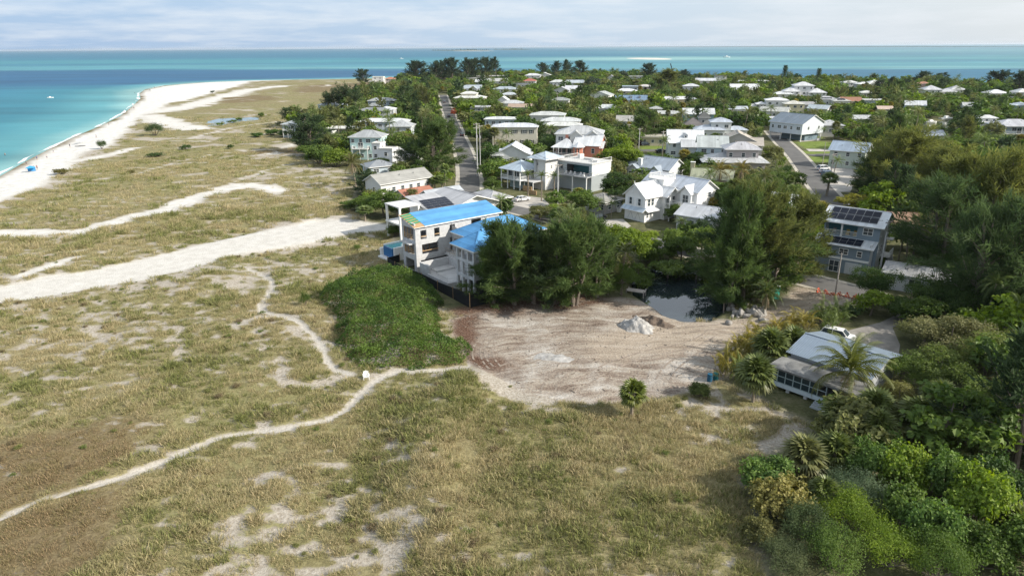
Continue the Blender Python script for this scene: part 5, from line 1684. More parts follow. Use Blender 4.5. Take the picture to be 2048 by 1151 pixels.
H('the white dormer house', 'white house with steep white metal roof and one small dormer', 1369, 281, 66, 10, 5.6, rot=-8, roof='gablex', rise=4.0, rc=(.66, .68, .70), wc=(.62, .65, .68), nf=3, dormers=1, keep=.72, parts=[dict(cx=2, cy=-6, w=7, d=5, h=4.6, roof='gablex', rise=1.8, nf=2, rc=(.50, .52, .54))])
H('the light blue metal roofed house', 'light blue house with large white metal roof and paired windows', 1424, 289, 54, 12, 6.8, rot=-12, roof='gablex', rise=3.0, rc=(.62, .67, .70), wc=BLUEW, nf=3, ns=2, keep=.72)
H('the taupe gabled house', 'taupe gabled house behind the grey skirt roofed house', 1475, 278, 62, 10, 6.4, rot=-14, roof='gabley', rise=2.8, rc=(.47, .43, .40), m=M_SHINGLE, wc=(.47, .45, .43), nf=3, keep=.72, parts=[dict(cx=4, cy=-3, w=9, d=8, h=5.2, roof='gablex', rise=2.2)])
H('the grey skirt roofed house', 'pinkish grey house with raised hip roof and wide lower porch roof', 1482, 296, 60, 8, 7.8, rot=-8, rise=2.0, rc=(.46, .46, .47), wc=(.46, .42, .42), nf=3, over=.9, keep=.75, floors=2, porch=False, parts=[dict(cx=-2.5, cy=-.4, w=19, d=12, h=4.0, rise=2.2, over=1.2, nf=6, floors=1, rc=(.48, .49, .50))])
H('the tan low wall house', 'low tan house half hidden by palms left of the white dormer house', 1312, 273, 56, 8, 3.4, rot=-8, roof='flat', rc=(.56, .53, .48), wc=(.52, .46, .36), nf=4, floors=1)
H('the sage house behind coconut palms', 'sage green roofed house with pink flower beds behind two coconut palms', 1425, 352, 70, 8, 4.2, rot=-20, roof='gablex', rise=2.0, rc=(.40, .42, .30), wc=(.48, .44, .30), nf=4, floors=1, chimney=(-6, 2, 7.6))
H('the white bungalow under the pines', 'white roofed bungalow under the tall pines above the pond', 1410, 426, 66, 9, 3.8, rot=-40, roof='gablex', rise=1.6, rc=(.62, .64, .66), wc=(.62, .62, .60), nf=4, floors=1)
H('the white house inside the pines', 'white sheet roofed house seen in pieces through pine branches', 1575, 402, 52, 9, 4.6, rot=-40, roof='gablex', rise=1.6, rc=(.64, .65, .66), wc=(.6, .6, .6), nf=4, floors=1)
H('the tiered white house', 'white house with raised hipped storey and many low blue white roofs', 1441, 243, 38, 8, 7.6, rot=-10, rise=1.7, rc=(.58, .64, .70), wc=(.64, .66, .66), nf=2, keep=.72, parts=[dict(cx=-5, cy=-2, w=13, d=9, h=4.4, rise=1.8, nf=4, floors=1), dict(cx=7, cy=0, w=9, d=7, h=4.2, rise=1.4, nf=2, floors=1)])
H('the charcoal turret house', 'house with charcoal pyramid turret and dark steep roofs', 1408, 234, 20, 5, 7.8, rot=-10, rise=2.4, rc=RDARK, wc=(.40, .40, .40), nf=1, m=M_SHINGLE, floors=2, parts=[dict(cx=-5, cy=-2, w=9, d=8, h=4.2, roof='hip', rise=3.2, rc=(.15, .14, .14), nf=2), dict(cx=6, cy=2, w=7, d=7, h=5.4, rise=2.0, rc=(.15, .14, .14))])
H('the teal walled white roof house', 'teal walled house under a broad white roof left of the charcoal turret', 1396, 226, 58, 9, 6.0, rot=-8, roof='gablex', rise=2.4, rc=(.66, .68, .70), wc=(.24, .40, .43), nf=4)
H('the slate gabled stilt house', 'slate roofed white gabled house on blue stilts by the side street', 1594, 243, 60, 15, 7.6, rot=-58, roof='gablex', rise=3.4, rc=(.22, .27, .33), wc=(.58, .62, .66), nf=5, ns=2, floors=1, stilts=3.0, keep=.8)
H('the grey hip roofed cottage', 'grey hip roofed cottage behind palms right of the slate gabled house', 1658, 249, 44, 10, 5.0, rot=-10, rise=2.0, rc=(.45, .46, .47), wc=(.5, .5, .46), nf=3, floors=1)
H('the sea green gabled house', 'pale sea green house with light blue roof behind parked cars', 1702, 298, 52, 9, 6.0, rot=-38, roof='gablex', rise=2.4, rc=(.46, .56, .66), wc=(.52, .58, .50), nf=3, ns=2, keep=.72)
H('the brown roofed bungalow', 'bungalow with long brown shingle roof behind the slate blue solar house', 1830, 440, 110, 9, 3.2, rot=-12, roof='gablex', rise=1.5, rc=(.26, .165, .12), m=M_SHINGLE, wc=(.36, .31, .26), nf=5, floors=1, parts=[dict(cx=-8, cy=-3, w=6, d=6, h=3.0, roof='gabley', rise=1.3)])
H('the small white roofed annex', 'small white walled annex with low grey roof under the dark right hand trees', 1838, 542, 88, 7, 3.0, rot=-36, roof='gablex', rise=.8, rc=(.46, .46, .45), wc=(.60, .62, .64), nf=3, floors=1, keep=.72)
# --- middle distance
H('the blue house with white dormers', 'blue roofed house with a row of white dormers', 1262, 199, 60, 9, 5.2, rot=-8, roof='gablex', rise=2.8, rc=(.26, .38, .56), wc=(.62, .66, .70), nf=4, dormers=3)
H('the cream balcony house', 'cream yellow house with white roof and stacked balconies', 1355, 198, 72, 9, 6.4, rot=-6, rise=1.6, rc=(.64, .65, .66), wc=(.68, .56, .34), nf=5, balcony=True)
H('the tan gabled cottage', 'cottage with tan white roof among dense trees left of middle', 1253, 240, 36, 9, 4.4, rot=-12, roof='gablex', rise=2.2, rc=(.52, .51, .48), wc=(.6, .6, .58), nf=2, floors=1)
H('the low white shed roof', 'low white roofed shed in front of the cream balcony house', 1338, 226, 42, 8, 3.6, rot=-8, roof='gablex', rise=1.2, rc=(.62, .64, .65), wc=(.6, .6, .6), nf=3, floors=1)
H('the small grey hip hut', 'small grey hipped hut beside the cream balcony house', 1312, 217, 22, 6, 3.8, rot=-8, rise=1.3, rc=(.44, .46, .46), wc=(.55, .55, .53), nf=2, floors=1)
H('the white cube house', 'bright white cube shaped two storey house with low hip roof', 1553, 200, 40, 11, 7.6, rot=-14, rise=1.5, rc=(.70, .71, .72), wc=(.78, .78, .77), nf=3, ns=2, keep=.75, parts=[dict(cx=-9, cy=-1, w=6, d=8, h=5.2, rise=1.2, nf=3)])
H('the pale yellow house', 'pale yellow hip roofed house right of the white cube house', 1587, 207, 36, 10, 6.6, rot=-12, rise=1.6, rc=(.62, .61, .56), wc=(.66, .60, .40), nf=3, keep=.8)
H('the white hip roof behind the cube', 'white hip roofed house just behind the white cube house', 1565, 188, 38, 10, 5.2, rot=-10, rise=1.8, rc=RWHITE, wc=WHITE, nf=3)
H('the grand white house', 'grand white house with tiered hip roofs and a small solar patch', 1606, 171, 36, 12, 11, rot=-12, rise=2.6, rc=(.72, .73, .74), wc=(.76, .76, .76), nf=3, floors=3, keep=.65, parts=[dict(cx=-9, cy=-4, w=11, d=12, h=7.0, rise=3, nf=3), dict(cx=9, cy=-6, w=12, d=12, h=6.4, rise=3, nf=3)], solar=(3, 3, -2))
H('the white gambrel house', 'long white house with steep barn roof in the middle distance', 1488, 178, 54, 12, 5.6, rot=-8, roof='gablex', rise=4.0, rc=(.66, .68, .70), wc=WHITE, nf=5)
H('the long white waterfront house', 'long white flat topped house right on the far waterfront', 1505, 162, 56, 11, 6.4, rot=-6, roof='flat', rc=WHITE, wc=(.76, .76, .75), nf=6)
H('the stepped white roof house', 'white house with stepped roof left of the far white cube', 1416, 161, 46, 11, 6.4, rot=-14, roof='gablex', rise=2.2, rc=RWHITE, wc=WHITE, nf=4)
H('the far white cube', 'small white cube house with dark top band on the far waterfront', 1441, 152, 22, 10, 8.0, rot=-10, roof='flat', rc=(.30, .30, .30), wc=(.76, .76, .76), nf=2)
H('the narrow white house', 'narrow white two storey house beside the dark feathery pine', 1382, 172, 30, 10, 8.0, rot=-10, rise=1.8, rc=RWHITE, wc=(.74, .75, .76), nf=3)
H('the white shed roof in the trees', 'white low roof showing among trees left of the white cube house', 1507, 212, 34, 9, 3.8, rot=-8, roof='gablex', rise=1.2, rc=(.66, .67, .68), wc=WHITE, nf=2, floors=1)
H('the pale blue low roof', 'pale blue low roof among trees under the barn roofed house', 1474, 217, 36, 9, 3.8, rot=-8, roof='gablex', rise=1.3, rc=(.55, .60, .65), wc=WHITE, nf=2, floors=1)
H('the white gabled porch house', 'white gabled porch house in front of the white cube house', 1550, 221, 44, 10, 4.4, rot=-30, roof='gablex', rise=2.0, rc=(.62, .63, .64), wc=WHITE, nf=3, floors=1)
H('the white roof beside the coconut palm', 'white roofed bungalow beside a leaning coconut palm', 1556, 238, 30, 8, 3.8, rot=-10, roof='gablex', rise=1.2, rc=(.66, .67, .68), wc=WHITE, nf=2, floors=1)
H('the grey low roof by the yellow house', 'low grey roof right of the pale yellow house', 1614, 208, 30, 8, 4.0, rot=-10, roof='gablex', rise=1.4, rc=(.48, .48, .47), wc=(.5, .5, .5), nf=2, floors=1)
H('the little blue grey gable', 'little blue grey gable roof below the grand white house', 1639, 216, 30, 8, 4.6, rot=-40, roof='gablex', rise=1.8, rc=(.44, .50, .56), wc=(.5, .5, .5), nf=2, floors=1)
H('the solar roofed bungalow', 'white bungalow with a line of dark solar panels on its roof', 1652, 198, 38, 10, 5.0, rot=-10, rise=1.8, rc=(.62, .63, .64), wc=WHITE, nf=3, floors=1, solar=(4, 2, -3))
H('the second solar bungalow', 'white bungalow with square solar array left of the red brown roof', 1680, 201, 30, 10, 4.6, rot=-10, rise=1.8, rc=(.62, .63, .64), wc=WHITE, nf=2, floors=1, solar=(3, 3, -2))
H('the red brown roofed house', 'house with red brown shingle roof right of the square solar array', 1700, 201, 36, 10, 4.6, rot=-10, roof='gablex', rise=2.2, rc=(.32, .17, .12), m=M_SHINGLE, wc=(.6, .55, .5), nf=3, floors=1)
H('the flat white roof house', 'white flat roofed house with teal wall right of the red brown roof', 1748, 200, 46, 10, 4.8, rot=-6, roof='flat', rc=(.68, .69, .69), wc=(.40, .50, .52), nf=4, floors=1)
H('the tan roof in the trees', 'small tan roof sunk in dense trees', 1768, 217, 26, 8, 3.8, rot=-12, roof='gablex', rise=1.4, rc=(.50, .40, .32), m=M_SHINGLE, wc=(.5, .45, .4), nf=2, floors=1)
H('the white roof in dense green', 'white roof just showing in dense green left of the canal', 1722, 236, 42, 9, 4.4, rot=-14, roof='gablex', rise=1.4, rc=(.64, .66, .66), wc=WHITE, nf=2, floors=1)
H('the curved teal roof house', 'pale teal house with swept white roof near the canal', 1830, 209, 32, 9, 5.6, rot=-24, roof='gablex', rise=2.2, rc=(.66, .68, .68), wc=(.45, .60, .60), nf=2)
H('the blue grey roof before the canal', 'blue grey sheet roof in front of the canal', 1862, 268, 34, 9, 4.6, rot=-14, roof='gablex', rise=1.6, rc=(.44, .50, .56), wc=(.5, .5, .5), nf=2, floors=1)
H('the white house with clerestory', 'white house with clerestory roof lantern right of the canal', 1969, 244, 52, 10, 4.6, rot=-10, rise=1.0, rc=(.66, .67, .68), wc=WHITE, nf=4, floors=1, parts=[dict(cx=0, cy=0, w=8, d=5, h=6.6, z0=4.6, rise=1.2, nf=3, floors=1)])
H('the glassy balcony house', 'white house with glass fronted balconies at the right picture edge', 2026, 249, 74, 11, 6.6, rot=-6, rise=2.2, rc=(.66, .67, .68), wc=(.52, .62, .68), nf=4, porch=True, keep=.72)
# --- far shore row
H('the far right white hip house', 'white hip roofed house under the dark pines at far right', 1990, 186, 36, 12, 5.4, rot=-8, rise=2.4, rc=(.70, .71, .72), wc=WHITE, nf=3)
H('the white pyramid roof house', 'white pyramid roofed house in front of the twin far pines', 1861, 179, 32, 12, 6.4, rot=-10, rise=3.0, rc=(.70, .71, .72), wc=WHITE, nf=3)
H('the red tiled far house', 'red tile roofed house beneath the twin far pines', 1846, 168, 26, 10, 6.0, rot=-8, rise=2.0, rc=(.48, .24, .16), wc=(.6, .45, .4), nf=2)
H('the white tent roofed pair left half', 'white tent roofed house left of two joined roofs on the far right shore', 1893, 183, 28, 10, 4.6, rot=-10, rise=2.2, rc=(.70, .71, .72), wc=WHITE, nf=2)
H('the white tent roofed pair right half', 'taller white tent roofed house right of two joined roofs on the far right shore', 1911, 179, 28, 11, 5.6, rot=-10, rise=3.0, rc=(.70, .71, .72), wc=WHITE, nf=2)
H('the low white roof in palms', 'low white roof among palms below the far waterfront row', 1733, 185, 28, 10, 4.0, rot=-8, rise=1.4, rc=(.68, .69, .70), wc=WHITE, nf=2, floors=1)
H('the left waterfront villa', 'white waterfront villa leftmost of three behind the palms', 1699, 165, 28, 11, 6.2, rot=-6, rise=1.8, rc=(.70, .71, .72), wc=WHITE, nf=3)
H('the middle waterfront villa', 'white waterfront villa with dark front, middle one of three', 1726, 168, 26, 11, 5.6, rot=-6, rise=1.8, rc=(.68, .69, .70), wc=(.5, .5, .5), nf=3)
H('the right waterfront villa', 'white waterfront villa with tall roof, rightmost of three', 1748, 166, 26, 11, 6.2, rot=-6, rise=2.6, rc=(.70, .71, .72), wc=WHITE, nf=3)
H('the lone far right villa', 'white villa half cut by the right picture edge under the pines', 2042, 184, 24, 11, 6.4, rot=-8, rise=2.4, rc=(.70, .71, .72), wc=WHITE, nf=2)
H('the white bits by the canal', 'white gabled boathouse above the canal', 1938, 211, 22, 8, 4.4, rot=-20, roof='gablex', rise=1.8, rc=(.66, .67, .68), wc=WHITE, nf=2, floors=1)
H('the pale blue edge house', 'pale blue house with white roof near the right picture edge', 2040, 210, 28, 9, 5.4, rot=-10, rise=1.6, rc=(.62, .68, .70), wc=(.42, .58, .62), nf=2)
H('the red roof among white houses', 'white house with dark red roof among far white houses', 1060, 162, 24, 10, 5.6, rot=-8, rise=2.4, rc=(.34, .12, .09), wc=WHITE, nf=2, m=M_SHINGLE)
H('the long dark grey roof house', 'long white house with dark grey shallow roof', 1042, 169, 48, 10, 5.0, rot=-8, rise=1.2, rc=(.15, .16, .18), wc=(.66, .68, .68), nf=6)
H('the bluish tiered roofs', 'white house with bluish tiered roofs before the long dark grey roof', 1011, 178, 44, 10, 5.6, rot=-10, rise=2.0, rc=(.52, .60, .70), wc=WHITE, nf=4)
H('the cream house with blue roof', 'cream walled house with pale roof in front of bluish tiered roofs', 1019, 189, 32, 10, 5.6, rot=-10, rise=1.7, rc=(.60, .64, .68), wc=(.70, .60, .38), nf=3)
H('the small white gabled tower', 'small white gabled tower house behind the tan roof', 1007, 199, 18, 7, 7.0, rot=-10, roof='gabley', rise=2.0, rc=RWHITE, wc=WHITE, nf=1)
H('the pale grey hip house', 'pale grey hip roofed house just behind the tan roof', 1024, 206, 44, 10, 5.0, rot=-10, rise=1.8, rc=(.52, .53, .54), wc=(.6, .6, .6), nf=4)
H('the tan roof house', 'house with dusty tan roof and teal wall among garden trees', 1042, 213, 46, 9, 4.0, rot=-10, roof='gablex', rise=1.6, rc=(.42, .32, .25), m=M_SHINGLE, wc=(.34, .44, .40), nf=3, floors=1)
H('the far white gables', 'far white house with twin gables left of the red roof', 996, 162, 40, 10, 6.0, rot=-8, roof='gablex', rise=2.6, rc=(.70, .71, .72), wc=WHITE, nf=4)
H('the white roofs below the lone pine', 'white roofed house below a single dark far pine', 1066, 151, 30, 11, 6.4, rot=-8, rise=2.4, rc=(.68, .70, .72), wc=WHITE, nf=3)
H('the white house with scaffold', 'white gabled house with grey front below the far pine grove', 1089, 150, 26, 11, 6.0, rot=-8, roof='gabley', rise=3.0, rc=(.70, .71, .72), wc=(.6, .6, .6), nf=2)
H('the white two storey with balcony', 'white two storey house with dark balcony openings under the far pine grove', 1116, 164, 30, 10, 7.6, rot=-10, rise=2.0, rc=(.66, .68, .70), wc=(.74, .74, .74), nf=4, balcony=True)
H('the pale blue gables', 'pale blue grey house with low gables right of the white balcony house', 1150, 165, 34, 10, 5.0, rot=-12, roof='gablex', rise=2.4, rc=(.54, .60, .66), wc=(.6, .64, .68), nf=3)
H('the white gable with orange base', 'white gabled house with orange lower wall', 1124, 180, 30, 9, 5.2, rot=-12, roof='gabley', rise=2.6, rc=(.66, .67, .68), wc=(.72, .72, .70), nf=2)
H('the white cross gabled house', 'white cross gabled house right of the orange based house', 1147, 177, 30, 10, 5.4, rot=-14, roof='gablex', rise=2.4, rc=(.68, .69, .70), wc=WHITE, nf=3)
H('the white gable among palms', 'white gabled house standing among palms in mid town', 1204, 189, 34, 10, 5.2, rot=-30, roof='gabley', rise=2.4, rc=(.58, .61, .63), wc=WHITE, nf=3)
H('the white house by the round tree', 'white house partly covered by a big round dark tree', 1193, 163, 22, 10, 6.4, rot=-10, rise=1.8, rc=RWHITE, wc=WHITE, nf=2)
H('the tiny far gable', 'tiny white gable on the far waterline', 1223, 155, 14, 9, 6.0, rot=-10, roof='gabley', rise=2.6, rc=RWHITE, wc=WHITE, nf=1)
H('the white pair on the shore', 'white flat roofed house on the shore left of the dark pines', 1272, 153, 26, 11, 5.4, rot=-10, roof='flat', rc=RWHITE, wc=WHITE, nf=3)
H('the blue flat roofed house', 'pale blue flat roofed two storey house in mid town', 1262, 173, 32, 10, 6.6, rot=-10, roof='flat', rc=(.52, .60, .70), wc=(.56, .62, .70), nf=3)
H('the white hip before the blue flat house', 'white hip roofed house in front of the pale blue flat roofed house', 1252, 182, 36, 10, 4.8, rot=-20, rise=2.0, rc=(.68, .69, .70), wc=(.66, .58, .48), nf=3)
H('the pinkish white house', 'pinkish white house right of the pale blue flat roofed house', 1290, 173, 28, 10, 5.4, rot=-10, rise=1.6, rc=(.64, .60, .56), wc=(.70, .58, .50), nf=3)
H('the grey hip roof by the road pole', 'grey hip roofed house behind a tall utility pole', 1121, 200, 34, 9, 4.4, rot=-10, rise=1.8, rc=(.40, .43, .45), wc=(.5, .5, .5), nf=3, floors=1)
H('the white roof patches', 'white roofed house seen in patches through trees in mid town', 1205, 215, 46, 9, 4.6, rot=-14, roof='gablex', rise=1.8, rc=(.58, .61, .63), wc=(.6, .6, .6), nf=3, floors=1)

# ------------------------------------------------------------------ plant meshes (numpy), a few shapes of each kind
def unit(v):
 return v / (np.linalg.norm(v, axis=-1, keepdims=True) + 1e-9)

def rand_dir(g, n):
 return unit(g.normal(size=(n, 3)))

def strands(g, P, D, L, W):
 """one thin triangle per strand"""
 n = len(P)
 side = unit(np.cross(D, rand_dir(g, n))) * W[:, None] * .5
 V = np.stack([P - side, P + side, P + D * L[:, None]], 1).reshape(-1, 3)
 return V, np.arange(n * 3).reshape(n, 3)

def leaf_cards(g, P, N, S, aspect=.62):
 """one four-cornered leaf per point, pointed at both ends"""
 n = len(P)
 t = unit(np.cross(N, rand_dir(g, n)))
 b = np.cross(N, t)
 t = t * S[:, None] * .5; b = b * S[:, None] * .5 * aspect
 bend = N * S[:, None] * .12
 V = np.stack([P - t - bend, P + b * 1.0, P + t - bend, P - b * 1.0], 1).reshape(-1, 3)
 return V, np.arange(n * 4).reshape(n, 4)

def wood_mesh(name, tubes, m=M_BARK, n=6):
 b = MB()
 for pts, rad in tubes:
  b.tube(pts, rad, m, n)
 me = b.mesh(name)
 return me

def bend_path(g, a, d, L, k=4, wob=.12, lift=0.0):
 pts = [Vector(a)]
 d = Vector(d).normalized()
 for i in range(k):
  d = (d + Vector(g.normal(size=3)) * wob + Vector((0, 0, lift))).normalized()
  pts.append(pts[-1] + d * L / k)
 return pts

def make_pine(seed, n, h=12.0, r=4.2, width=.10, stems=2, umbrella=False, open_=.0):
 """feathery beach pine: several rising stems, long limbs ending in plumes of thin drooping sprays"""
 g = np.random.default_rng(seed)
 tubes = []; tips = []
 for s in range(stems):
  az = g.uniform(0, 6.28); off = .25 * (stems > 1)
  lean = g.uniform(.03, .16)
  base = (math.cos(az) * off, math.sin(az) * off, -.2)
  d = (math.cos(az) * lean, math.sin(az) * lean, 1)
  hh = h * g.uniform(.82, 1.0) * .95
  tr = bend_path(g, base, d, hh, 7, .045, .02)
  tubes.append((tr, np.linspace(.24, .03, 8) * (h / 12)))
  nl = int(38 / stems) + 4
  for i in range(nl):
   t = (.42 if umbrella else .12) + (.86 if not umbrella else .55) * (i + g.uniform(0, 1)) / nl
   t = min(t, .98)
   k = min(int(t * 7), 6); f = t * 7 - k
   p = tr[k].lerp(tr[k + 1], f)
   prof = (.55 + .75 * t / .4) if t < .4 else 1.3 - .95 * ((t - .4) / .6) ** 1.3
   if umbrella: prof = .7 + .8 * (t - .4)
   L = r * prof * g.uniform(.55, 1.08)
   a2 = g.uniform(0, 6.28)
   el = R(8 + 52 * t + g.uniform(-12, 16)) if not umbrella else R(25 + 35 * t)
   dd = (math.cos(a2) * math.cos(el), math.sin(a2) * math.cos(el), math.sin(el))
   lp = bend_path(g, p, dd, L, 4, .14, .05)
   tubes.append((lp, np.linspace(.07, .012, 5) * (h / 12)))
   for q in (.3, .5, .68, .85, 1.0):
    kk = min(int(q * 4), 3); c = lp[kk].lerp(lp[min(kk + 1, 4)], q * 4 - kk)
    tips.append((np.array(c), np.array((lp[kk + 1] - lp[kk]).normalized()), q, g.uniform(0, 1)))
   # side plumes
   for q in range(2):
    kk = int(g.integers(1, 4)); c = lp[kk] + Vector(g.normal(size=3) * .16 * r)
    tips.append((np.array(c), np.array((lp[kk + 1] - lp[kk]).normalized()), .8, g.uniform(0, 1)))
 T = np.array([t[0] for t in tips]); Dd = np.array([t[1] for t in tips]); q = np.array([t[2] for t in tips]); cl = np.array([t[3] for t in tips])
 w = .35 + q; w = w / w.sum()
 idx = g.choice(len(T), n, p=w)
 sig = .062 * r * (1.2 - .35 * q[idx])
 P = T[idx] + g.normal(size=(n, 3)) * sig[:, None] * np.array([1, 1, .8]) + Dd[idx] * g.uniform(-.25, .55, n)[:, None] * r * .3
 D = unit(Dd[idx] * .75 + rand_dir(g, n) * .62 + np.array([0, 0, .12]) - np.array([0, 0, .35]) * (g.uniform(size=n) < .35)[:, None])
 L = g.uniform(.45, 1.15, n) * r / 4.2 * .95
 V, Fq = strands(g, P, D, L, g.uniform(.6, 1.3, n) * width)
 me = np_mesh('crown', V, Fq, [M_NEEDLE], dict(tint=('FACE', np.clip(.7 * cl[idx] + .3 * g.uniform(size=n), 0, 1))))
 return wood_mesh('trunk', tubes), me, h, r

def lobes_crown(g, lobes, n, size, mat_, up=.25, shell=(.62, 1.06), aspect=.62):
 c = np.array([l[0] for l in lobes]); rr = np.array([l[1] for l in lobes])
 w = (rr[:, 0] * rr[:, 1] + rr[:, 0] * rr[:, 2]); w = w / w.sum()
 idx = g.choice(len(lobes), n, p=w)
 d = rand_dir(g, n); d[:, 2] = np.where(d[:, 2] < -.35, -d[:, 2], d[:, 2])
 # lumpy sub-clumps on each lobe
 sub = rand_dir(g, len(lobes) * 9).reshape(len(lobes), 9, 3)
 pick = sub[idx, g.integers(0, 9, n)]
 pick[:, 2] = np.abs(pick[:, 2]) * .9
 d = unit(d * .55 + pick * .75)
 rad = g.uniform(*shell, n) * (1 + .18 * np.sin(7 * d[:, 0] + 5 * d[:, 1] + idx))
 P = c[idx] + d * rr[idx] * rad[:, None]
 N = unit(d * .7 + rand_dir(g, n) * .75 + np.array([0, 0, up]))
 V, Fq = leaf_cards(g, P, N, g.uniform(.7, 1.35, n) * size, aspect)
 cl = g.uniform(0, 1, len(lobes))
 tint = np.clip(.45 * cl[idx] + .55 * g.uniform(size=n), 0, 1)
 return np_mesh('crown', V, Fq, [mat_], dict(tint=('FACE', tint)))

def make_broadleaf(seed, n, h=7.0, r=3.4, size=.34, low=.14):
 g = np.random.default_rng(seed)
 tubes = [(bend_path(g, (0, 0, -.2), (g.normal() * .06, g.normal() * .06, 1), h * .5, 4, .07), np.linspace(.2, .11, 5))]
 top = tubes[0][0][-1]
 lobes = []
 for i in range(17):
  az = i * 2.4 + g.uniform(-.4, .4); rr = r * (.0 if i == 0 else g.uniform(.35, .74))
  z = h * (low + (.62 - low) * g.uniform(.25, 1.1)) if i else h * .74
  z = min(z, h * .8)
  s = r * g.uniform(.30, .48)
  lobes.append(((math.cos(az) * rr, math.sin(az) * rr, z), (s, s, min(s * .85, h - z))))
  if i < 8:
   tubes.append(([top * .8, Vector((math.cos(az) * rr * .55, math.sin(az) * rr * .55, (top.z + z) / 2 * .95)), Vector(lobes[-1][0])], [.09, .06, .025]))
 return wood_mesh('trunk', tubes, n=5), lobes_crown(g, lobes, n, size, M_LEAF), h, r

def make_shrub(seed, n, h=2.0, r=1.6, size=.22, aspect=.62, rough=1.0):
 g = np.random.default_rng(seed)
 lobes = []; tubes = []
 for i in range(11):
  az = i * 2.4; rr = r * (0 if i == 0 else g.uniform(.25, .75))
  s = r * g.uniform(.28, .5)
  z = h * g.uniform(.30, .68)
  lobes.append(((math.cos(az) * rr, math.sin(az) * rr, z), (s, s, min(s * .9 * rough + .1, h - z + .12))))
  tubes.append(([Vector((0, 0, -.1)), Vector((math.cos(az) * rr * .5, math.sin(az) * rr * .5, z * .5)), Vector(lobes[-1][0])], [.045, .035, .012]))
 me = lobes_crown(g, lobes, n, size, M_LEAF, .35, (.40, 1.28), aspect)
 return wood_mesh('stem', tubes, n=4), me, h, r

def fan_frond(g):
 """palmetto leaf: stalk and a folded fan of pointed segments; lies along +X"""
 V, Fq = [], []
 pl = .75
 V += [(0, -.02, 0), (0, .02, 0), (pl, .015, .05), (pl, -.015, .05)]; Fq.append((0, 1, 2, 3))
 for i in range(17):
  a = R(-118 + 236 * i / 16)
  L = (.95 - .25 * abs(a) / R(118)) * g.uniform(.9, 1.08)
  c, s = math.cos(a), math.sin(a)
  z = .05 + .10 * math.cos(a)
  b = len(V)
  wv = .10
  m = (pl + c * L * .55, s * L * .55, z + .06 - .18 * abs(s))
  V += [(pl, 0, .05), (m[0] + s * wv, m[1] - c * wv, m[2]), (pl + c * L, s * L, z - .16 - .32 * abs(s)), (m[0] - s * wv, m[1] + c * wv, m[2])]
  Fq.append((b, b + 1, b + 2, b + 3))
 return np.array(V, float), np.array(Fq)

def pinnate_frond(g, L=3.4, n=24, leaf=.75, droop=1.0, width=.075):
 """feather leaf curving out and down along +X"""
 V, Fq = [], []
 def rach(t):
  return np.array([L * (t - .20 * t ** 3 * droop), 0, L * (.34 * t - .62 * droop * t ** 2.2)])
 for k in range(6):
  a, c = rach(k / 6), rach((k + 1) / 6)
  w = .035 * (1 - k / 7)
  b = len(V); V += [a + (0, -w, 0), a + (0, w, 0), c + (0, w, 0), c + (0, -w, 0)]; Fq.append((b, b + 1, b + 2, b + 3))
 for i in range(n):
  t = .12 + .88 * i / (n - 1)
  p = rach(t); q = rach(min(t + .05, 1.05)); d = unit((q - p)[None])[0]
  ll = leaf * (math.sin(min(1, t * 1.6 + .25) * math.pi * .5)) * (1.1 - .55 * t) * g.uniform(.85, 1.1)
  for s in (-1, 1):
   dirv = unit((d * .55 + np.array([0, s * .85, -.30 - .25 * g.uniform()]))[None])[0]
   b = len(V)
   V += [p - d * width * .5, p + d * width * .5, p + dirv * ll * .6 + d * width * .4, p + dirv * ll + np.array([0, 0, -.1 * ll])]
   Fq.append((b, b + 1, b + 3, b + 2) if False else (b, b + 1, b + 2, b + 3))
 return np.array(V, float), np.array(Fq)

def frond_mesh(name, arr, tint):
 V, Fq = arr
 return np_mesh(name, V, Fq, [M_FROND], dict(tint=('FACE', np.clip(tint + np.random.default_rng(len(V)).uniform(-.22, .22, len(Fq)), 0, 1))))

def frond_rots(g, n, e0, e1):
 out = []
 for i in range(n):
  t = (i + .5) / n
  out.append(Euler((g.normal() * .15, -(e0 + (e1 - e0) * t) + g.normal() * .07, i * 2.39996 + g.normal() * .12), 'XYZ'))
 return out

def join_fronds(name, arrs, rots, base, scales, tints):
 VV, FF, TT = [], [], []
 o = 0
 for k, r in enumerate(rots):
  V, Fq = arrs[k % len(arrs)]
  M = np.array(r.to_matrix())
  VV.append(V @ M.T * scales[k] + base); FF.append(Fq + o); o += len(V)
  TT.append(np.full(len(Fq), tints[k]))
 VV, FF, TT = np.concatenate(VV), np.concatenate(FF), np.concatenate(TT)
 return np_mesh(name, VV, FF, [M_FROND], dict(tint=('FACE', np.clip(TT + np.random.default_rng(o).uniform(-.2, .2, len(FF)), 0, 1))))

g0 = np.random.default_rng(5)
FAN = [fan_frond(g0) for _ in range(3)]
PIN = [pinnate_frond(g0) for _ in range(3)]
PIN_S = [pinnate_frond(g0, 2.0, 14, .55, 1.0, .07) for _ in range(3)]
ROY = [pinnate_frond(g0, 2.2, 16, .5, .8, .09) for _ in range(3)]
FAN_ME = [frond_mesh('frond', a, .5) for a in FAN]
PIN_ME = [frond_mesh('frond', a, .5) for a in PIN]

def palm_trunk(g, h, r0=.17, r1=.13, lean=.05, curve=0.0):
 az = g.uniform(0, 6.28)
 pts = []
 for k in range(9):
  t = k / 8
  x = h * (lean * t + curve * t * t)
  rr = 1 + .10 * math.sin(k * 2.1)
  pts.append(Vector((math.cos(az) * x, math.sin(az) * x, -.2 + (h + .2) * t)))
 rad = [(r0 + (r1 - r0) * k / 8) * (1 + .07 * math.sin(k * 2.5)) * (1.25 if k == 0 else 1) for k in range(9)]
 return pts, rad

SRC = {}

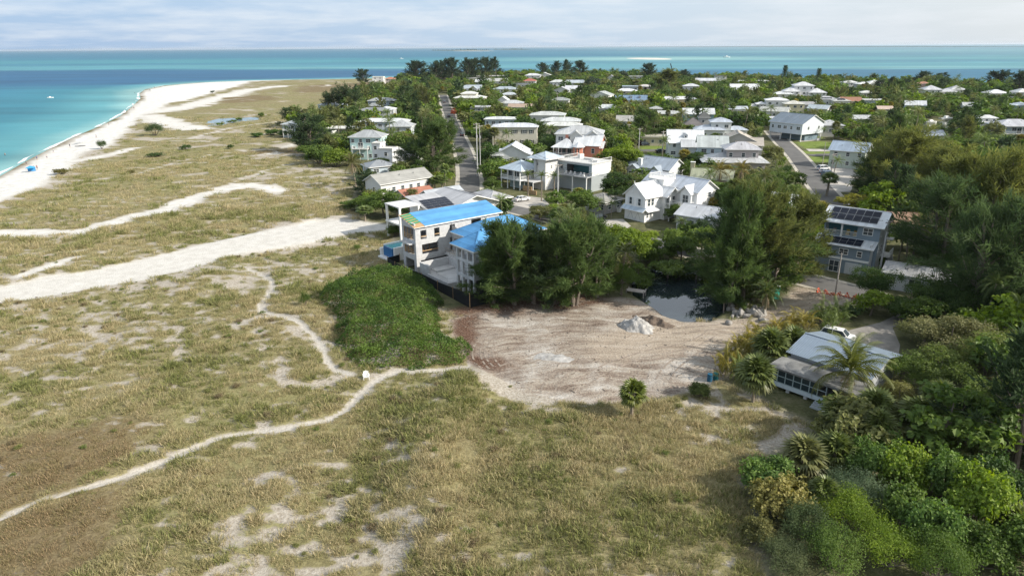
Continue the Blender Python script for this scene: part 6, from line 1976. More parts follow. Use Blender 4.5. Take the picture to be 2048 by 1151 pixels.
def prototype(kind, i, trunk_me, crown_me, h, r, tname, cname='crown', extra=None):
 SRC.setdefault(kind, []).append(dict(trunk=trunk_me, crown=crown_me, h=h, r=r, tname=tname, cname=cname))

for s in range(3): prototype('pine_big', s, *make_pine(100 + s, 13000, 14, 4.6, .125, 3 - (s == 1)), 'trunk')
for s in range(2): prototype('pine_open', s, *make_pine(120 + s, 9000, 14, 5.2, .115, 3), 'trunk')
for s in range(3): prototype('pine', s, *make_pine(140 + s, 3400, 12, 4.2, .24, 2), 'trunk')
for s in range(2): prototype('pine_umbrella', s, *make_pine(160 + s, 2600, 12, 5.0, .22, 2, True), 'trunk')
for s in range(3): prototype('broad_big', s, *make_broadleaf(200 + s, 6500, 7, 3.6, .30), 'trunk')
for s in range(4): prototype('broad', s, *make_broadleaf(220 + s, 1900, 7, 3.6, .52), 'trunk')
for s in range(3): prototype('broad_fine', s, *make_broadleaf(240 + s, 9000, 7, 3.8, .20, .2), 'trunk')
for s in range(3): prototype('shrub_big', s, *make_shrub(300 + s, 6500, 2.4, 2.0, .19, .8), 'stem')
for s in range(2): prototype('shrub_fine', s, *make_shrub(320 + s, 9500, 2.2, 2.0, .10, .5), 'stem')
for s in range(3): prototype('shrub', s, *make_shrub(340 + s, 900, 2.2, 2.0, .38), 'stem')

def make_far_palm(seed, kind):
 g = np.random.default_rng(seed)
 if kind == 'fan':
  h = 4.2
  pts, rad = palm_trunk(g, h)
  rots = frond_rots(g, 26, R(80), R(-55))
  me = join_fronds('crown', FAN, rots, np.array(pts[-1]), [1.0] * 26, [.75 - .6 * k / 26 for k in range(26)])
 elif kind == 'feather':
  h = 6.5
  pts, rad = palm_trunk(g, h, .16, .10, .05, .06)
  rots = frond_rots(g, 20, R(70), R(-30))
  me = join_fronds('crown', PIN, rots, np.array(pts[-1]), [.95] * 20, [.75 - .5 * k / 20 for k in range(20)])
 elif kind == 'royal':
  h = 7.5
  pts, rad = palm_trunk(g, h, .17, .13, .0, .0)
  rots = frond_rots(g, 15, R(75), R(-10))
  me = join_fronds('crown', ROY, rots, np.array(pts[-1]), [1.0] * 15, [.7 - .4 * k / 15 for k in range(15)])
 else:   # clump of many thin stems
  h = 3.2
  VV = []
  rots = frond_rots(g, 46, R(88), R(20))
  bases = [np.array([g.normal() * .7, g.normal() * .7, abs(g.normal()) * .9 + .2]) for _ in range(46)]
  V_, F_, T_ = [], [], []
  o = 0
  for k in range(46):
   V, Fq = PIN_S[k % 3]
   V_.append(V @ np.array(rots[k].to_matrix()).T * g.uniform(.8, 1.15) + bases[k]); F_.append(Fq + o); o += len(V)
   T_.append(np.full(len(Fq), g.uniform(.2, .95)))
  me = np_mesh('crown', np.concatenate(V_), np.concatenate(F_), [M_FROND], dict(tint=('FACE', np.concatenate(T_))))
  return wood_mesh('stem', [([Vector((b[0] * .6, b[1] * .6, -.1)), Vector((*b[:2], b[2] + .1))], [.05, .03]) for b in bases[:14]], M_PALMBARK, 4), me, h, 2.2
 return wood_mesh('trunk', [(pts, rad)], M_PALMBARK, 7), me, h + 1.0, {'fan': 1.5, 'feather': 2.8, 'royal': 2.0}[kind]

for s in range(2): prototype('palm_fan', s, *make_far_palm(400 + s, 'fan'), 'trunk')
for s in range(3): prototype('palm_feather', s, *make_far_palm(410 + s, 'feather'), 'trunk')
for s in range(2): prototype('palm_royal', s, *make_far_palm(420 + s, 'royal'), 'trunk')
for s in range(3): prototype('palm_clump', s, *make_far_palm(430 + s, 'clump'), 'stem')

def make_norfolk(seed, h=16.0, r=2.0):
 g = np.random.default_rng(seed)
 tubes = [(bend_path(g, (0, 0, -.2), (0, 0, 1), h, 8, .02), np.linspace(.25, .03, 9))]
 P, D = [], []
 for k in range(34):
  z = h * (.22 + .76 * k / 33)
  rr = r * (1.15 - .75 * (k / 33)) * g.uniform(.7, 1.1)
  for j in range(5):
   a = j * 1.2566 + k * .6
   for q in range(10):
    t = q / 9
    P.append((math.cos(a) * rr * t, math.sin(a) * rr * t, z + .3 * t + g.normal() * .12)); D.append((math.cos(a) * .5 + g.normal() * .5, math.sin(a) * .5 + g.normal() * .5, .6))
 P, D = np.array(P), unit(np.array(D))
 V, Fq = strands(g, P, D, g.uniform(.4, .9, len(P)), np.full(len(P), .28))
 return wood_mesh('trunk', tubes), np_mesh('crown', V, Fq, [M_NEEDLE], dict(tint=('FACE', g.uniform(0, 1, len(P))))), h, r

prototype('norfolk', 0, *make_norfolk(500), 'trunk')
NAMES = dict(pine_big='beach_pine', pine_open='beach_pine', pine='beach_pine', pine_umbrella='beach_pine', broad_big='broadleaf_tree', broad='broadleaf_tree', broad_fine='broadleaf_tree',
    shrub_big='shrub', shrub_fine='shrub', shrub='shrub', palm_fan='fan_palm', palm_feather='feather_palm', palm_royal='royal_palm', palm_clump='clumping_palm', norfolk='norfolk_pine')
CATS = dict(beach_pine='tree', broadleaf_tree='tree', shrub='shrub', fan_palm='palm tree', feather_palm='palm tree', royal_palm='palm tree', clumping_palm='palm', norfolk_pine='tree')
count = 0

def plant(kind, x, y, h, r, col, label, group=None, rz=None, z=None, var=None):
 """one tree: an Empty with trunk and crown that share their mesh with others of the kind"""
 global count
 count += 1
 P = SRC[kind]
 p = P[(count * 7 if var is None else var) % len(P)]
 nm = NAMES[kind]
 z = ground_z(x, y) if z is None else z
 root = thing(nm, label, CATS[nm], (x, y, z - .05), rng.uniform(0, 6.28) if rz is None else rz, group)
 root.scale = (r / p['r'], r / p['r'], h / p['h'])
 link(p['tname'], p['trunk'], root)
 link(p['cname'], p['crown'], root, color=col)
 return root

def height_to(bx, by, ty):
 """height of a thing standing at ground pixel (bx, by) whose top shows at row ty"""
 b = at(bx, by)
 lo, hi = 0.0, 39.0
 for _ in range(40):
  m = (lo + hi) / 2
  if topx((b.x, b.y, m))[1] > ty: lo = m
  else: hi = m
 return b, lo

PINEG = (.085, .128, .042); PINED = (.058, .090, .040); PINEO = (.128, .145, .050); LEAFD = (.050, .090, .022); LEAFM = (.100, .155, .032)
LEAFB = (.150, .215, .028); LEAFY = (.260, .255, .040); OLIVE = (.145, .158, .055); PALMG = (.125, .170, .050); PALMY = (.225, .200, .042); SEAG = (.105, .170, .038); FARG = (.052, .076, .045)
PLACED = []

def T(kind, bx, by, ty, wpx, col, label, group=None, **k):
 b, h = height_to(bx, by, ty)
 f = topx((b.x, b.y, h * .5))[2]
 r = wpx * f / F_PX / 2
 PLACED.append((b.x, b.y, r))
 return plant(kind, b.x, b.y, h, r, tuple(np.array(col) * rng.uniform(.93, 1.07)), label, group, **k)

# ------------------------------------------------------------------ trees one can tell apart, surveyed one by one
g1 = 'feathery pines at the edge of the cleared lot'
for a in [('pine_big', 985, 604, 476, 100, PINEG, 'feathery pine leftmost of the clump, half covering the unfinished house'),
    ('pine_big', 1030, 608, 444, 112, PINEG, 'feathery pine second from the left in the clump before the blue roofs'),
    ('pine_big', 1070, 607, 452, 96, PINED, 'dark feathery pine with bare lower trunk in the middle of the clump'),
    ('pine_big', 1108, 607, 450, 104, PINEG, 'tall feathery pine over the exposed roots at the lot edge'),
    ('pine_big', 1149, 611, 436, 112, PINEG, 'tallest feathery pine with thick pale trunk above the dirt lot'),
    ('pine_big', 1192, 594, 474, 84, PINEG, 'feathery pine rightmost of the clump near the bamboo thicket'),
    ('pine_open', 1128, 585, 428, 110, PINEO, 'olive feathery pine behind the clump, nearest to the street'),
    ('pine_big', 1010, 590, 466, 96, PINED, 'short dark feathery pine against the unfinished columns')]:
 T(*a[:4], a[4] * 1.22, *a[5:], group=g1)
g2 = 'feathery pines above the pond'
for a in [('pine_big', 1462, 611, 432, 92, PINEG, 'feathery pine with leaning pale trunk at the pond bank'),
    ('pine_big', 1452, 598, 446, 116, PINEG, 'wide feathery pine leaning out over the pond'),
    ('pine_big', 1486, 604, 392, 106, PINEG, 'tall feathery pine second along the pond bank by the boulders'),
    ('pine_big', 1506, 598, 376, 120, PINEO, 'tallest olive feathery pine right of the pond'),
    ('pine_big', 1540, 584, 388, 116, PINEG, 'feathery pine right of the tallest one by the street bend'),
    ('pine_big', 1580, 566, 402, 108, PINEO, 'feathery pine rightmost of the pond group near the slate blue house'),
    ('pine_big', 1474, 540, 412, 100, PINED, 'dark feathery pine at the back of the pond group')]:
 T(*a[:3], a[3] - 8, a[4] * 1.3, *a[5:], group=g2)
g3 = 'big loose pines on the right side'
for a in [('pine_open', 1788, 402, 256, 170, PINEO, 'wide open pine with pale bare limbs behind the brown roof'),
    ('pine_open', 1742, 392, 305, 90, PINED, 'dark pine left of the wide open pine by the driveway'),
    ('pine_open', 1868, 420, 292, 150, PINEO, 'olive pine right of the wide open pine'),
    ('pine_open', 1880, 560, 352, 190, PINED, 'dark pine standing over the white roofed annex'),
    ('pine_big', 1950, 545, 318, 190, PINEO, 'tall olive pine second from the right picture edge'),
    ('pine_open', 2022, 560, 300, 200, PINEO, 'tallest olive pine at the right picture edge'),
    ('pine_open', 1930, 640, 410, 180, PINED, 'dark lower pine between the annex and the driveway'),
    ('pine_open', 2030, 660, 400, 190, PINED, 'dark pine at the right edge below the tallest olive pine'),
    ('pine', 1930, 292, 216, 60, PINED, 'slim dark pine left of the clerestory house'),
    ('pine_open', 1985, 440, 300, 120, PINEG, 'green pine behind the tall olive pines at the right')]:
 T(*a[:5], tuple(np.array(a[5]) * (1.25, 1.22, 1.1)), a[6], group=g3)
for a in [('pine_big', 868, 352, 238, 112, PINEG, 'large feathery pine between the white cube house and the long road'),
    ('pine_open', 822, 344, 282, 72, PINED, 'loose grey green pine in front of the white cube house'),
    ('pine', 618, 304, 221, 92, PINED, 'large lone feathery pine at the dune edge beside the track end'),
    ('pine', 586, 252, 214, 62, PINED, 'dark feathery pine behind the grey beach house'),
    ('pine', 822, 224, 174, 66, PINED, 'dense dark pine right of the blue grey porch house'),
    ('pine', 862, 218, 184, 44, PINED, 'smaller dark pine between the porch house and the long road'),
    ('pine', 1336, 188, 138, 74, PINEO, 'big olive feathery pine rising above the mid town roofs'),
    ('pine', 1278, 285, 218, 74, PINEG, 'soft green pine left of the white dormer house'),
    ('norfolk', 1567, 170, 131, 15, PINED, 'tall narrow column shaped pine against the bay'),
    ('norfolk', 1634, 176, 137, 15, PINED, 'shorter narrow column shaped pine right of the grand white house')]:
 T(*a)
g4 = 'umbrella shaped pines at the meadow edge'
for a in [('pine_umbrella', 656, 221, 188, 40, PINED, 'umbrella pine leftmost of the meadow edge group'),
    ('pine_umbrella', 674, 222, 186, 44, PINED, 'umbrella pine with leaning trunk second in the meadow group'),
    ('pine_umbrella', 692, 223, 176, 56, PINED, 'tallest umbrella pine in the meadow edge group'),
    ('pine_umbrella', 712, 224, 184, 42, PINED, 'umbrella pine rightmost of the meadow group beside palms')]:
 T(*a, group=g4)
g5 = 'tall pines along the far shore'
for a in [(725, 168, 135, 36, 'lone dark pine left of the stacked white modern house'), (832, 171, 121, 62, 'widest pine at the left end of the far grove'),
    (868, 167, 124, 44, 'far grove pine just right of the widest one'), (884, 165, 117, 36, 'far grove pine third from the left'), (905, 166, 115, 48, 'tallest far grove pine above the pink roof'),
    (930, 163, 118, 44, 'far grove pine in the middle of the grove'), (950, 162, 113, 46, 'far grove pine above the beige block'), (972, 161, 114, 44, 'far grove pine second from the right'),
    (992, 159, 116, 32, 'far grove pine at the right end'), (1085, 156, 123, 30, 'single far pine above the red roof'), (1113, 158, 122, 30, 'far pine leftmost of three over the balcony house'),
    (1136, 157, 121, 30, 'far pine in the middle of three over the balcony house'), (1160, 156, 118, 36, 'far pine rightmost of three with a wide top'), (1298, 164, 126, 42, 'dark far pine left of the crane'),
    (1372, 166, 140, 34, 'dark far pine right of the crane'), (1395, 166, 146, 28, 'low dark far pine near the stepped white roof'), (1842, 174, 142, 38, 'left one of twin far pines on the right shore'),
    (1876, 174, 146, 36, 'right one of twin far pines on the right shore'), (1808, 184, 156, 40, 'ragged pine left of the twin far pines'), (1782, 186, 153, 26, 'thin ragged pine right of the waterfront villas'),
    (1757, 192, 160, 26, 'dark conical pine in front of the waterfront villas'), (1996, 182, 137, 50, 'wide dark pine behind the far right white hip house'), (2034, 196, 141, 50, 'dark pine cut by the right picture edge on the shore'),
    (1182, 180, 150, 40, 'big round dark tree in mid town'), (1246, 162, 139, 26, 'small round dark tree on the far waterline')]:
 T('pine' if 'round' not in a[4] else 'broad', a[0], a[1], a[2], a[3], FARG, a[4], group=g5 if 'round' not in a[4] else None)

# --- broadleaf trees and shrubs that stand out
for a in [('broad_big', 1712, 420, 386, 100, LEAFY, 'yellow green bushy tree behind the slate blue solar house'), ('broad_big', 1248, 350, 280, 92, LEAFB, 'bright green round tree right of the coral house'),
    ('broad_big', 1212, 352, 300, 62, LEAFM, 'green tree behind the roof terrace of the deck house'), ('broad_big', 1232, 398, 338, 78, LEAFD, 'dark round tree between the deck house and the gabled house'),
    ('broad_big', 1165, 436, 372, 74, LEAFM, 'broad green tree in front of the deck house'), ('broad_big', 1222, 420, 372, 50, LEAFD, 'dark tree behind the low grey hut'),
    ('broad_fine', 1742, 608, 524, 92, LEAFD, 'dark leafy tree beside the orange netting and street'), ('broad_fine', 1890, 730, 622, 170, (.20, .20, .085), 'pale twiggy tree behind the metal roofed cottage'),
    ('broad_fine', 1965, 775, 655, 170, (.15, .19, .05), 'wide green tree right of the metal roof near the picture edge'), ('broad_fine', 1870, 790, 690, 140, (.14, .19, .045), 'mid green tree overhanging the right end of the metal roof'),
    ('broad_fine', 1845, 690, 636, 110, OLIVE, 'olive low tree beside the curved driveway'), ('broad_fine', 2030, 905, 806, 150, LEAFB, 'bright feathery tree at the right picture edge'),
    ('broad_fine', 1985, 850, 740, 140, (.13, .18, .045), 'green tree behind the bright feathery one'), ('broad_big', 1256, 536, 446, 96, LEAFB, 'bright green tree at the left bank of the pond'),
    ('broad_big', 1310, 524, 470, 84, LEAFM, 'green tree at the head of the pond'), ('broad_big', 1224, 505, 440, 78, LEAFB, 'bright green bush above the pond beside the street'),
    ('broad_big', 1362, 522, 466, 80, LEAFM, 'green tree behind the pond under the white bungalow'), ('broad_big', 1276, 560, 506, 76, LEAFM, 'low tree overhanging the dark pond corner'),
    ('broad_fine', 1216, 590, 506, 50, OLIVE, 'brownish bamboo thicket left of the pond'), ('broad_fine', 1244, 590, 520, 60, LEAFM, 'green bushes beside the leaning coconut palm by the pond'),
    ('broad_big', 1572, 578, 520, 72, LEAFM, 'round leafed bush under the pond pines by the street'), ('broad_fine', 1448, 622, 560, 50, LEAFD, 'dark overhanging bush at the right pond bank'),
    ('broad_fine', 1880, 312, 284, 62, (.42, .06, .025), 'flowering tree covered in red blossom among the trees on the right'),
    ('broad_fine', 1727, 284, 266, 30, (.34, .10, .03), 'orange flowering tree behind the sea green house'), ('broad', 910, 232, 214, 24, (.30, .075, .03), 'orange red flowering tree beside the long road'),
    ('broad', 1088, 218, 204, 34, (.22, .085, .03), 'rusty flowering tree right of the tan roof house'), ('broad', 1140, 222, 206, 30, (.24, .09, .03), 'rusty flowering tree right of the grey hip roofed house'),
    ('broad_big', 1080, 438, 408, 60, OLIVE, 'olive bushy tree right of the solar arrays'), ('broad_big', 1120, 446, 410, 56, LEAFM, 'green bushy tree at the street behind the pines'),
    ('broad_big', 1050, 460, 426, 60, OLIVE, 'olive bush between the blue roofs and the street'), ('broad_big', 970, 402, 374, 40, LEAFM, 'green bushes at the end of the long road'),
    ('broad_big', 985, 360, 318, 56, LEAFM, 'green trees left of the split roof house'), ('broad_big', 986, 388, 348, 50, LEAFM, 'shrubby trees left of the veranda house'),
    ('broad_big', 1530, 398, 334, 92, LEAFM, 'green tree left of the right hand road'), ('broad_big', 1575, 386, 336, 74, LEAFM, 'leafy tree hanging over the right hand road'),
    ('broad_big', 1480, 420, 366, 80, LEAFM, 'green tree under the two coconut palms'), ('broad_big', 1395, 338, 300, 60, LEAFD, 'dark round trees before the light blue house'),
    ('broad_big', 1350, 350, 318, 50, LEAFB, 'bright bush in front of the blue grey cottage'), ('broad_big', 1380, 340, 306, 40, LEAFD, 'dark tree beside the white dormer house'),
    ('broad_big', 1545, 330, 286, 50, OLIVE, 'olive tree right of the skirt roofed house'), ('broad_big', 1350, 444, 402, 50, LEAFM, 'green tree between the gabled house and the bungalow'),
    ('broad_fine', 1670, 462, 420, 60, LEAFM, 'green tree behind the left end of the slate blue house')]:
 T(*a)
for a in [('shrub_fine', 312, 271, 247, 36, (.075, .115, .040), 'round green bush alone on the white sand near the beach'), ('shrub_fine', 204, 298, 281, 22, (.075, .115, .040), 'small green bush at the inner edge of the beach'),
    ('shrub_big', 640, 328, 294, 66, LEAFM, 'green bush left of the palm at the dune edge'), ('shrub_big', 674, 334, 300, 60, LEAFB, 'bright bush before the teal balcony house'), ('shrub_big', 618, 312, 292, 56, LEAFM, 'green bush at the foot of the lone pine'),
    ('shrub_big', 545, 270, 260, 30, (.07, .13, .025), 'low bright bush in front of the grey beach house'), ('shrub_big', 575, 274, 262, 36, (.07, .13, .025), 'low bright bush right of the beach house deck'), ('shrub_big', 515, 274, 266, 26, (.07, .13, .025), 'low bright bush furthest left before the beach house'),
    ('broad_big', 768, 432, 372, 84, LEAFM, 'green tree in the middle of the bushes below the long grey roof'), ('broad_big', 730, 425, 388, 60, LEAFM, 'leafy bush at the left of the group below the long grey roof'),
    ('broad_big', 795, 436, 392, 62, LEAFD, 'dark bush right of the group beside the white columns'), ('broad_big', 822, 418, 372, 46, OLIVE, 'olive tree before the brick red roof'), ('broad_big', 700, 420, 398, 46, LEAFM, 'low bush at the dune edge left of the group'),
    ('broad_big', 852, 424, 394, 36, LEAFM, 'small green tree before the solar house columns'), ('shrub_big', 790, 470, 448, 40, LEAFM, 'green bush at the end of the sand track'), ('broad_big', 762, 345, 312, 44, LEAFM, 'green bush in front of the tall white cube house'),
    ('shrub_fine', 715, 500, 488, 16, LEAFM, 'small pale bush on the sand left of the raised pool'), ('shrub_fine', 612, 616, 592, 22, (.09, .14, .03), 'small sapling alone on the dune beside the footpath'),
    ('shrub', 478, 238, 232, 16, LEAFM, 'low bush at the left shore of the lagoon'), ('shrub', 522, 234, 225, 14, LEAFM, 'low bush at the right end of the lagoon'), ('shrub', 465, 247, 241, 22, LEAFM, 'low bush on the near bank of the lagoon'), ('shrub', 440, 250, 244, 18, LEAFM, 'smaller low bush on the near bank of the lagoon'),
    ('shrub', 310, 314, 307, 36, (.075, .12, .03), 'low green bushes on the dune below the lone round bush'), ('shrub', 372, 299, 290, 26, (.07, .115, .03), 'low green bushes right along the dune trail'), ('shrub', 462, 300, 291, 14, (.07, .115, .03), 'tiny green bush on the open dune'),
    ('shrub', 124, 348, 338, 34, (.15, .14, .04), 'ochre green bush at the top of the beach'), ('shrub', 425, 186, 181, 10, PINED, 'small dark bush on the pale dune near the point'), ('shrub', 262, 346, 340, 16, (.12, .115, .035), 'small ochre bush on the dune')]:
 T(*a)
for a in [('broad_big', 1336, 548, 506, 90, LEAFM, 'mangrove overhanging the back of the pond, left of two'), ('broad_big', 1392, 550, 503, 84, LEAFD, 'dark mangrove overhanging the back of the pond, right of two')]:
 T(*a, z=-.9)
for a in [('broad_fine', 1852, 628, 548, 110, LEAFD, 'dark leafy tree right of the annex by the driveway'), ('broad_fine', 1935, 645, 535, 150, LEAFD, 'broad dark tree under the tall olive pines'), ('broad_fine', 2015, 655, 540, 150, LEAFM, 'dark green tree at the right edge under the pines'),
    ('broad_big', 1800, 640, 590, 80, LEAFD, 'dark shrubby palm and tree tangle beside the driveway mouth'), ('broad_fine', 1802, 772, 700, 112, LEAFM, 'green tree covering the right end of the ridge'), ('broad_fine', 1790, 830, 760, 96, OLIVE, 'olive tree at the right end of the cottage porch'),
    ('broad_fine', 1900, 560, 470, 130, LEAFD, 'dark tree right above the white annex roof'), ('broad_fine', 1990, 560, 460, 140, OLIVE, 'olive tree between the tall pines at the right'), ('broad_fine', 1840, 470, 420, 60, LEAFM, 'green tree in front of the brown shingle roof'),
    ('broad_fine', 1950, 720, 640, 130, OLIVE, 'olive spreading tree behind the pale twiggy one'), ('broad_fine', 2030, 760, 660, 130, LEAFM, 'green tree at the right edge level with the cottage'),
    ('broad_big', 1296, 508, 456, 66, LEAFB, 'bright tree between the pond and the street, left of three'), ('broad_big', 1348, 506, 452, 66, LEAFM, 'green tree between the pond and the street, middle of three'), ('broad_big', 1402, 510, 446, 76, LEAFM, 'green tree between the pond and the street, right of three')]:
 T(*a[:5], tuple(np.array(a[5]) * (1.3, 1.22, 1.2)), a[6])
# --- the bushes at lower right
gs = 'bushes crowding the lower right corner'
for a in [('shrub_big', 1525, 982, 924, 118, SEAG, 'dark glossy green bush furthest left below the sandy clearing'), ('shrub_big', 1548, 1030, 962, 124, (.215, .20, .06), 'yellow leafed sea grape bush at the left of the corner thicket'),
    ('shrub_fine', 1715, 1010, 952, 128, (.095, .135, .065), 'silvery blue green bush in the middle of the corner thicket'), ('shrub_fine', 1690, 1064, 990, 130, LEAFB, 'light green fine leafed bush below the silvery bush'),
    ('shrub_fine', 1600, 1076, 1012, 104, (.085, .12, .045), 'grey green bush right below the yellow bush'), ('shrub_big', 1722, 960, 896, 90, SEAG, 'glossy green bush beneath the fan palms'),
    ('shrub_big', 1800, 985, 905, 110, LEAFB, 'bright sea grape bush right of the middle'), ('shrub_big', 1880, 1000, 912, 110, SEAG, 'tall sea grape bush beside the white tarpaulin'),
    ('shrub_big', 1938, 1062, 960, 130, LEAFB, 'large bright sea grape bush near the right edge'), ('shrub_big', 1800, 1060, 984, 100, LEAFM, 'green sea grape bush in the lower middle of the thicket'),
    ('shrub_big', 1862, 1100, 1010, 120, SEAG, 'sea grape bush with reddish leaves in the lower thicket'), ('shrub_fine', 1660, 1130, 1062, 130, LEAFM, 'green bush at the bottom edge below the grey green bush'),
    ('shrub_fine', 1772, 1130, 1064, 130, LEAFB, 'light green bush at the bottom edge of the picture'), ('shrub_big', 1960, 1130, 1060, 130, LEAFM, 'green bush at the bottom right corner'),
    ('shrub_big', 2010, 1030, 950, 110, LEAFD, 'dark bush at the right edge by the bright feathery tree'), ('shrub_fine', 1870, 1160, 1080, 130, LEAFM, 'low bush cut by the bottom edge'), ('shrub_big', 1760, 920, 860, 90, SEAG, 'glossy bush behind the small palms'),
    ('shrub_big', 1950, 985, 912, 100, LEAFD, 'dark bush right of the white tarpaulin'), ('shrub_big', 2060, 1140, 1050, 130, LEAFM, 'green bush cut by the right edge at the bottom'), ('shrub_big', 1520, 1085, 1042, 70, (.15, .15, .05), 'low yellowish grass bush at the left foot of the thicket'),
    ('shrub_fine', 1575, 1135, 1088, 110, (.10, .125, .05), 'grey green low bush at the bottom left of the thicket'), ('shrub_fine', 1640, 1020, 968, 70, LEAFM, 'mid green bush wedged between the yellow and silvery bushes'),
    ('shrub_big', 1400, 795, 772, 46, (.10, .13, .035), 'low green scrub at the near edge of the dirt lot')]:
 T(*a[:5], tuple(np.array(a[5]) * (1.12, 1.12, 1.2)), a[6], group=gs)

# ------------------------------------------------------------------ palms near enough to show single fronds
def frond_palm(kind, bx, by, ty, wpx, col, label, n=30, dead=6, lean=.03, curve=0.0, group=None, seed=0):
 g = np.random.default_rng(900 + seed)
 b, h = height_to(bx, by, ty)
 if kind == 'fan' and seed != 1: wpx *= 1.35; n += 14
 f = topx((b.x, b.y, h * .7))[2]
 r = wpx * f / F_PX / 2
 PLACED.append((b.x, b.y, r * .6))
 L0 = 1.6 if kind == 'fan' else 3.1
 s = r / L0
 ht = max(.7, h - s * (1.1 if kind == 'fan' else 1.0))
 root = thing('fan_palm' if kind == 'fan' else 'feather_palm', label, 'palm tree', (b.x, b.y, ground_z(b.x, b.y) - .05), 0, group)
 pts, rad = palm_trunk(g, ht, .19, .16, lean, curve) if kind == 'fan' else palm_trunk(g, ht, .19, .11, lean, curve)
 link('trunk', wood_mesh('trunk', [(pts, rad)], M_PALMBARK, 8), root)
 top = pts[-1]
 rots = frond_rots(g, n, R(84), R(-38) if kind == 'fan' else R(-28))
 ms = FAN_ME if kind == 'fan' else PIN_ME
 for k, e in enumerate(rots):
  t = k / n
  c = np.array(col) * (1.12 - .35 * t) + np.array([.03, .005, 0]) * max(0, t - .6) * 2
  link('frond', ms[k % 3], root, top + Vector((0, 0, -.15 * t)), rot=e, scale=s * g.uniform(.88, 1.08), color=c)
 for k in range(dead):
  e = Euler((g.normal() * .2, R(62) + g.normal() * .12, k * 6.28 / dead + g.normal() * .2), 'XYZ')
  link('dead_frond', ms[k % 3], root, top + Vector((0, 0, -.35)), rot=e, scale=s * g.uniform(.6, .8), color=(.27, .21, .13))
 return root

gp = 'fan palms around the metal roofed cottage'
frond_palm('fan', 1263, 832, 764, 66, (.125, .155, .030), 'single round headed fan palm standing alone at the lot edge', 38, 4, seed=1)
for i, a in enumerate([(1505, 806, 724, 66, 'fan palm at the left corner of the cottage porch'), (1537, 738, 666, 66, 'fan palm with hanging dead leaves left above the porch roof'), (1578, 722, 662, 58, 'fan palm touching the left end of the metal roof'),
        (1676, 872, 808, 68, 'fan palm in front of the porch steps below the coconut palm'), (1742, 862, 790, 72, 'fan palm right of the coconut palm trunk'), (1748, 905, 830, 66, 'lower fan palm behind the glossy bushes'),
        (1832, 884, 808, 78, 'fan palm with drooping skirt right of the cottage porch'), (1604, 946, 884, 76, 'pale leaning fan palm on the sandy clearing'), (1924, 916, 850, 76, 'dark fan palm beside the path at right'),
        (1664, 938, 876, 72, 'fan palm between the sandy clearing and the glossy bush'), (1870, 850, 772, 66, 'fan palm in shade behind the drooping one'), (1705, 925, 880, 50, 'small fan palm above the silvery bush'), (2026, 1092, 1030, 90, 'fan palm at the right edge in the bottom corner'),
        (1640, 1020, 960, 50, 'small pale fan palm sunk in the thicket')]):
 frond_palm('fan', *a[:4], (.105, .135, .036) if i != 7 else (.15, .16, .06), a[4], 32, 7, group=gp, seed=10 + i)
frond_palm('feather', 1692, 812, 714, 176, (.13, .15, .035), 'large coconut palm with drooping yellow green fronds over the cottage porch', 34, 3, .02, .02, seed=40)
frond_palm('feather', 1436, 388, 332, 58, (.20, .17, .05), 'left one of two yellowish coconut palms before the sage roof', 22, 4, .0, .0, seed=41)
frond_palm('feather', 1478, 390, 330, 56, (.20, .17, .05), 'right one of two yellowish coconut palms before the sage roof', 22, 4, .0, .0, seed=42)
frond_palm('feather', 712, 374, 316, 62, (.12, .12, .04), 'leaning coconut palm with grey hanging fronds at the dune edge', 22, 6, -.06, -.05, seed=43)
frond_palm('feather', 1242, 588, 494, 62, (.07, .09, .03), 'leaning coconut palm at the left bank of the pond', 20, 3, .0, -.06, seed=44)
frond_palm('feather', 1530, 626, 574, 76, (.075, .11, .035), 'date palm with arching fronds behind the boulder heap', 30, 4, seed=45)
for i, a in enumerate([(1056, 396, 343, 34, 'left slim royal palm in front of the veranda house'), (1083, 402, 345, 34, 'middle slim royal palm in front of the veranda house'), (1108, 400, 346, 34, 'right slim royal palm in front of the veranda house')]):
 T('palm_royal', *a[:4], (.085, .12, .03), a[4], group='slim royal palms by the veranda house')
for a in [(1320, 436, 410, 26, 'small royal palm before the garage doors of the gabled house', 'palm_fan'), (1200, 432, 400, 34, 'palm in front of the low grey hut', 'palm_feather'), (1222, 436, 404, 30, 'palm right of the low grey hut', 'palm_feather'),
    (730, 442, 414, 40, 'shaggy fan palm at the end of the sand track', 'palm_fan'), (745, 360, 328, 30, 'fan palm beside the outside stairs', 'palm_fan'), (885, 384, 352, 30, 'fan palm behind the multi gabled house', 'palm_fan'), (870, 384, 354, 30, 'fan palm left of the road end', 'palm_fan'),
    (1652, 392, 348, 40, 'dark bushy palm on the driveway of the sea green house', 'palm_fan'), (1665, 356, 316, 36, 'yellow green palm beside the parked cars', 'palm_feather'), (1735, 452, 422, 30, 'small palm above the brown roof', 'palm_fan'),
    (1690, 262, 228, 34, 'tall coconut palm right of the grey cottage', 'palm_feather'), (1540, 246, 212, 26, 'leaning coconut palm left of the white roofed bungalow', 'palm_feather'), (1506, 262, 216, 22, 'fan palm rising from round trees in mid town', 'palm_fan'),
    (1322, 330, 276, 30, 'tall palm left of the white dormer house street', 'palm_feather'), (1010, 300, 262, 34, 'palm in front of the cream shutter house', 'palm_feather'), (1105, 290, 252, 40, 'tall palm between the cream house and the coral house', 'palm_feather'),
    (590, 318, 300, 1, '', None)]:
 if a[5]:
  T(a[5], *a[:4], PALMG, a[4])
ga = 'golden clumping palms along the cottage side of the lot'
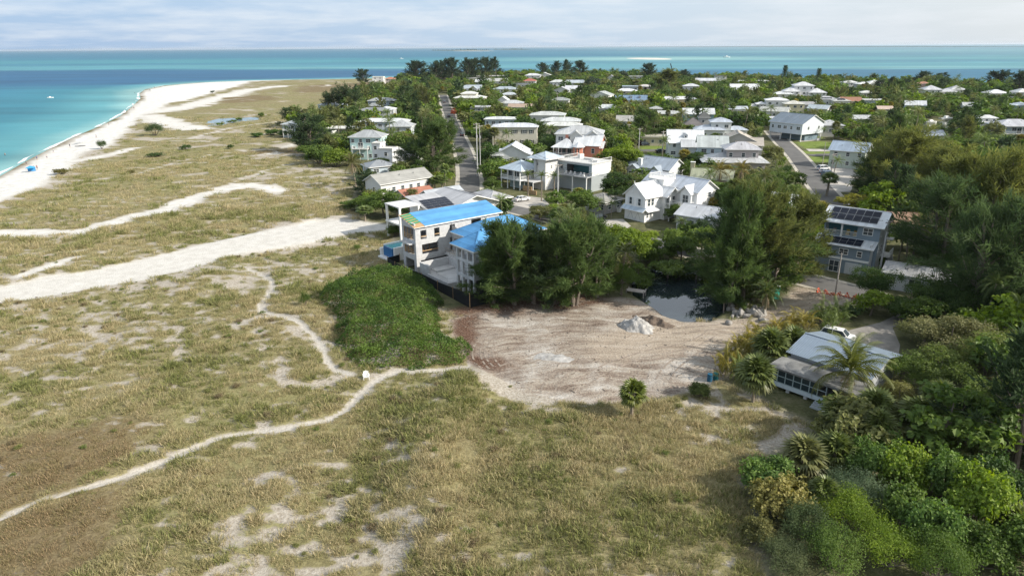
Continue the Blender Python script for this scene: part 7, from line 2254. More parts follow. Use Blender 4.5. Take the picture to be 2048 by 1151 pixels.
for i, a in enumerate([(1449, 752, 688, 62, 'golden cane palm nearest the blue bins'), (1468, 728, 664, 66, 'golden cane palm second up from the blue bins'), (1492, 706, 648, 66, 'golden cane palm left above the porch palm'), (1518, 694, 640, 64, 'golden cane palm behind the two fan palms'),
        (1548, 676, 628, 62, 'yellow cane palm left of the metal roof ridge'), (1578, 664, 620, 62, 'yellow cane palm above the ridge of the metal roof'), (1606, 660, 614, 60, 'yellow cane palm beside the white car'), (1476, 760, 706, 54, 'green cane palm behind the porch corner palm'),
        (1640, 648, 596, 62, 'green palmetto clump left of the driveway mouth'), (1672, 650, 596, 60, 'green palmetto clump at the driveway mouth'), (1655, 674, 622, 46, 'pale yellow bush palm beside the car')]):
 T('palm_clump', *a[:4], PALMY if i < 7 else PALMG, a[4], group=ga)

# ------------------------------------------------------------------ the dense thicket beside the works: one unbroken mass
def thicket():
 poly = line([(640, 604), (668, 574), (700, 560), (760, 548), (812, 546), (850, 566), (880, 600), (893, 640), (896, 668), (912, 690), (940, 698), (925, 728), (860, 736), (770, 742), (706, 744), (690, 716), (684, 676), (660, 640)])
 g = np.random.default_rng(77)
 n = 90000
 lo, hi = poly.min(0) - 1, poly.max(0) + 1
 P = g.uniform(size=(n, 2)) * (hi - lo) + lo
 d = sdist(P[:, 0], P[:, 1], list(map(tuple, poly))) + (fbm(P[:, 0], P[:, 1], 4, 4, 71) - .5) * 4.4
 k = d > 0
 P, d = P[k], d[k]
 H = lambda x, y, dd: (.35 + 1.9 * sstep(0, 2.2, dd)) * (.05 + 1.9 * fbm(x, y, 3.4, 4, 72)) + .7 * sstep(2, 7, dd)
 x, y = P[:, 0], P[:, 1]
 h = H(x, y, d)
 e = .15
 nx = -(H(x + e, y, d) - h) / e; ny = -(H(x, y + e, d) - h) / e
 z0 = land(x, y)['z']
 z = z0 + h * (1 - np.abs(g.normal(size=len(x))) * .22) + (g.uniform(size=len(x)) < .06) * g.uniform(0, .5, len(x))
 N = unit(np.stack([nx, ny, np.ones(len(x))], 1) * .6 + rand_dir(g, len(x)) * .8)
 V, Fq = leaf_cards(g, np.stack([x, y, z], 1), N, g.uniform(.15, .30, len(x)), .8)
 cl = fbm(x, y, 2.2, 2, 73)
 front = sstep(96, 84, y)
 me = np_mesh('mangrove_thicket', V, Fq, [M_LEAF], dict(tint=('FACE', np.clip(-.05 + .85 * sstep(.25, .75, cl) + .32 * g.uniform(size=len(x)) + .14 * front, 0, 1))))
 tag(link('mangrove_thicket', me, color=(.076, .132, .027)), kind='stuff')

thicket()

# ------------------------------------------------------------------ town planting: the rest of the trees
KEEP = []
for pts, w, step in ((road_a_pts, 8, 1), (road_c_pts[:6], 8, 1)):
 L_ = line(pts)
 for a, c in zip(L_[:-1], L_[1:]):
  for k in range(5):
   p = a + (c - a) * k / 5
   q = topx((p[0], p[1], 0)); KEEP.append((q[0], q[1], q[2], 1.5 * F_PX / q[2]))
for px_, py_ in [(1215, 452), (1235, 458), (1205, 446), (1640, 350), (1660, 366), (1640, 300), (1660, 318), (1630, 290), (1050, 405), (1060, 412), (1640, 560), (1660, 570), (1690, 580), (1760, 650), (1740, 690), (1780, 672), (1720, 680), (1760, 700), (1300, 302), (1340, 300), (1885, 248), (1870, 250), (1915, 930)]:
 q = topx(at(px_, py_)); KEEP.append((px_, py_, q[2], 14))
KEEP = np.array(KEEP)
BX = np.array(BOXES); FT = np.array(FOOT)

def fit_tree(x, y, h, r, free=False):
 """shorten or refuse a tree that would hide a house front, a road or stand in the way"""
 d = np.hypot(FT[:, 0] - x, FT[:, 1] - y)
 if (d < FT[:, 2] * .82 + r * .45).any():
  return 0
 for k in range(3):
  bx, by, f = topx((x, y, 0)); tx, ty, _ = topx((x, y, h))
  rp = r * F_PX / f
  m = (BX[:, 4] > f - 2) & (BX[:, 0] < tx + rp * .8) & (BX[:, 1] > tx - rp * .8) & (ty < BX[:, 3]) & (by > BX[:, 2])
  if free:
   m &= (BX[:, 5] > .6) | (np.minimum(BX[:, 1], tx + rp) - np.maximum(BX[:, 0], tx - rp) > .5 * (BX[:, 1] - BX[:, 0]))
  if m.any():
   need = BX[m, 3].max()
   if need >= by - 3:
    return 0
   h2 = h * (by - need) / (by - ty)
   if h2 < 2.0: return 0
   r = min(r, h2 * .62); h = h2
   continue
  break
 else:
  return 0
 bx, by, f = topx((x, y, 0)); tx, ty, _ = topx((x, y, h)); rp = r * F_PX / f
 if ((KEEP[:, 2] > f - 4) & (np.abs(KEEP[:, 0] - tx) < rp + KEEP[:, 3]) & (KEEP[:, 1] > ty - 2) & (KEEP[:, 1] < by + 2)).any():
  return 0
 return h, r

cand = []
gt = np.random.default_rng(2024)
yy = 60.0
while yy < 1090:
 D = yy
 sp = 3.4 + D * .0105
 w = D * 1.15 + 20
 xx = -w
 while xx < w:
  cand.append((xx + gt.uniform(-.5, .5) * sp, yy + gt.uniform(-.5, .5) * sp, sp))
  xx += sp
 yy += sp
cand = np.array(cand)
L1 = land(cand[:, 0], cand[:, 1])
ok = (L1['dtown'] > 2.0) & (L1['dc'] > 5) & (L1['dl'] < -2.5) & (L1['z'] > -.3) & (L1['lawn'] < .1)
for rp, w in ROADS:
 ok &= pdist(cand[:, 0], cand[:, 1], rp) > w / 2 + 2.2
for pl in ([(p[0], p[1]) for p in line(DRIVE)], [tuple(p) for p in line([(1612, 334), (1650, 330), (1700, 332), (1720, 352), (1700, 384), (1650, 384), (1632, 366)])], [tuple(p) for p in line([(1018, 400), (1050, 392), (1085, 396), (1100, 410), (1080, 424), (1045, 418)])],
     [tuple(p) for p in line([(1186, 440), (1246, 438), (1262, 452), (1235, 468), (1190, 456)])], list(map(tuple, lot_poly)), list(map(tuple, canal_poly))):
 ok &= sdist(cand[:, 0], cand[:, 1], pl) < -1.5
vis = []
for (x, y, sp) in cand[ok]:
 q = topx((x, y, 3))
 if -80 < q[0] < 2560 and q[1] < 1300:
  vis.append((x, y, sp))
PL = np.array(PLACED)
trees = []
for (x, y, sp) in vis:
 if (np.hypot(PL[:, 0] - x, PL[:, 1] - y) < PL[:, 2] * .55 + sp * .25).any():
  continue
 near_c = math.hypot(x + 8, y - 122) < 22 or math.hypot(x - 45, y - 76) < 12
 if near_c and gt.uniform() < .8:
  continue
 u = gt.uniform()
 grove = vnoise(np.array([x]), np.array([y]), 60, 91)[0]
 if u < .60: kind, h, r = 'broad', gt.uniform(5.0, 11.0), gt.uniform(.46, .66)
 elif u < .70: kind, h, r = 'shrub', gt.uniform(2.0, 3.4), gt.uniform(.8, 1.1)
 elif u < .84: kind, h, r = 'palm_feather', gt.uniform(6.5, 11), gt.uniform(.30, .38)
 elif u < .925: kind, h, r = 'palm_fan', gt.uniform(4, 7.5), gt.uniform(.26, .34)
 else: kind, h, r = 'pine', gt.uniform(9, 16), gt.uniform(.26, .36)
 h *= 1.1 if math.hypot(x, y) > 260 else 1
 r = h * r
 if kind in ('broad', 'shrub'): r = max(r, sp * .62)
 if L1 is not None and math.hypot(x, y) > 640 and kind == 'pine': h *= .8
 fr = fit_tree(x, y, h, r, gt.uniform() < .5)
 if not fr:
  if kind in ('broad', 'pine'):
   kind, h, r = 'shrub', gt.uniform(1.6, 2.4), gt.uniform(1.4, 2.2)
   fr = fit_tree(x, y, h, r)
  if not fr: continue
 h2, r2 = fr
 if kind in ('pine', 'palm_feather', 'palm_fan') and h2 < 3.6:
  kind = 'shrub'; r2 = min(r2, h2)
 cols = dict(broad=[LEAFD, LEAFM, LEAFM, LEAFB, OLIVE], shrub=[LEAFM, LEAFB, OLIVE, LEAFD], palm_feather=[PALMG, OLIVE], palm_fan=[PALMG, OLIVE, PALMY], pine=[PINED, PINEG, PINEO])[kind]
 ci = int(gt.integers(0, len(cols)))
 q = topx((x, y, h2 * .6))
 trees.append(dict(kind=kind, x=x, y=y, h=h2, r=r2, col=cols[ci], px=q[0], py=q[1], f=q[2], size=h2 * F_PX / q[2]))
trees.sort(key=lambda t: -t['size'])
CN = {LEAFD: 'dark green', LEAFM: 'green', LEAFB: 'bright green', OLIVE: 'olive', PALMG: 'green', PALMY: 'golden', PINED: 'dark', PINEG: 'green', PINEO: 'olive'}
KN = dict(broad='broadleaf tree', shrub='bush', palm_feather='feather palm', palm_fan='fan palm', pine='feathery pine')
HN = dict(broad=(4.6, 6.4), shrub=(2.1, 2.8), palm_feather=(6, 8), palm_fan=(5, 6.4), pine=(7, 10))
used, per = set(), {}
rest = []
sh_p = np.array([[s[2], s[3]] for s in SHORT])
for t in trees:
 k = t['kind']
 lim = dict(broad=215, shrub=120, palm_feather=150, palm_fan=150, pine=70)[k]
 if per.get(k, 0) >= lim or t['size'] < 7:
  rest.append(t); continue
 lo, hi = HN[k]
 hs = 'low' if t['h'] < lo else ('tall' if t['h'] > hi else 'medium')
 d = np.hypot((sh_p[:, 0] - t['px']) * t['f'] / F_PX, (sh_p[:, 1] - t['f']) * .7)
 lab = None
 for j in np.argsort(d)[:5]:
  s = SHORT[j]
  dx, dz = (t['px'] - s[2]) * t['f'] / F_PX, t['f'] - s[3]
  rel = ('left of' if dx < 0 else 'right of') if abs(dx) > abs(dz) * .8 else ('in front of' if dz < 0 else 'behind')
  l_ = f"{hs} {CN[t['col']]} {KN[k]} {rel} {s[1]}"
  if l_ not in used and len(l_.split()) <= 16:
   lab = l_; break
 if lab is None:
  rest.append(t); continue
 used.add(lab); per[k] = per.get(k, 0) + 1
 plant(k, t['x'], t['y'], t['h'], t['r'], tuple(np.array(t['col']) * gt.uniform(.8, 1.25)), lab, dict(broad='broadleaf trees in the gardens', shrub='garden bushes', palm_feather='feather palms in the gardens', palm_fan='fan palms in the gardens', pine='feathery pines among the houses')[k], z=0.0)

# what is left reads as one unbroken canopy: one mesh of the same leaves
def canopy(rest):
 g = np.random.default_rng(31)
 groups = {}
 for t in rest:
  groups.setdefault('leaf' if t['kind'] in ('broad', 'shrub') else ('needle' if t['kind'] == 'pine' else 'frond'), []).append(t)
 for gn, ts in groups.items():
  V, Fq, Cc, o = [], [], [], 0
  for t in ts:
   p = SRC[t['kind']][int(g.integers(0, len(SRC[t['kind']])))]
   key = (t['kind'], id(p), t['f'] > 330)
   if key not in _cache:
    me = p['crown']
    v = np.empty(len(me.vertices) * 3, 'f'); me.vertices.foreach_get('co', v); v = v.reshape(-1, 3)
    k = 3 if me.polygons[0].loop_total == 3 else 4
    n = len(me.polygons)
    sel = np.arange(n)
    grow = 1.0
    if t['kind'] in ('broad', 'shrub', 'pine') and n > 400:
     keep_n = 260 if t['f'] > 330 else 520
     sel = np.random.default_rng(4).permutation(n)[:keep_n]
     grow = math.sqrt(n / keep_n) * .86
    vv = v.reshape(n, k, 3)[sel] if t['kind'] in ('broad', 'shrub', 'pine') else None
    if vv is not None:
     c = vv.mean(1, keepdims=True); vv = c + (vv - c) * grow
     _cache[key] = (vv.reshape(-1, 3), k)
    else:
     lv = np.empty(len(me.loops), 'i'); me.loops.foreach_get('vertex_index', lv)
     lv = lv.reshape(-1, k)
     s2 = np.random.default_rng(4).permutation(len(lv))[:min(len(lv), 420)]
     vv = v[lv[s2]]; c = vv.mean(1, keepdims=True); vv = c + (vv - c) * 1.35
     _cache[key] = (vv.reshape(-1, 3), k)
   v, k = _cache[key]
   a = g.uniform(0, 6.28); cs, sn = math.cos(a), math.sin(a)
   s, sz = t['r'] / p['r'], t['h'] / p['h']
   w = np.stack([(v[:, 0] * cs - v[:, 1] * sn) * s + t['x'], (v[:, 0] * sn + v[:, 1] * cs) * s + t['y'], v[:, 2] * sz], 1)
   V.append(w); nf = len(v) // k
   Cc.append(np.repeat((np.array(t['col']) * g.uniform(.8, 1.25))[None], nf, 0) * g.uniform(.7, 1.35, nf)[:, None])
  V = np.concatenate(V); Cc = np.concatenate(Cc)
  k = 3 if gn == 'needle' else 4
  nm = dict(leaf='tree_canopy', needle='pine_canopy', frond='palm_canopy')[gn]
  me = np_mesh(nm, V, np.arange(len(V)).reshape(-1, k), [M_MASS])
  a = me.attributes.new('leafcol', 'FLOAT_COLOR', 'FACE')
  a.data.foreach_set('color', np.concatenate([Cc, np.ones((len(Cc), 1))], 1).astype('f').ravel())
  tag(link(nm, me), kind='stuff')

_cache = {}
canopy(rest)
print('trees', len(trees), 'individual', per, 'mass', len(rest))

# ------------------------------------------------------------------ dune grass: tufts scattered where the sand is not bare
def make_tuft(seed, n, h, spread, w):
 g = np.random.default_rng(seed)
 a = g.uniform(0, 6.28, n); rr = np.sqrt(g.uniform(size=n)) * spread
 P = np.stack([np.cos(a) * rr, np.sin(a) * rr, np.full(n, -.03)], 1)
 az = a + g.normal(size=n) * .9; tilt = np.abs(g.normal(size=n)) * .42 + .12
 D = np.stack([np.cos(az) * np.sin(tilt), np.sin(az) * np.sin(tilt), np.cos(tilt)], 1)
 L = g.uniform(.55, 1.1, n) * h
 side = unit(np.cross(D, rand_dir(g, n))) * (w * g.uniform(.7, 1.3, n))[:, None] * .5
 M = P + D * L[:, None] * .6
 tip = P + D * L[:, None] + np.stack([np.cos(az), np.sin(az), -.55 * np.ones(n)], 1) * L[:, None] * .18
 V = np.stack([P - side, P + side, M + side * .8, tip, M - side * .8], 1).reshape(-1, 3)
 i = np.arange(n) * 5
 Fq = np.concatenate([np.stack([i, i + 1, i + 2, i + 4], 1), np.stack([i + 4, i + 2, i + 3, i + 3], 1)], 0)
 tri = np.stack([i + 4, i + 2, i + 3], 1)
 quad = np.stack([i, i + 1, i + 2, i + 4], 1)
 allt = np.concatenate([quad[:, [0, 1, 2]], quad[:, [0, 2, 3]], tri])
 t = g.uniform(size=n)
 return np_mesh('grass_tuft', V, allt, [M_GRASS], dict(tint=('FACE', np.concatenate([t, t, t]))))

def paint(me, col, m=None):
 a = me.attributes.new('leafcol', 'FLOAT_COLOR', 'FACE')
 a.data.foreach_set('color', np.tile(np.array([*col, 1], 'f'), len(me.polygons)))
 if m: me.materials[0] = m

def scatter(name, tufts, P, S, RZ, idx):
 """instance the tufts on a cloud of points (geometry nodes)"""
 col = bpy.data.collections.new(name + '_kinds')
 for k, (me, c) in enumerate(tufts):
  paint(me, c, M_CREEP if name != 'dune_grass' else None)
  o = bpy.data.objects.new('%s_%d' % (name, k), me)
  col.objects.link(o)
 me = bpy.data.meshes.new(name)
 me.vertices.add(len(P)); me.vertices.foreach_set('co', np.ascontiguousarray(P, 'f').ravel())
 for nm, ty, v in (('s', 'FLOAT', S), ('rz', 'FLOAT', RZ), ('kind_index', 'INT', idx)):
  a = me.attributes.new(nm, ty, 'POINT'); a.data.foreach_set('value', np.ascontiguousarray(v, 'f' if ty == 'FLOAT' else 'i'))
 o = link(name, me)
 ng = bpy.data.node_groups.new(name + '_scatter', 'GeometryNodeTree')
 ng.interface.new_socket('Geometry', in_out='INPUT', socket_type='NodeSocketGeometry')
 ng.interface.new_socket('Geometry', in_out='OUTPUT', socket_type='NodeSocketGeometry')
 n, l = ng.nodes, ng.links
 gi, go = n.new('NodeGroupInput'), n.new('NodeGroupOutput')
 ci = n.new('GeometryNodeCollectionInfo'); ci.inputs['Collection'].default_value = col
 ci.inputs['Separate Children'].default_value = True; ci.inputs['Reset Children'].default_value = True
 ip = n.new('GeometryNodeInstanceOnPoints'); ip.inputs['Pick Instance'].default_value = True

 def at_(nm, ty):
  q = n.new('GeometryNodeInputNamedAttribute'); q.data_type = ty; q.inputs['Name'].default_value = nm
  return q.outputs['Attribute']
 l.new(gi.outputs[0], ip.inputs['Points']); l.new(ci.outputs[0], ip.inputs['Instance'])
 l.new(at_('kind_index', 'INT'), ip.inputs['Instance Index'])
 cx = n.new('ShaderNodeCombineXYZ'); l.new(at_('rz', 'FLOAT'), cx.inputs['Z'])
 l.new(cx.outputs[0], ip.inputs['Rotation'])
 l.new(at_('s', 'FLOAT'), ip.inputs['Scale'])
 l.new(ip.outputs[0], go.inputs[0])
 md = o.modifiers.new('scatter', 'NODES'); md.node_group = ng
 return tag(o, kind='stuff')

def dune_grass():
 g = np.random.default_rng(55)
 XY = []
 for r0, r1, dens in ((36, 75, 4.2), (75, 120, 2.7), (120, 190, 1.1), (190, 300, .30), (300, 480, .07)):
  a0, a1 = math.radians(-56), math.radians(46)
  area = (a1 - a0) / 2 * (r1 ** 2 - r0 ** 2)
  n = int(area * dens)
  r = np.sqrt(g.uniform(r0 ** 2, r1 ** 2, n)); a = g.uniform(a0, a1, n)
  XY.append(np.stack([r * np.sin(a), r * np.cos(a)], 1))
 XY = np.concatenate(XY)
 L = land(XY[:, 0], XY[:, 1])
 x, y = XY[:, 0], XY[:, 1]
 p = np.clip(L['grass'] * 1.25 - .05, np.where(L['swath'] > .5, .03, .15), 1)
 p = p * (L['town'] < .6) * (L['lot'] < .45) * (L['track'] < .55) * (L['beach'] < .45) * (L['patch'] < -.4) * (L['dc'] > 12) * (L['z'] > -.5)
 # sparse weeds at lot rim and on bare sand
 k = g.uniform(size=len(x)) < p
 x, y = x[k], y[k]
 z = L['z'][k]
 far = np.hypot(x, y)
 green = fbm(x, y, 9, 4, 61) + .12 * sstep(70, 45, y) * (x > -5)
 br = L['brown'][k]
 idx = np.where(br * g.uniform(.55, 1, len(x)) > .42, 4 + (g.uniform(size=len(x)) < .4), np.clip(((green - .33) * 9 + g.normal(size=len(x)) * 1.3), 0, 3).astype(int))
 size = g.uniform(.5, 1.3, len(x)) * (.45 + 1.3 * fbm(x, y, 3, 2, 62)) * np.where(br > .5, .75, 1) * (.55 + .45 * L['grass'][k]) * np.clip(far / 110, 1, 1.7)
 kinds = [(make_tuft(1, 34, .52, .42, .030), (.40, .345, .20)), (make_tuft(2, 36, .56, .45, .030), (.345, .31, .16)), (make_tuft(3, 36, .60, .45, .032), (.27, .26, .125)), (make_tuft(4, 34, .55, .42, .034), (.20, .215, .08)),
    (make_tuft(5, 34, .45, .5, .034), (.28, .22, .125)), (make_tuft(6, 34, .48, .5, .034), (.235, .20, .10))]
 scatter('dune_grass', kinds, np.stack([x, y, z], 1), size, g.uniform(0, 6.28, len(x)), idx)
 print('tufts', len(x))
 # clods and stones left by the digger
 n = 4500
 c0 = np.array(lot_poly); lo_, hi_ = c0.min(0), c0.max(0)
 P = g.uniform(size=(n, 2)) * (hi_ - lo_) + lo_
 L = land(P[:, 0], P[:, 1])
 k = (L['lot'] > .5) & (L['z'] > -.45) & (L['town'] < 1.1) & (fbm(P[:, 0], P[:, 1], 5, 3, 69) + .25 * L['duff'] > .52)
 cl = []
 for s, c in enumerate([(.36, .31, .26), (.20, .155, .12), (.44, .41, .37)]):
  gg = np.random.default_rng(s); bm = bmesh.new(); bmesh.ops.create_icosphere(bm, subdivisions=1, radius=1)
  for v in bm.verts: v.co *= 1 + gg.normal() * .18
  me = bpy.data.meshes.new('clod'); bm.to_mesh(me); bm.free(); me.materials.append(M_CREEP)
  a = me.attributes.new('tint', 'FLOAT', 'FACE'); a.data.foreach_set('value', gg.uniform(.3, .6, len(me.polygons)))
  cl.append((me, c))
 scatter('dirt_clods', cl, np.stack([P[:, 0], P[:, 1], L['z']], 1)[k], np.abs(g.normal(size=k.sum())) * .04 + .025, g.uniform(0, 6.28, k.sum()), g.integers(0, 3, k.sum()))
 # darker low creeping plants
 n = 1500
 r = np.sqrt(g.uniform(38 ** 2, 170 ** 2, n)); a = g.uniform(-.75, .6, n)
 x, y = r * np.sin(a), r * np.cos(a)
 L = land(x, y)
 k = (L['town'] < .4) & (L['lot'] < .5) & (L['track'] < .3) & (L['beach'] < .3) & (L['patch'] < -.2) & (vnoise(x, y, 11, 66) > .52)
 creep = [(make_shrub(700 + s, 420, .35, .7, .12)[1], c) for s, c in enumerate([(.13, .165, .045), (.17, .18, .06), (.19, .15, .085)])]
 scatter('creeping_plants', creep, np.stack([x, y, L['z']], 1)[k], g.uniform(.35, .95, k.sum()), g.uniform(0, 6.28, k.sum()), g.integers(0, 3, k.sum()))

dune_grass()

# ------------------------------------------------------------------ utility poles and wires
def pole(bx, by, ty, label, kind='wood', arms=1, r=.16, rz=.6):
 b, h = height_to(bx, by, ty)
 root = thing('utility_pole', label, 'utility pole', (b.x, b.y, 0), rz, 'utility poles along the streets')
 m = M_CONCD if kind == 'concrete' else M_POLE
 k = MB(); k.tube([(0, 0, -.3), (0, 0, h * .5), (0, 0, h)], [r, r * .85, r * .62], m, 8); k.build('shaft', root)
 for i in range(arms):
  z = h - .35 - i * 1.15
  k = MB(); k.bar((-1.25, -.16, z), (1.25, -.16, z), .12, M_POLE); k.bar((-.6, -.16, z - .03), (0, -.1, z - .6), .05, M_POLE); k.bar((.6, -.16, z - .03), (0, -.1, z - .6), .05, M_POLE)
  arm = k.build('crossarm', root)
  for x in (-1.1, -.45, .45, 1.1):
   q = MB(); q.tube([(x, -.16, z + .06), (x, -.16, z + .26)], [.05, .035], M_STEEL, 6); q.build('insulator', arm)
 if h > 9:
  k = MB(); k.tube([(.28, .1, h * .72), (.28, .1, h * .72 + .9)], .2, M_STEEL, 8); k.build('transformer', root)
 return Vector((b.x, b.y, h))

pt = {}
for key, a in dict(a1=(955, 352, 246, 'tall double concrete pole beside the long road, left one', 'concrete', 2, .2), a2=(961, 346, 250, 'tall thin pole just right of the double concrete pole', 'concrete', 1, .15),
       b=(1115, 408, 328, 'tall pale pole in front of the deck house', 'concrete', 1, .19), c=(1317, 424, 362, 'tall pole with three dark crossarms beside the gabled house', 'concrete', 3, .19),
       d=(1758, 548, 440, 'tall pale pole at the right corner of the slate blue house', 'concrete', 2, .2), e=(1670, 590, 506, 'plain shorter pole standing in orange netting', 'wood', 0, .15),
       f=(1256, 292, 248, 'slim pole left of the soft green pine', 'wood', 1, .16), g=(1277, 304, 256, 'slim pale pole beside the side street palms', 'concrete', 1, .16), h=(1324, 308, 262, 'pole with crossarm left of the white dormer house', 'concrete', 1, .17),
       i=(1114, 222, 186, 'pole rising before the grey hip roof in mid town', 'wood', 1, .17), j=(1392, 178, 154, 'far thin pole beside the narrow white house', 'wood', 1, .2), k=(1451, 176, 156, 'far pole right of the stepped white roof house', 'wood', 1, .2),
       l=(1664, 184, 161, 'far pole right of the column shaped pines', 'wood', 0, .22), m=(1779, 186, 164, 'far pale pole before the ragged pine', 'wood', 0, .22), n=(1656, 386, 306, 'thin dark pole on the driveway near the bushy palm', 'wood', 1, .13),
       o=(1644, 336, 284, 'thin dark pole beside the parked cars', 'wood', 0, .13), p=(1045, 206, 184, 'pole left of the tan roof in mid town', 'wood', 1, .18)).items():
 pt[key] = pole(*a)

def wire(a, b, off, sag, label):
 A, B = pt[a] + Vector((off, 0, -.1)), pt[b] + Vector((off, 0, -.1))
 pts = []
 for k in range(13):
  t = k / 12
  p = A.lerp(B, t); p.z -= sag * 4 * t * (1 - t); pts.append(p - A)
 q = MB(); q.tube(pts, .032, M_TIRE, 4)
 o = q.build('overhead_wire', loc=A)
 tag(o, label, 'wire', 'wires between the utility poles')

for off, w_ in ((-1.0, 'outer'), (.9, 'inner')):
 wire('a1', 'b', off, .9, f'{w_} overhead wire from the double concrete pole to the deck house pole')
 wire('b', 'c', off, .9, f'{w_} overhead wire from the deck house pole to the three crossarm pole')
 wire('c', 'd', off, 1.6, f'{w_} overhead wire over the pond pines to the slate blue house pole')
wire('h', 'g', 0, .6, 'overhead wire between two poles by the side street')
wire('i', 'f', 0, 1.6, 'long overhead wire across mid town to the slim pole')

# ------------------------------------------------------------------ cars
def car_proto(kind):
 L, W, Hh = (4.7, 1.85, 1.68) if kind == 'suv' else (4.5, 1.78, 1.42)
 root = bpy.data.objects.new('car', None); C.objects.link(root)
 b = MB()
 def ring(z, x0, x1, w):
  c = .25
  return [(x0 + c, -w, z), (x1 - c, -w, z), (x1, -w + c, z), (x1, w - c, z), (x1 - c, w, z), (x0 + c, w, z), (x0, w - c, z), (x0, -w + c, z)]
 r0, r1, r2 = ring(.28, -L / 2 + .06, L / 2 - .06, W / 2 - .05), ring(.62, -L / 2, L / 2, W / 2), ring(.95, -L / 2 + .05, L / 2 - .12, W / 2 - .04)
 for lo, hi in ((r0, r1), (r1, r2)):
  for k in range(8):
   b.face([lo[k], lo[(k + 1) % 8], hi[(k + 1) % 8], hi[k]], M_GLOSS)
 b.face(r2, M_GLOSS); b.face(list(reversed(r0)), M_TIRE)
 b.build('body', root)
 xb, xf = (-L * .47, L * .20) if kind == 'suv' else (-L * .36, L * .17)
 g = MB()
 lo = [(xb, -W * .44, .952), (xf + .45, -W * .44, .952), (xf + .45, W * .44, .952), (xb, W * .44, .952)]
 hi = [(xb + .35, -W * .36, Hh - .06), (xf - .25, -W * .36, Hh - .06), (xf - .25, W * .36, Hh - .06), (xb + .35, W * .36, Hh - .06)]
 g.hexa(lo, hi, M_GLASS)
 g.build('window', root)
 t = MB(); t.hexa([(p[0] * 1.0, p[1] * 1.04, Hh - .058) for p in hi], [(p[0] * .96, p[1] * .96, Hh) for p in hi], M_GLOSS)
 for i in range(4):
  t.bar(lo[i], hi[i], .09, M_GLOSS)
 xm = (xb + xf) / 2
 for s in (-1, 1):
  t.bar((xm, s * W * .445, .95), (xm, s * W * .365, Hh - .04), .08, M_GLOSS)
 t.build('roof', root)
 w = MB()
 w.tube([(0, -.11, 0), (0, .11, 0)], .33, M_TIRE, 12); wm = w.mesh('wheel')
 r = MB(); r.tube([(0, -.12, 0), (0, .12, 0)], .19, M_STEEL, 8); rm = r.mesh('rim')
 for x in (-L * .3, L * .3):
  for s in (-1, 1):
   o = link('wheel', wm, root, (x, s * (W / 2 - .1), .33)); link('rim', rm, o)
 hl = MB(); hl.box(-.03, .03, -.2, .2, -.07, .07, M_TRIM); hm = hl.mesh('headlight')
 tl = MB(); tl.box(-.03, .03, -.17, .17, -.08, .08, mat('tail_lamp' + kind, .3, (.35, .01, .01))); tm = tl.mesh('tail_light')
 for s in (-1, 1):
  link('headlight', hm, root, (L / 2 - .02, s * W * .33, .72)); link('tail_light', tm, root, (-L / 2 + .01, s * W * .35, .76))
 for s in (-1, 1):
  m_ = MB(); m_.box(-.08, .08, -.1, .1, -.06, .06, M_GLOSS); m_.build('wing_mirror', root, (xf + .3, s * (W / 2 + .06), 1.02))
 return root

CARP = {k: car_proto(k) for k in ('suv', 'sedan')}
used_proto = set()
for kind, px_, py_, rz, col, label, z in [
  ('suv', 1674, 679, -38, (.72, .72, .71), 'white car with dark roof glass parked behind the metal roofed cottage', .05), ('sedan', 1044, 402, 30, (.70, .70, .70), 'white car with reddish roof load on the driveway before the veranda house', .05),
  ('suv', 1196, 440, 40, (.02, .022, .025), 'dark car under palms at the low grey hut', .05), ('sedan', 1243, 474, 25, (.16, .18, .21), 'dark silver car half hidden at the street above the pond', .07),
  ('suv', 924, 272, 97, (.02, .025, .03), 'dark car driving up the long road beside the poles', .07), ('sedan', 898, 234, 97, (.03, .03, .035), 'dark car farther up the long road', .07), ('suv', 889, 206, 97, (.10, .10, .11), 'grey car near the far end of the long road', .07),
  ('suv', 1553, 312, 75, (.015, .016, .018), 'black car parked left of the right hand road', .02), ('sedan', 1543, 306, 75, (.03, .03, .03), 'dark car parked behind the black one by the road', .02),
  ('suv', 1646, 340, 20, (.66, .67, .68), 'white car rear one of three parked on the driveway', .05), ('sedan', 1650, 346, 20, (.40, .42, .45), 'silver car middle one of three parked on the driveway', .05), ('suv', 1655, 352, 20, (.06, .10, .17), 'dark blue car front one of three parked on the driveway', .05),
  ('sedan', 1671, 326, 10, (.03, .035, .04), 'dark car beside the sea green house', .02), ('sedan', 1322, 305, 5, (.02, .022, .03), 'dark car on the side street left of the white dormer house', .07), ('suv', 1291, 291, 5, (.03, .035, .05), 'dark blue car before the tan low wall house', .02),
  ('suv', 674, 271, 5, (.68, .68, .67), 'white van parked by the long flat white house', .02)]:
 p = at(px_, py_)
 if kind not in used_proto:
  used_proto.add(kind); o = CARP[kind]
  o.location = (p.x, p.y, z); o.rotation_euler = (0, 0, R(rz)); tag(o, label, 'car', 'cars around the town')
  for ch in o.children:
   if ch.name.split('.')[0] in ('body', 'roof', 'wing_mirror'): ch.color = (*col, 1)
 else:
  copy_thing(CARP[kind], (p.x, p.y, z), R(rz), 1, {n: col for n in ('body', 'roof', 'wing_mirror')}, label)

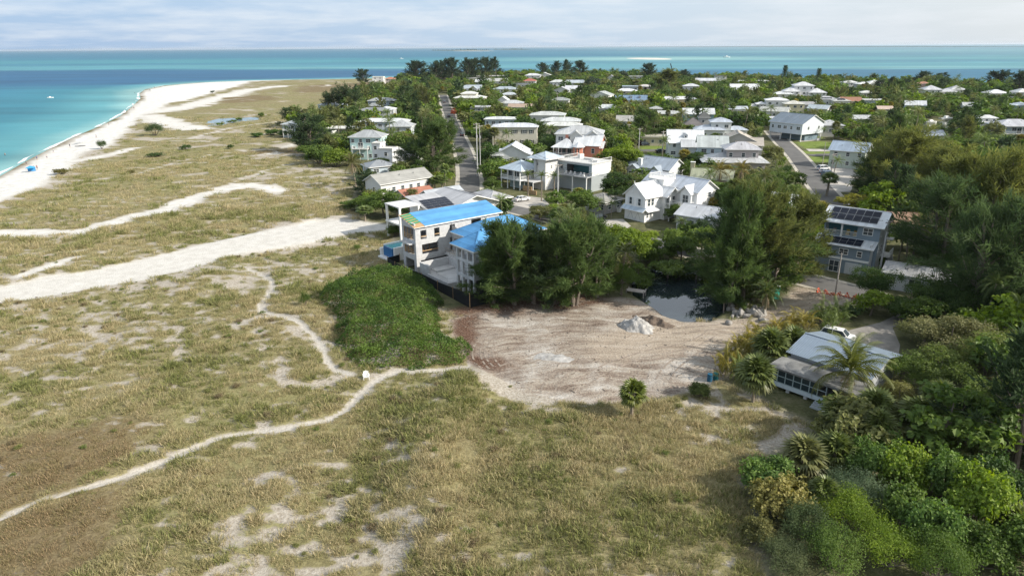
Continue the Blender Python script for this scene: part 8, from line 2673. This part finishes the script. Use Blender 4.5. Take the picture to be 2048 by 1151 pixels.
# ------------------------------------------------------------------ people on the beach
def person_mesh(pose):
 me = bpy.data.meshes.new('person_rig')
 sw = dict(stand=(.10, .0), walk=(.12, .24), wade=(.12, .12))[pose]
 J = [(0, 0, .98), (0, 0, 1.18), (0, .0, 1.42), (0, .01, 1.53), (0, .02, 1.63), (0, .02, 1.76),
   (.10, 0, .92), (.11, sw[1] * .5, .50), (.12, sw[1], .08), (.12, sw[1] + .17, .04), (-.10, 0, .92), (-.11, -sw[1] * .3, .50), (-.12, -sw[1], .09), (-.12, -sw[1] + .16, .04),
   (.19, 0, 1.40), (.25, -.03, 1.13), (.27, .05, .88), (-.19, 0, 1.40), (-.25, .03, 1.13), (-.27, .10, .90)]
 E = [(0, 1), (1, 2), (2, 3), (3, 4), (4, 5), (0, 6), (6, 7), (7, 8), (8, 9), (0, 10), (10, 11), (11, 12), (12, 13), (2, 14), (14, 15), (15, 16), (2, 17), (17, 18), (18, 19)]
 rad = [.15, .13, .15, .06, .105, .075, .10, .07, .045, .04, .10, .07, .045, .04, .065, .048, .036, .065, .048, .036]
 me.from_pydata(J, E, [])
 o = bpy.data.objects.new('person_rig', me); C.objects.link(o)
 o.modifiers.new('skin', 'SKIN'); o.modifiers.new('sub', 'SUBSURF').levels = 1
 if not me.skin_vertices:
  me.attributes  # layer is created by the modifier
 lay = me.skin_vertices[0].data if me.skin_vertices else None
 if lay:
  for k, r in enumerate(rad):
   lay[k].radius = (r, r * .85)
  lay[0].use_root = True
 dg = bpy.context.evaluated_depsgraph_get()
 out = bpy.data.meshes.new_from_object(o.evaluated_get(dg))
 bpy.data.objects.remove(o)
 out.name = 'person'
 out.materials.clear()
 for m in (M_SKIN, M_TINT, M_CLOTH, M_HAIR):
  out.materials.append(m)
 for p in out.polygons:
  z, x = p.center.z, abs(p.center.x)
  p.material_index = 2 if .55 < z < .98 and x < .2 else (1 if .98 <= z < 1.46 and x < .24 else (3 if z > 1.69 or (z > 1.6 and p.center.y < -.02) else 0))
  p.use_smooth = True
 return out

M_SKIN = mat('skin', .6, (.42, .25, .17), var=.1)
M_CLOTH = mat('swim_shorts', .8, (.05, .07, .12), var=.2)
M_HAIR = mat('hair', .7, (.05, .035, .025), var=.2)
try:
 PM = {k: person_mesh(k) for k in ('stand', 'walk', 'wade')}
 for i, (px_, py_, pose, rz, col, label) in enumerate([
   (53, 328, 'walk', 150, (.06, .06, .08), 'person in dark clothes walking at the water edge beyond the blue canopy'), (74, 318, 'stand', 60, (.08, .10, .20), 'person standing in shallow water right of the blue canopy'),
   (69, 340, 'stand', 200, (.10, .10, .12), 'person beside the blue canopy, left of two'), (75, 339, 'stand', 20, (.35, .12, .10), 'person in red beside the blue canopy, right of two'),
   (107, 304, 'walk', 140, (.66, .66, .66), 'person in white at the waterline'), (94, 316, 'walk', 30, (.5, .45, .4), 'person in pale clothes walking on the beach near the waterline'),
   (193, 276, 'walk', 120, (.05, .05, .06), 'person in black walking left of the small beach bush'), (218, 250, 'walk', 100, (.06, .07, .1), 'person in navy on the beach by the bend of the waterline'),
   (273, 256, 'walk', 80, (.1, .1, .12), 'person in grey near the white sand dunes left of the round bush'), (268, 217, 'stand', 0, (.07, .07, .1), 'person standing at the water where the beach narrows'),
   (284, 195, 'stand', 0, (.1, .1, .1), 'person at the far beach bend, right of two'), (270, 188, 'wade', 0, (.1, .08, .08), 'person wading at the far beach bend, left of two'), (309, 176, 'walk', 0, (.06, .06, .08), 'person alone near the tip of the beach'),
   (259, 222, 'wade', 40, (.3, .12, .1), 'person in red wading below the narrow beach'), (140, 294, 'stand', 10, (.07, .08, .1), 'person at the waterline left of the dark kayak'), (11, 313, 'wade', 0, (.4, .3, .25), 'bather out in the water at the left picture edge'),
   (920, 257, 'walk', 90, (.5, .5, .5), 'person walking at the roadside above the dark car')]):
  sea_ = pose == 'wade'
  p = at(px_, py_, SEA_Z - .5 if sea_ else -.4)
  z = SEA_Z - .75 if sea_ else (ground_z(p.x, p.y) if px_ < 800 else .07)
  o = link('person', PM[pose], None, (p.x, p.y, z), R(rz), col)
  tag(o, label, 'person', 'people on the beach' if px_ < 800 else None)
except Exception as ex:
 print('people failed', ex)

# ------------------------------------------------------------------ beach furniture
def canopy_tent():
 p = at(62, 340)
 root = thing('beach_canopy', 'bright blue canopy tent on the white beach', 'canopy', (p.x, p.y, ground_z(p.x, p.y)), .4)
 b = MB()
 e = [(-1.6, -1.4, 2.0), (1.6, -1.4, 2.0), (1.6, 1.4, 2.0), (-1.6, 1.4, 2.0)]
 for k in range(4):
  b.face([e[k], e[(k + 1) % 4], (0, 0, 2.75)], M_TINT)
  q, r = e[k], e[(k + 1) % 4]
  b.face([(q[0], q[1], 1.75), (r[0], r[1], 1.75), r, q], M_TINT)
 b.face([(-1.55, 1.35, .1), (1.55, 1.35, .1), (1.55, 1.35, 1.75), (-1.55, 1.35, 1.75)], M_TINT)
 b.build('canopy_cloth', root, color=(.05, .30, .62))
 for q in e:
  k = MB(); k.bar((q[0] * .97, q[1] * .97, 0), (q[0] * .97, q[1] * .97, 1.98), .05, M_STEEL); k.build('leg', root)

canopy_tent()
bpy.data.objects['beach_canopy'].scale = (.78,) * 3

def beach_bits():
 p = at(160, 291); root = thing('kayak', 'dark kayak lying on the sand at the waterline', 'kayak', (p.x, p.y, ground_z(p.x, p.y) + .05), .35)
 b = MB()
 rings = [[(x, -w, .22), (x, 0, .02), (x, w, .22), (x, 0, .30)] for x, w in ((-2.1, .03), (-1.2, .3), (0, .38), (1.2, .3), (2.1, .03))]
 for a, c in zip(rings[:-1], rings[1:]):
  for i in range(4):
   b.face([a[i], c[i], c[(i + 1) % 4], a[(i + 1) % 4]], M_TINT)
 b.build('hull', root, color=(.05, .05, .06))
 b = MB(); b.box(-.4, .4, -.22, .22, .285, .325, M_DARK); b.build('cockpit', root)
 for px_, py_, lab in ((165, 284, 'white beach umbrella at the waterline, right of two'), (159, 286, 'white beach umbrella at the waterline, left of two'), (300, 183, 'dark beach umbrella near the tip of the beach')):
  p = at(px_, py_); root = thing('beach_umbrella', lab, 'umbrella', (p.x, p.y, ground_z(p.x, p.y)), 0, 'beach umbrellas')
  b = MB(); n = 8; r = 1.5
  for k in range(n):
   a0, a1 = 2 * math.pi * k / n, 2 * math.pi * (k + 1) / n
   b.face([(math.cos(a0) * r, math.sin(a0) * r, 1.75), (math.cos(a1) * r, math.sin(a1) * r, 1.75), (0, 0, 2.3)], M_TINT)
  b.build('shade', root, color=(.74, .74, .72) if 'white' in lab else (.06, .06, .08))
  b = MB(); b.tube([(0, 0, -.2), (0, 0, 2.35)], .025, M_STEEL, 6); b.build('pole', root)

beach_bits()

def white_chair():
 p = at(733, 759)
 root = thing('garden_chair', 'white garden chair standing alone beside the footpath under the thicket', 'chair', (p.x, p.y, ground_z(p.x, p.y)), R(15))
 b = MB()
 for k in range(5): b.box(-.28, .28, -.28 + k * .12, -.18 + k * .12, .38, .41, M_TRIM)
 b.build('seat', root)
 b = MB()
 for k in range(5):
  x = -.24 + k * .12
  b.bar((x, .30, .40), (x * 1.15, .52, 1.02 - .05 * abs(k - 2)), .09, M_TRIM, .03)
 b.build('backrest', root)
 for s in (-1, 1):
  b = MB(); b.box(s * .36 - .06, s * .36 + .06, -.32, .42, .60, .63, M_TRIM); b.build('armrest', root)
  for y in (-.28, .34):
   b = MB(); b.bar((s * .34, y, 0), (s * .34, y, .598), .07, M_TRIM); b.build('leg', root)

white_chair()

# ------------------------------------------------------------------ the cleared lot: boulders, heaps, bins, netting
def rock_mesh(seed):
 g = np.random.default_rng(seed)
 bm = bmesh.new(); bmesh.ops.create_icosphere(bm, subdivisions=2, radius=1)
 for _ in range(9):
  nn = Vector(g.normal(size=3)).normalized(); d = g.uniform(.55, .85)
  for v in bm.verts:
   k = v.co.dot(nn) - d
   if k > 0: v.co -= nn * k
 for v in bm.verts: v.co *= 1 + g.normal() * .03
 me = bpy.data.meshes.new('boulder'); bm.to_mesh(me); bm.free(); me.materials.append(M_ROCK)
 return me

RM = [rock_mesh(s) for s in range(5)]
gr = np.random.default_rng(12)
for i in range(44):
 t = gr.uniform(0, 1)
 c = at(1456 + 76 * t, 631 + gr.normal() * 6 - 3 * math.sin(t * 3.1))
 s = gr.uniform(.30, .75)
 o = link('boulder', RM[i % 5], None, (c.x, c.y, ground_z(c.x, c.y) + s * .35 + (gr.uniform(0, .5) if .25 < t < .8 else 0)), rot=tuple(gr.uniform(0, 6.28, 3)), scale=(s * gr.uniform(.8, 1.3), s, s * gr.uniform(.6, .9)))
 tag(o, 'grey limestone boulder in the heap between the pond and the date palm', 'boulder', 'grey boulders heaped beside the pond')

def heap(name, label, cx, cy, rx, ry, h, m, seed, rz):
 c = at(cx, cy); n = 46
 u, v = np.meshgrid(np.linspace(-1, 1, n), np.linspace(-1, 1, n))
 x, y = u.ravel() * rx, v.ravel() * ry
 d = np.hypot(u, v).ravel() + (fbm(x, y, 1.5, 3, seed) - .5) * .7
 z = np.clip(1 - d, -.05, 1) ** .85 if False else np.where(d < 1, np.clip(1 - d, 0, 1) ** .9, -.06)
 z = z * h * (1 + (fbm(x, y, .8, 3, seed + 1) - .5) * .8)
 i = np.arange(n * n).reshape(n, n)
 Q = np.stack([i[:-1, :-1], i[:-1, 1:], i[1:, 1:], i[1:, :-1]], -1).reshape(-1, 4)
 Q = Q[(z[Q] > -.03).any(1)]
 us, inv = np.unique(Q, return_inverse=True)
 me = np_mesh(name, np.stack([x, y, z], 1)[us], inv.reshape(-1, 4), [m], smooth=False)
 o = link(name, me, None, (c.x, c.y, ground_z(c.x, c.y) - .05), rz)
 tag(o, label, 'heap')

M_SPOIL = mat('lime_sand', .95, (.37, .36, .345), var=.5, nscale=1.3, bump=.4, bscale=4)
M_SOIL = mat('dark_soil', .95, (.15, .115, .09), var=.45, nscale=1.5, bump=.5, bscale=4)
heap('sand_heap', 'pale grey heap of dug sand in the dirt lot below the pond', 1274, 655, 3.0, 2.3, 1.8, M_SPOIL, 5, -.5)
heap('soil_heap', 'low dark soil bank curving behind the pale sand heap', 1305, 642, 3.6, 1.3, 1.1, M_SOIL, 8, -.75)
heap('sand_patch', 'low white sand heap in the middle of the dirt lot', 1112, 714, 2.8, 1.5, .28, M_SPOIL, 11, -.4)
for px_, py_, col, lab in ((1419, 762, (.015, .09, .16), 'blue plastic barrel at the foot of the cane palms, left of two'), (1431, 760, (.01, .13, .14), 'blue green plastic barrel at the foot of the cane palms, right of two')):
 p = at(px_, py_)
 root = thing('barrel', lab, 'barrel', (p.x, p.y, ground_z(p.x, p.y)), 0, 'plastic barrels by the cane palms')
 b = MB(); b.tube([(0, 0, 0), (0, 0, .05), (0, 0, .3), (0, 0, .33), (0, 0, .36), (0, 0, .64), (0, 0, .67), (0, 0, .70), (0, 0, .97), (0, 0, 1.0)], [.30, .33, .33, .36, .33, .33, .36, .33, .33, .29], M_TINT, 12); b.build('drum', root, color=col)
 b = MB(); b.tube([(0, 0, 1.0), (0, 0, 1.05)], .31, M_TINT, 12); b.build('lid', root, color=tuple(c * 1.3 for c in col))

def netting():
 g = np.random.default_rng(3)
 p = at(1672, 592); root_o = None
 m = mat('orange_netting', .7, (.62, .10, .04), var=.3, nscale=6)
 n = 40
 x = np.linspace(-3.2, 3.2, n)
 V, Q = [], []
 for i in range(n):
  base = .25 * math.sin(x[i] * 2.1) + g.normal() * .08
  for j in range(5):
   V.append((x[i], base + j * .12 * math.sin(i * .7), j * .2 * (.6 + .4 * math.sin(i * .9)) + .02))
 V = np.array(V)
 for i in range(n - 1):
  for j in range(4):
   if (i + j) % 3 != 0: Q.append((i * 5 + j, (i + 1) * 5 + j, (i + 1) * 5 + j + 1, i * 5 + j + 1))
 o = link('safety_netting', np_mesh('safety_netting', V, np.array(Q), [m]), None, (p.x, p.y, ground_z(p.x, p.y)), R(-30))
 tag(o, 'crumpled orange safety netting on the sand by the street', 'netting')
 p = at(1548, 596)
 root = thing('portable_toilet', 'green portable toilet half hidden behind the date palm', 'toilet', (p.x, p.y, ground_z(p.x, p.y)), R(20))
 b = MB(); b.box(-.55, .55, -.55, .55, .1, 2.15, M_TINT); b.box(-.6, .6, -.6, .6, 0, .098, M_TINT); b.build('cabin', root, color=(.03, .22, .15))
 b = MB(); b.box(-.42, .42, -.585, -.553, .15, 2.05, M_TINT); b.build('door', root, color=(.04, .28, .2))
 b = MB(); b.hexa([(-.6, -.6, 2.152), (.6, -.6, 2.152), (.6, .6, 2.152), (-.6, .6, 2.152)], [(-.35, -.4, 2.4), (.35, -.4, 2.4), (.35, .4, 2.4), (-.35, .4, 2.4)], M_TINT); b.build('roof', root, color=WHITE)
 p = at(1908, 916)
 root = thing('tarpaulin', 'crumpled white tarpaulin between dark bushes at lower right', 'tarpaulin', (p.x, p.y, ground_z(p.x, p.y) + .4), .4)
 b = MB(); gg = np.random.default_rng(8); nn = 8
 Z = gg.uniform(0, .35, (nn, nn))
 for i in range(nn - 1):
  for j in range(nn - 1):
   b.face([(i * .28 - 1, j * .2 - .7, Z[i, j]), (i * .28 - .72, j * .2 - .7, Z[i + 1, j]), (i * .28 - .72, j * .2 - .5, Z[i + 1, j + 1]), (i * .28 - 1, j * .2 - .5, Z[i, j + 1])], M_TRIM)
 b.build('sheet', root)
 p = at(1272, 583)
 root = thing('landing_stage', 'old timber landing stage at the left pond bank', 'jetty', (p.x, p.y, -.1), R(-25))
 for k in range(9):
  b = MB(); b.box(-1.6 + k * .36, -1.27 + k * .36, -.8, .8, .3, .36, M_POLE); b.build('plank', root)
 for x in (-1.5, 1.5):
  for y in (-.7, .7):
   b = MB(); b.bar((x, y, -1.2), (x, y, .6), .16, M_POLE); b.build('post', root)
 p = at(672, 287)
 root = thing('swimming_pool', 'turquoise swimming pool on a pale deck left of the teal house', 'pool', (p.x, p.y, 0), R(-4))
 b = MB(); b.box(-6, 7, -4, 4, 0, .25, M_TINT); b.build('pool_deck', root, color=(.58, .57, .54))
 wm = mat('pool_turquoise', .05, (.06, .36, .36), var=.15, spec=.8)
 b = MB(); b.box(-4, 3.4, -2, 1.6, .252, .27, wm); b.build('water', root)
 b = MB(); b.box(-5.8, 6.8, 3.4, 3.6, .252, 1.2, M_TINT); b.box(6.6, 6.8, -3.8, 3.398, .252, 1.2, M_TINT); b.build('low_wall', root, color=WHITE)

netting()

# loose sticks and debris dragged over the lot and under the pines
def debris():
 g = np.random.default_rng(21)
 b = MB()
 n = 0
 while n < 300:
  t = g.uniform()
  if t < .75:
   px_, py_ = g.uniform(900, 1180), 0
   py_ = 640 - (px_ - 900) * .13 + g.normal() * 9
  else:
   px_, py_ = g.uniform(930, 1400), g.uniform(640, 790)
  c = at(px_, py_)
  L = land(np.array([c.x]), np.array([c.y]))
  if L['lot'][0] < .6 and t >= .75: continue
  z = float(L['z'][0]) + .03
  a = g.uniform(0, 3.14); ll = g.uniform(.1, .45)
  d = Vector((math.cos(a), math.sin(a), g.normal() * .12)) * ll
  b.bar((c.x - d.x, c.y - d.y, z), (c.x + d.x, c.y + d.y, z + abs(d.z)), g.uniform(.03, .07), M_BARK)
  n += 1
 tag(b.build('branch_debris'), kind='stuff')

debris()

def tyre_tracks():
 m = mat('tyre_rut', .95, (.27, .225, .185), var=.4, nscale=1.5, bump=.4, bscale=8)
 for pts in ([(1420, 668), (1380, 690), (1330, 700), (1270, 712), (1200, 740), (1150, 775)], [(1400, 690), (1365, 715), (1340, 735), (1325, 760)], [(985, 665), (960, 690), (955, 715), (975, 735)], [(1000, 655), (975, 685), (972, 715), (990, 735)],
    [(1180, 690), (1110, 700), (1050, 720), (1010, 735)], [(1130, 740), (1105, 760), (1095, 785)], [(1560, 618), (1500, 645), (1420, 655), (1340, 660)]):
  P = [Vector((*p, 0)) for p in line(pts)]
  for _ in range(3):
   Q = [P[0]]
   for a, c in zip(P[:-1], P[1:]): Q += [a.lerp(c, .25), a.lerp(c, .75)]
   P = Q + [P[-1]]
  b = MB()
  for off in (-.85, .85):
   ring = []
   for k, q in enumerate(P):
    d = (P[min(k + 1, len(P) - 1)] - P[max(k - 1, 0)]).normalized(); nn = Vector((-d.y, d.x, 0))
    ring.append((q + nn * (off - .13), q + nn * (off + .13)))
   A = np.array([[*r[0][:2], *r[1][:2]] for r in ring])
   z0, z1 = land(A[:, 0], A[:, 1])['z'] + .025, land(A[:, 2], A[:, 3])['z'] + .025
   for k in range(len(A) - 1):
    if (k * 7) % 11 in (3, 4): continue
    b.face([(A[k, 0], A[k, 1], z0[k]), (A[k + 1, 0], A[k + 1, 1], z0[k + 1]), (A[k + 1, 2], A[k + 1, 3], z1[k + 1]), (A[k, 2], A[k, 3], z1[k])][::-1], m)
  tag(b.build('tyre_track'), kind='structure')

tyre_tracks()

# ------------------------------------------------------------------ out on the water
def boat(px_, py_, L, label, wake=False, rz=0.0, cat='boat', z=SEA_Z):
 p = at(px_, py_, z)
 root = thing('motor_boat', label, cat, (p.x, p.y, z), rz)
 b = MB()
 st = [(-.5, .17), (-.2, .19), (.15, .17), (.38, .1), (.5, .01)]
 rings = [[(x * L, -w * L, .13 * L), (x * L, -w * L * .55, -.02 * L), (x * L, w * L * .55, -.02 * L), (x * L, w * L, .13 * L)] for x, w in st]
 for a, c in zip(rings[:-1], rings[1:]):
  for i in range(4):
   b.face([a[i], c[i], c[(i + 1) % 4], a[(i + 1) % 4]], M_TRIM)
 b.face(list(reversed(rings[0])), M_TRIM)
 b.build('hull', root)
 b = MB(); b.hexa([(-.2 * L, -.1 * L, .132 * L), (.15 * L, -.1 * L, .132 * L), (.15 * L, .1 * L, .132 * L), (-.2 * L, .1 * L, .132 * L)], [(-.18 * L, -.08 * L, .26 * L), (.05 * L, -.08 * L, .26 * L), (.05 * L, .08 * L, .26 * L), (-.18 * L, .08 * L, .26 * L)], M_TRIM); b.build('cabin', root)
 b = MB(); b.box(-.56 * L, -.5 * L, -.04 * L, .04 * L, -.02 * L, .15 * L, M_STEEL); b.build('outboard_motor', root)
 if wake:
  gg = np.random.default_rng(2); b = MB()
  for k in range(26):
   x = -L * .6 - k * L * .32; w = L * (.12 + k * .03)
   b.face([(x, -w * gg.uniform(.5, 1), .06), (x + L * .26, -w * .8, .06), (x + L * .26, w * .8, .06), (x, w * gg.uniform(.5, 1), .06)], M_TRIM)
  b.build('wake', root)

boat(803, 118, 14, 'white motor boat trailing a long wake off the far grove', True, R(10))
boat(101, 196, 5, 'small white boat alone off the beach', False, .5)
boat(1454, 115, 22, 'distant white boat right of the sand bar')
boat(795, 101, 30, 'tiny far boat near the horizon left of the island')
for px_, py_, l_, lab, rz in ((1893, 240, 9, 'white boat moored in the canal, right one', .3), (1862, 246, 7, 'white boat moored in the canal, left one', .2)):
 boat(px_, py_, l_, lab, False, rz, 'boat', -.7)

def low_island(name, x0, x1, py_, h, depth, trees=0, sand=True, seed=1):
 """a long low mound of sand or scrub lying on the sea"""
 a, c = at(x0, py_, SEA_Z), at(x1, py_, SEA_Z)
 g = np.random.default_rng(seed)
 n, m_ = 80, 9
 V, Q = [], []
 for i in range(n):
  t = i / (n - 1)
  env = math.sin(math.pi * t) ** .45
  k = .45 + .8 * fbm(np.array([t * 100.0]), np.array([seed * 10.0]), 16, 4, seed)[0]
  for j in range(m_):
   s = j / (m_ - 1) - .5
   p = a.lerp(c, t)
   V.append((p.x, p.y + s * depth * env, SEA_Z - .3 + (h * k + .3) * env * math.cos(s * math.pi)))
 for i in range(n - 1):
  for j in range(m_ - 1):
   Q.append((i * m_ + j, (i + 1) * m_ + j, (i + 1) * m_ + j + 1, i * m_ + j + 1))
 m = mat(name + '_ground', .95, (.58, .56, .51) if sand else (.07, .09, .06), var=.2, nscale=.02)
 tag(link(name, np_mesh(name, np.array(V), np.array(Q), [m], smooth=True)), kind='structure')
 if trees:
  V2, o = [], 0
  for k in range(trees):
   t = g.uniform(.05, .95)
   p = a.lerp(c, t)
   hh = g.uniform(6, 13) * (1.5 if .45 < t < .8 else .8); r = hh * .5
   d = rand_dir(g, 60); P = d * np.array([r, r, hh * .5]) * g.uniform(.6, 1, (60, 1)) + np.array([p.x, p.y + g.uniform(-.3, .3) * depth, SEA_Z + h * .5 + hh * .5])
   v, _ = leaf_cards(g, P, unit(d + rand_dir(g, 60) * .6), g.uniform(2, 4.5, 60))
   V2.append(v)
  V2 = np.concatenate(V2)
  me = np_mesh(name + '_woods', V2, np.arange(len(V2)).reshape(-1, 4), [M_MASS])
  at2 = me.attributes.new('leafcol', 'FLOAT_COLOR', 'FACE')
  at2.data.foreach_set('color', np.tile(np.array([*FARG, 1], 'f'), len(V2) // 4))
  tag(link(name + '_woods', me), kind='stuff')

low_island('sand_bar', 1256, 1338, 117.5, 2.4, 420, 0, True, 3)
low_island('island', 862, 985, 101.2, 6, 1500, 90, False, 5)
low_island('island_beach', 905, 990, 102.3, 2.5, 700, 0, True, 6)
low_island('island', 985, 1062, 99.2, 6, 2500, 40, False, 7)
low_island('far_shore', 1060, 2300, 94.0, 40, 6000, 0, False, 9)

def crane():
 p = at(1350, 172)
 root = thing('crane', 'dark crane boom rising above the far trees', 'crane', (p.x, p.y, 0), 0)
 b = MB(); b.box(-3, 3, -1.2, 1.2, .6, 2.2, M_TINT); b.box(-2, 1, -1.1, 1.1, 2.202, 4, M_TINT); b.build('carrier', root, color=(.3, .2, .05))
 z1 = height_to(1350, 172, 127)[1]
 t = topx((p.x, p.y, z1))[0]
 dx = (1341 - t) * topx((p.x, p.y, z1))[2] / F_PX
 b = MB()
 for y in (-.5, .5):
  for o in (-.5, .5):
   b.bar((o, y, 3.5), (dx + o * .5, y, z1), .22, M_DARK)
 for k in range(14):
  q = k / 14; r = (k + 1) / 14
  b.bar((dx * q - .5, -.5, 3.5 + (z1 - 3.5) * q), (dx * r + .4, .5, 3.5 + (z1 - 3.5) * r), .14, M_DARK)
 b.build('boom', root)

crane()

# ------------------------------------------------------------------ sea haze
def haze():
 b = MB(); b.box(-56000, 56000, -300, 56000, -5, 58, M_TRIM)
 me = b.mesh('haze'); me.materials.clear()
 m = bpy.data.materials.new('haze_air'); m.use_nodes = True
 n, l = m.node_tree.nodes, m.node_tree.links
 n.clear()
 out = n.new('ShaderNodeOutputMaterial'); v = n.new('ShaderNodeVolumePrincipled')
 v.inputs['Color'].default_value = (.80, .90, 1, 1); v.inputs['Density'].default_value = HAZE; v.inputs['Anisotropy'].default_value = .25
 l.new(v.outputs[0], out.inputs['Volume'])
 me.materials.append(m)
 tag(link('haze', me), kind='stuff')

HAZE = .000028
haze()
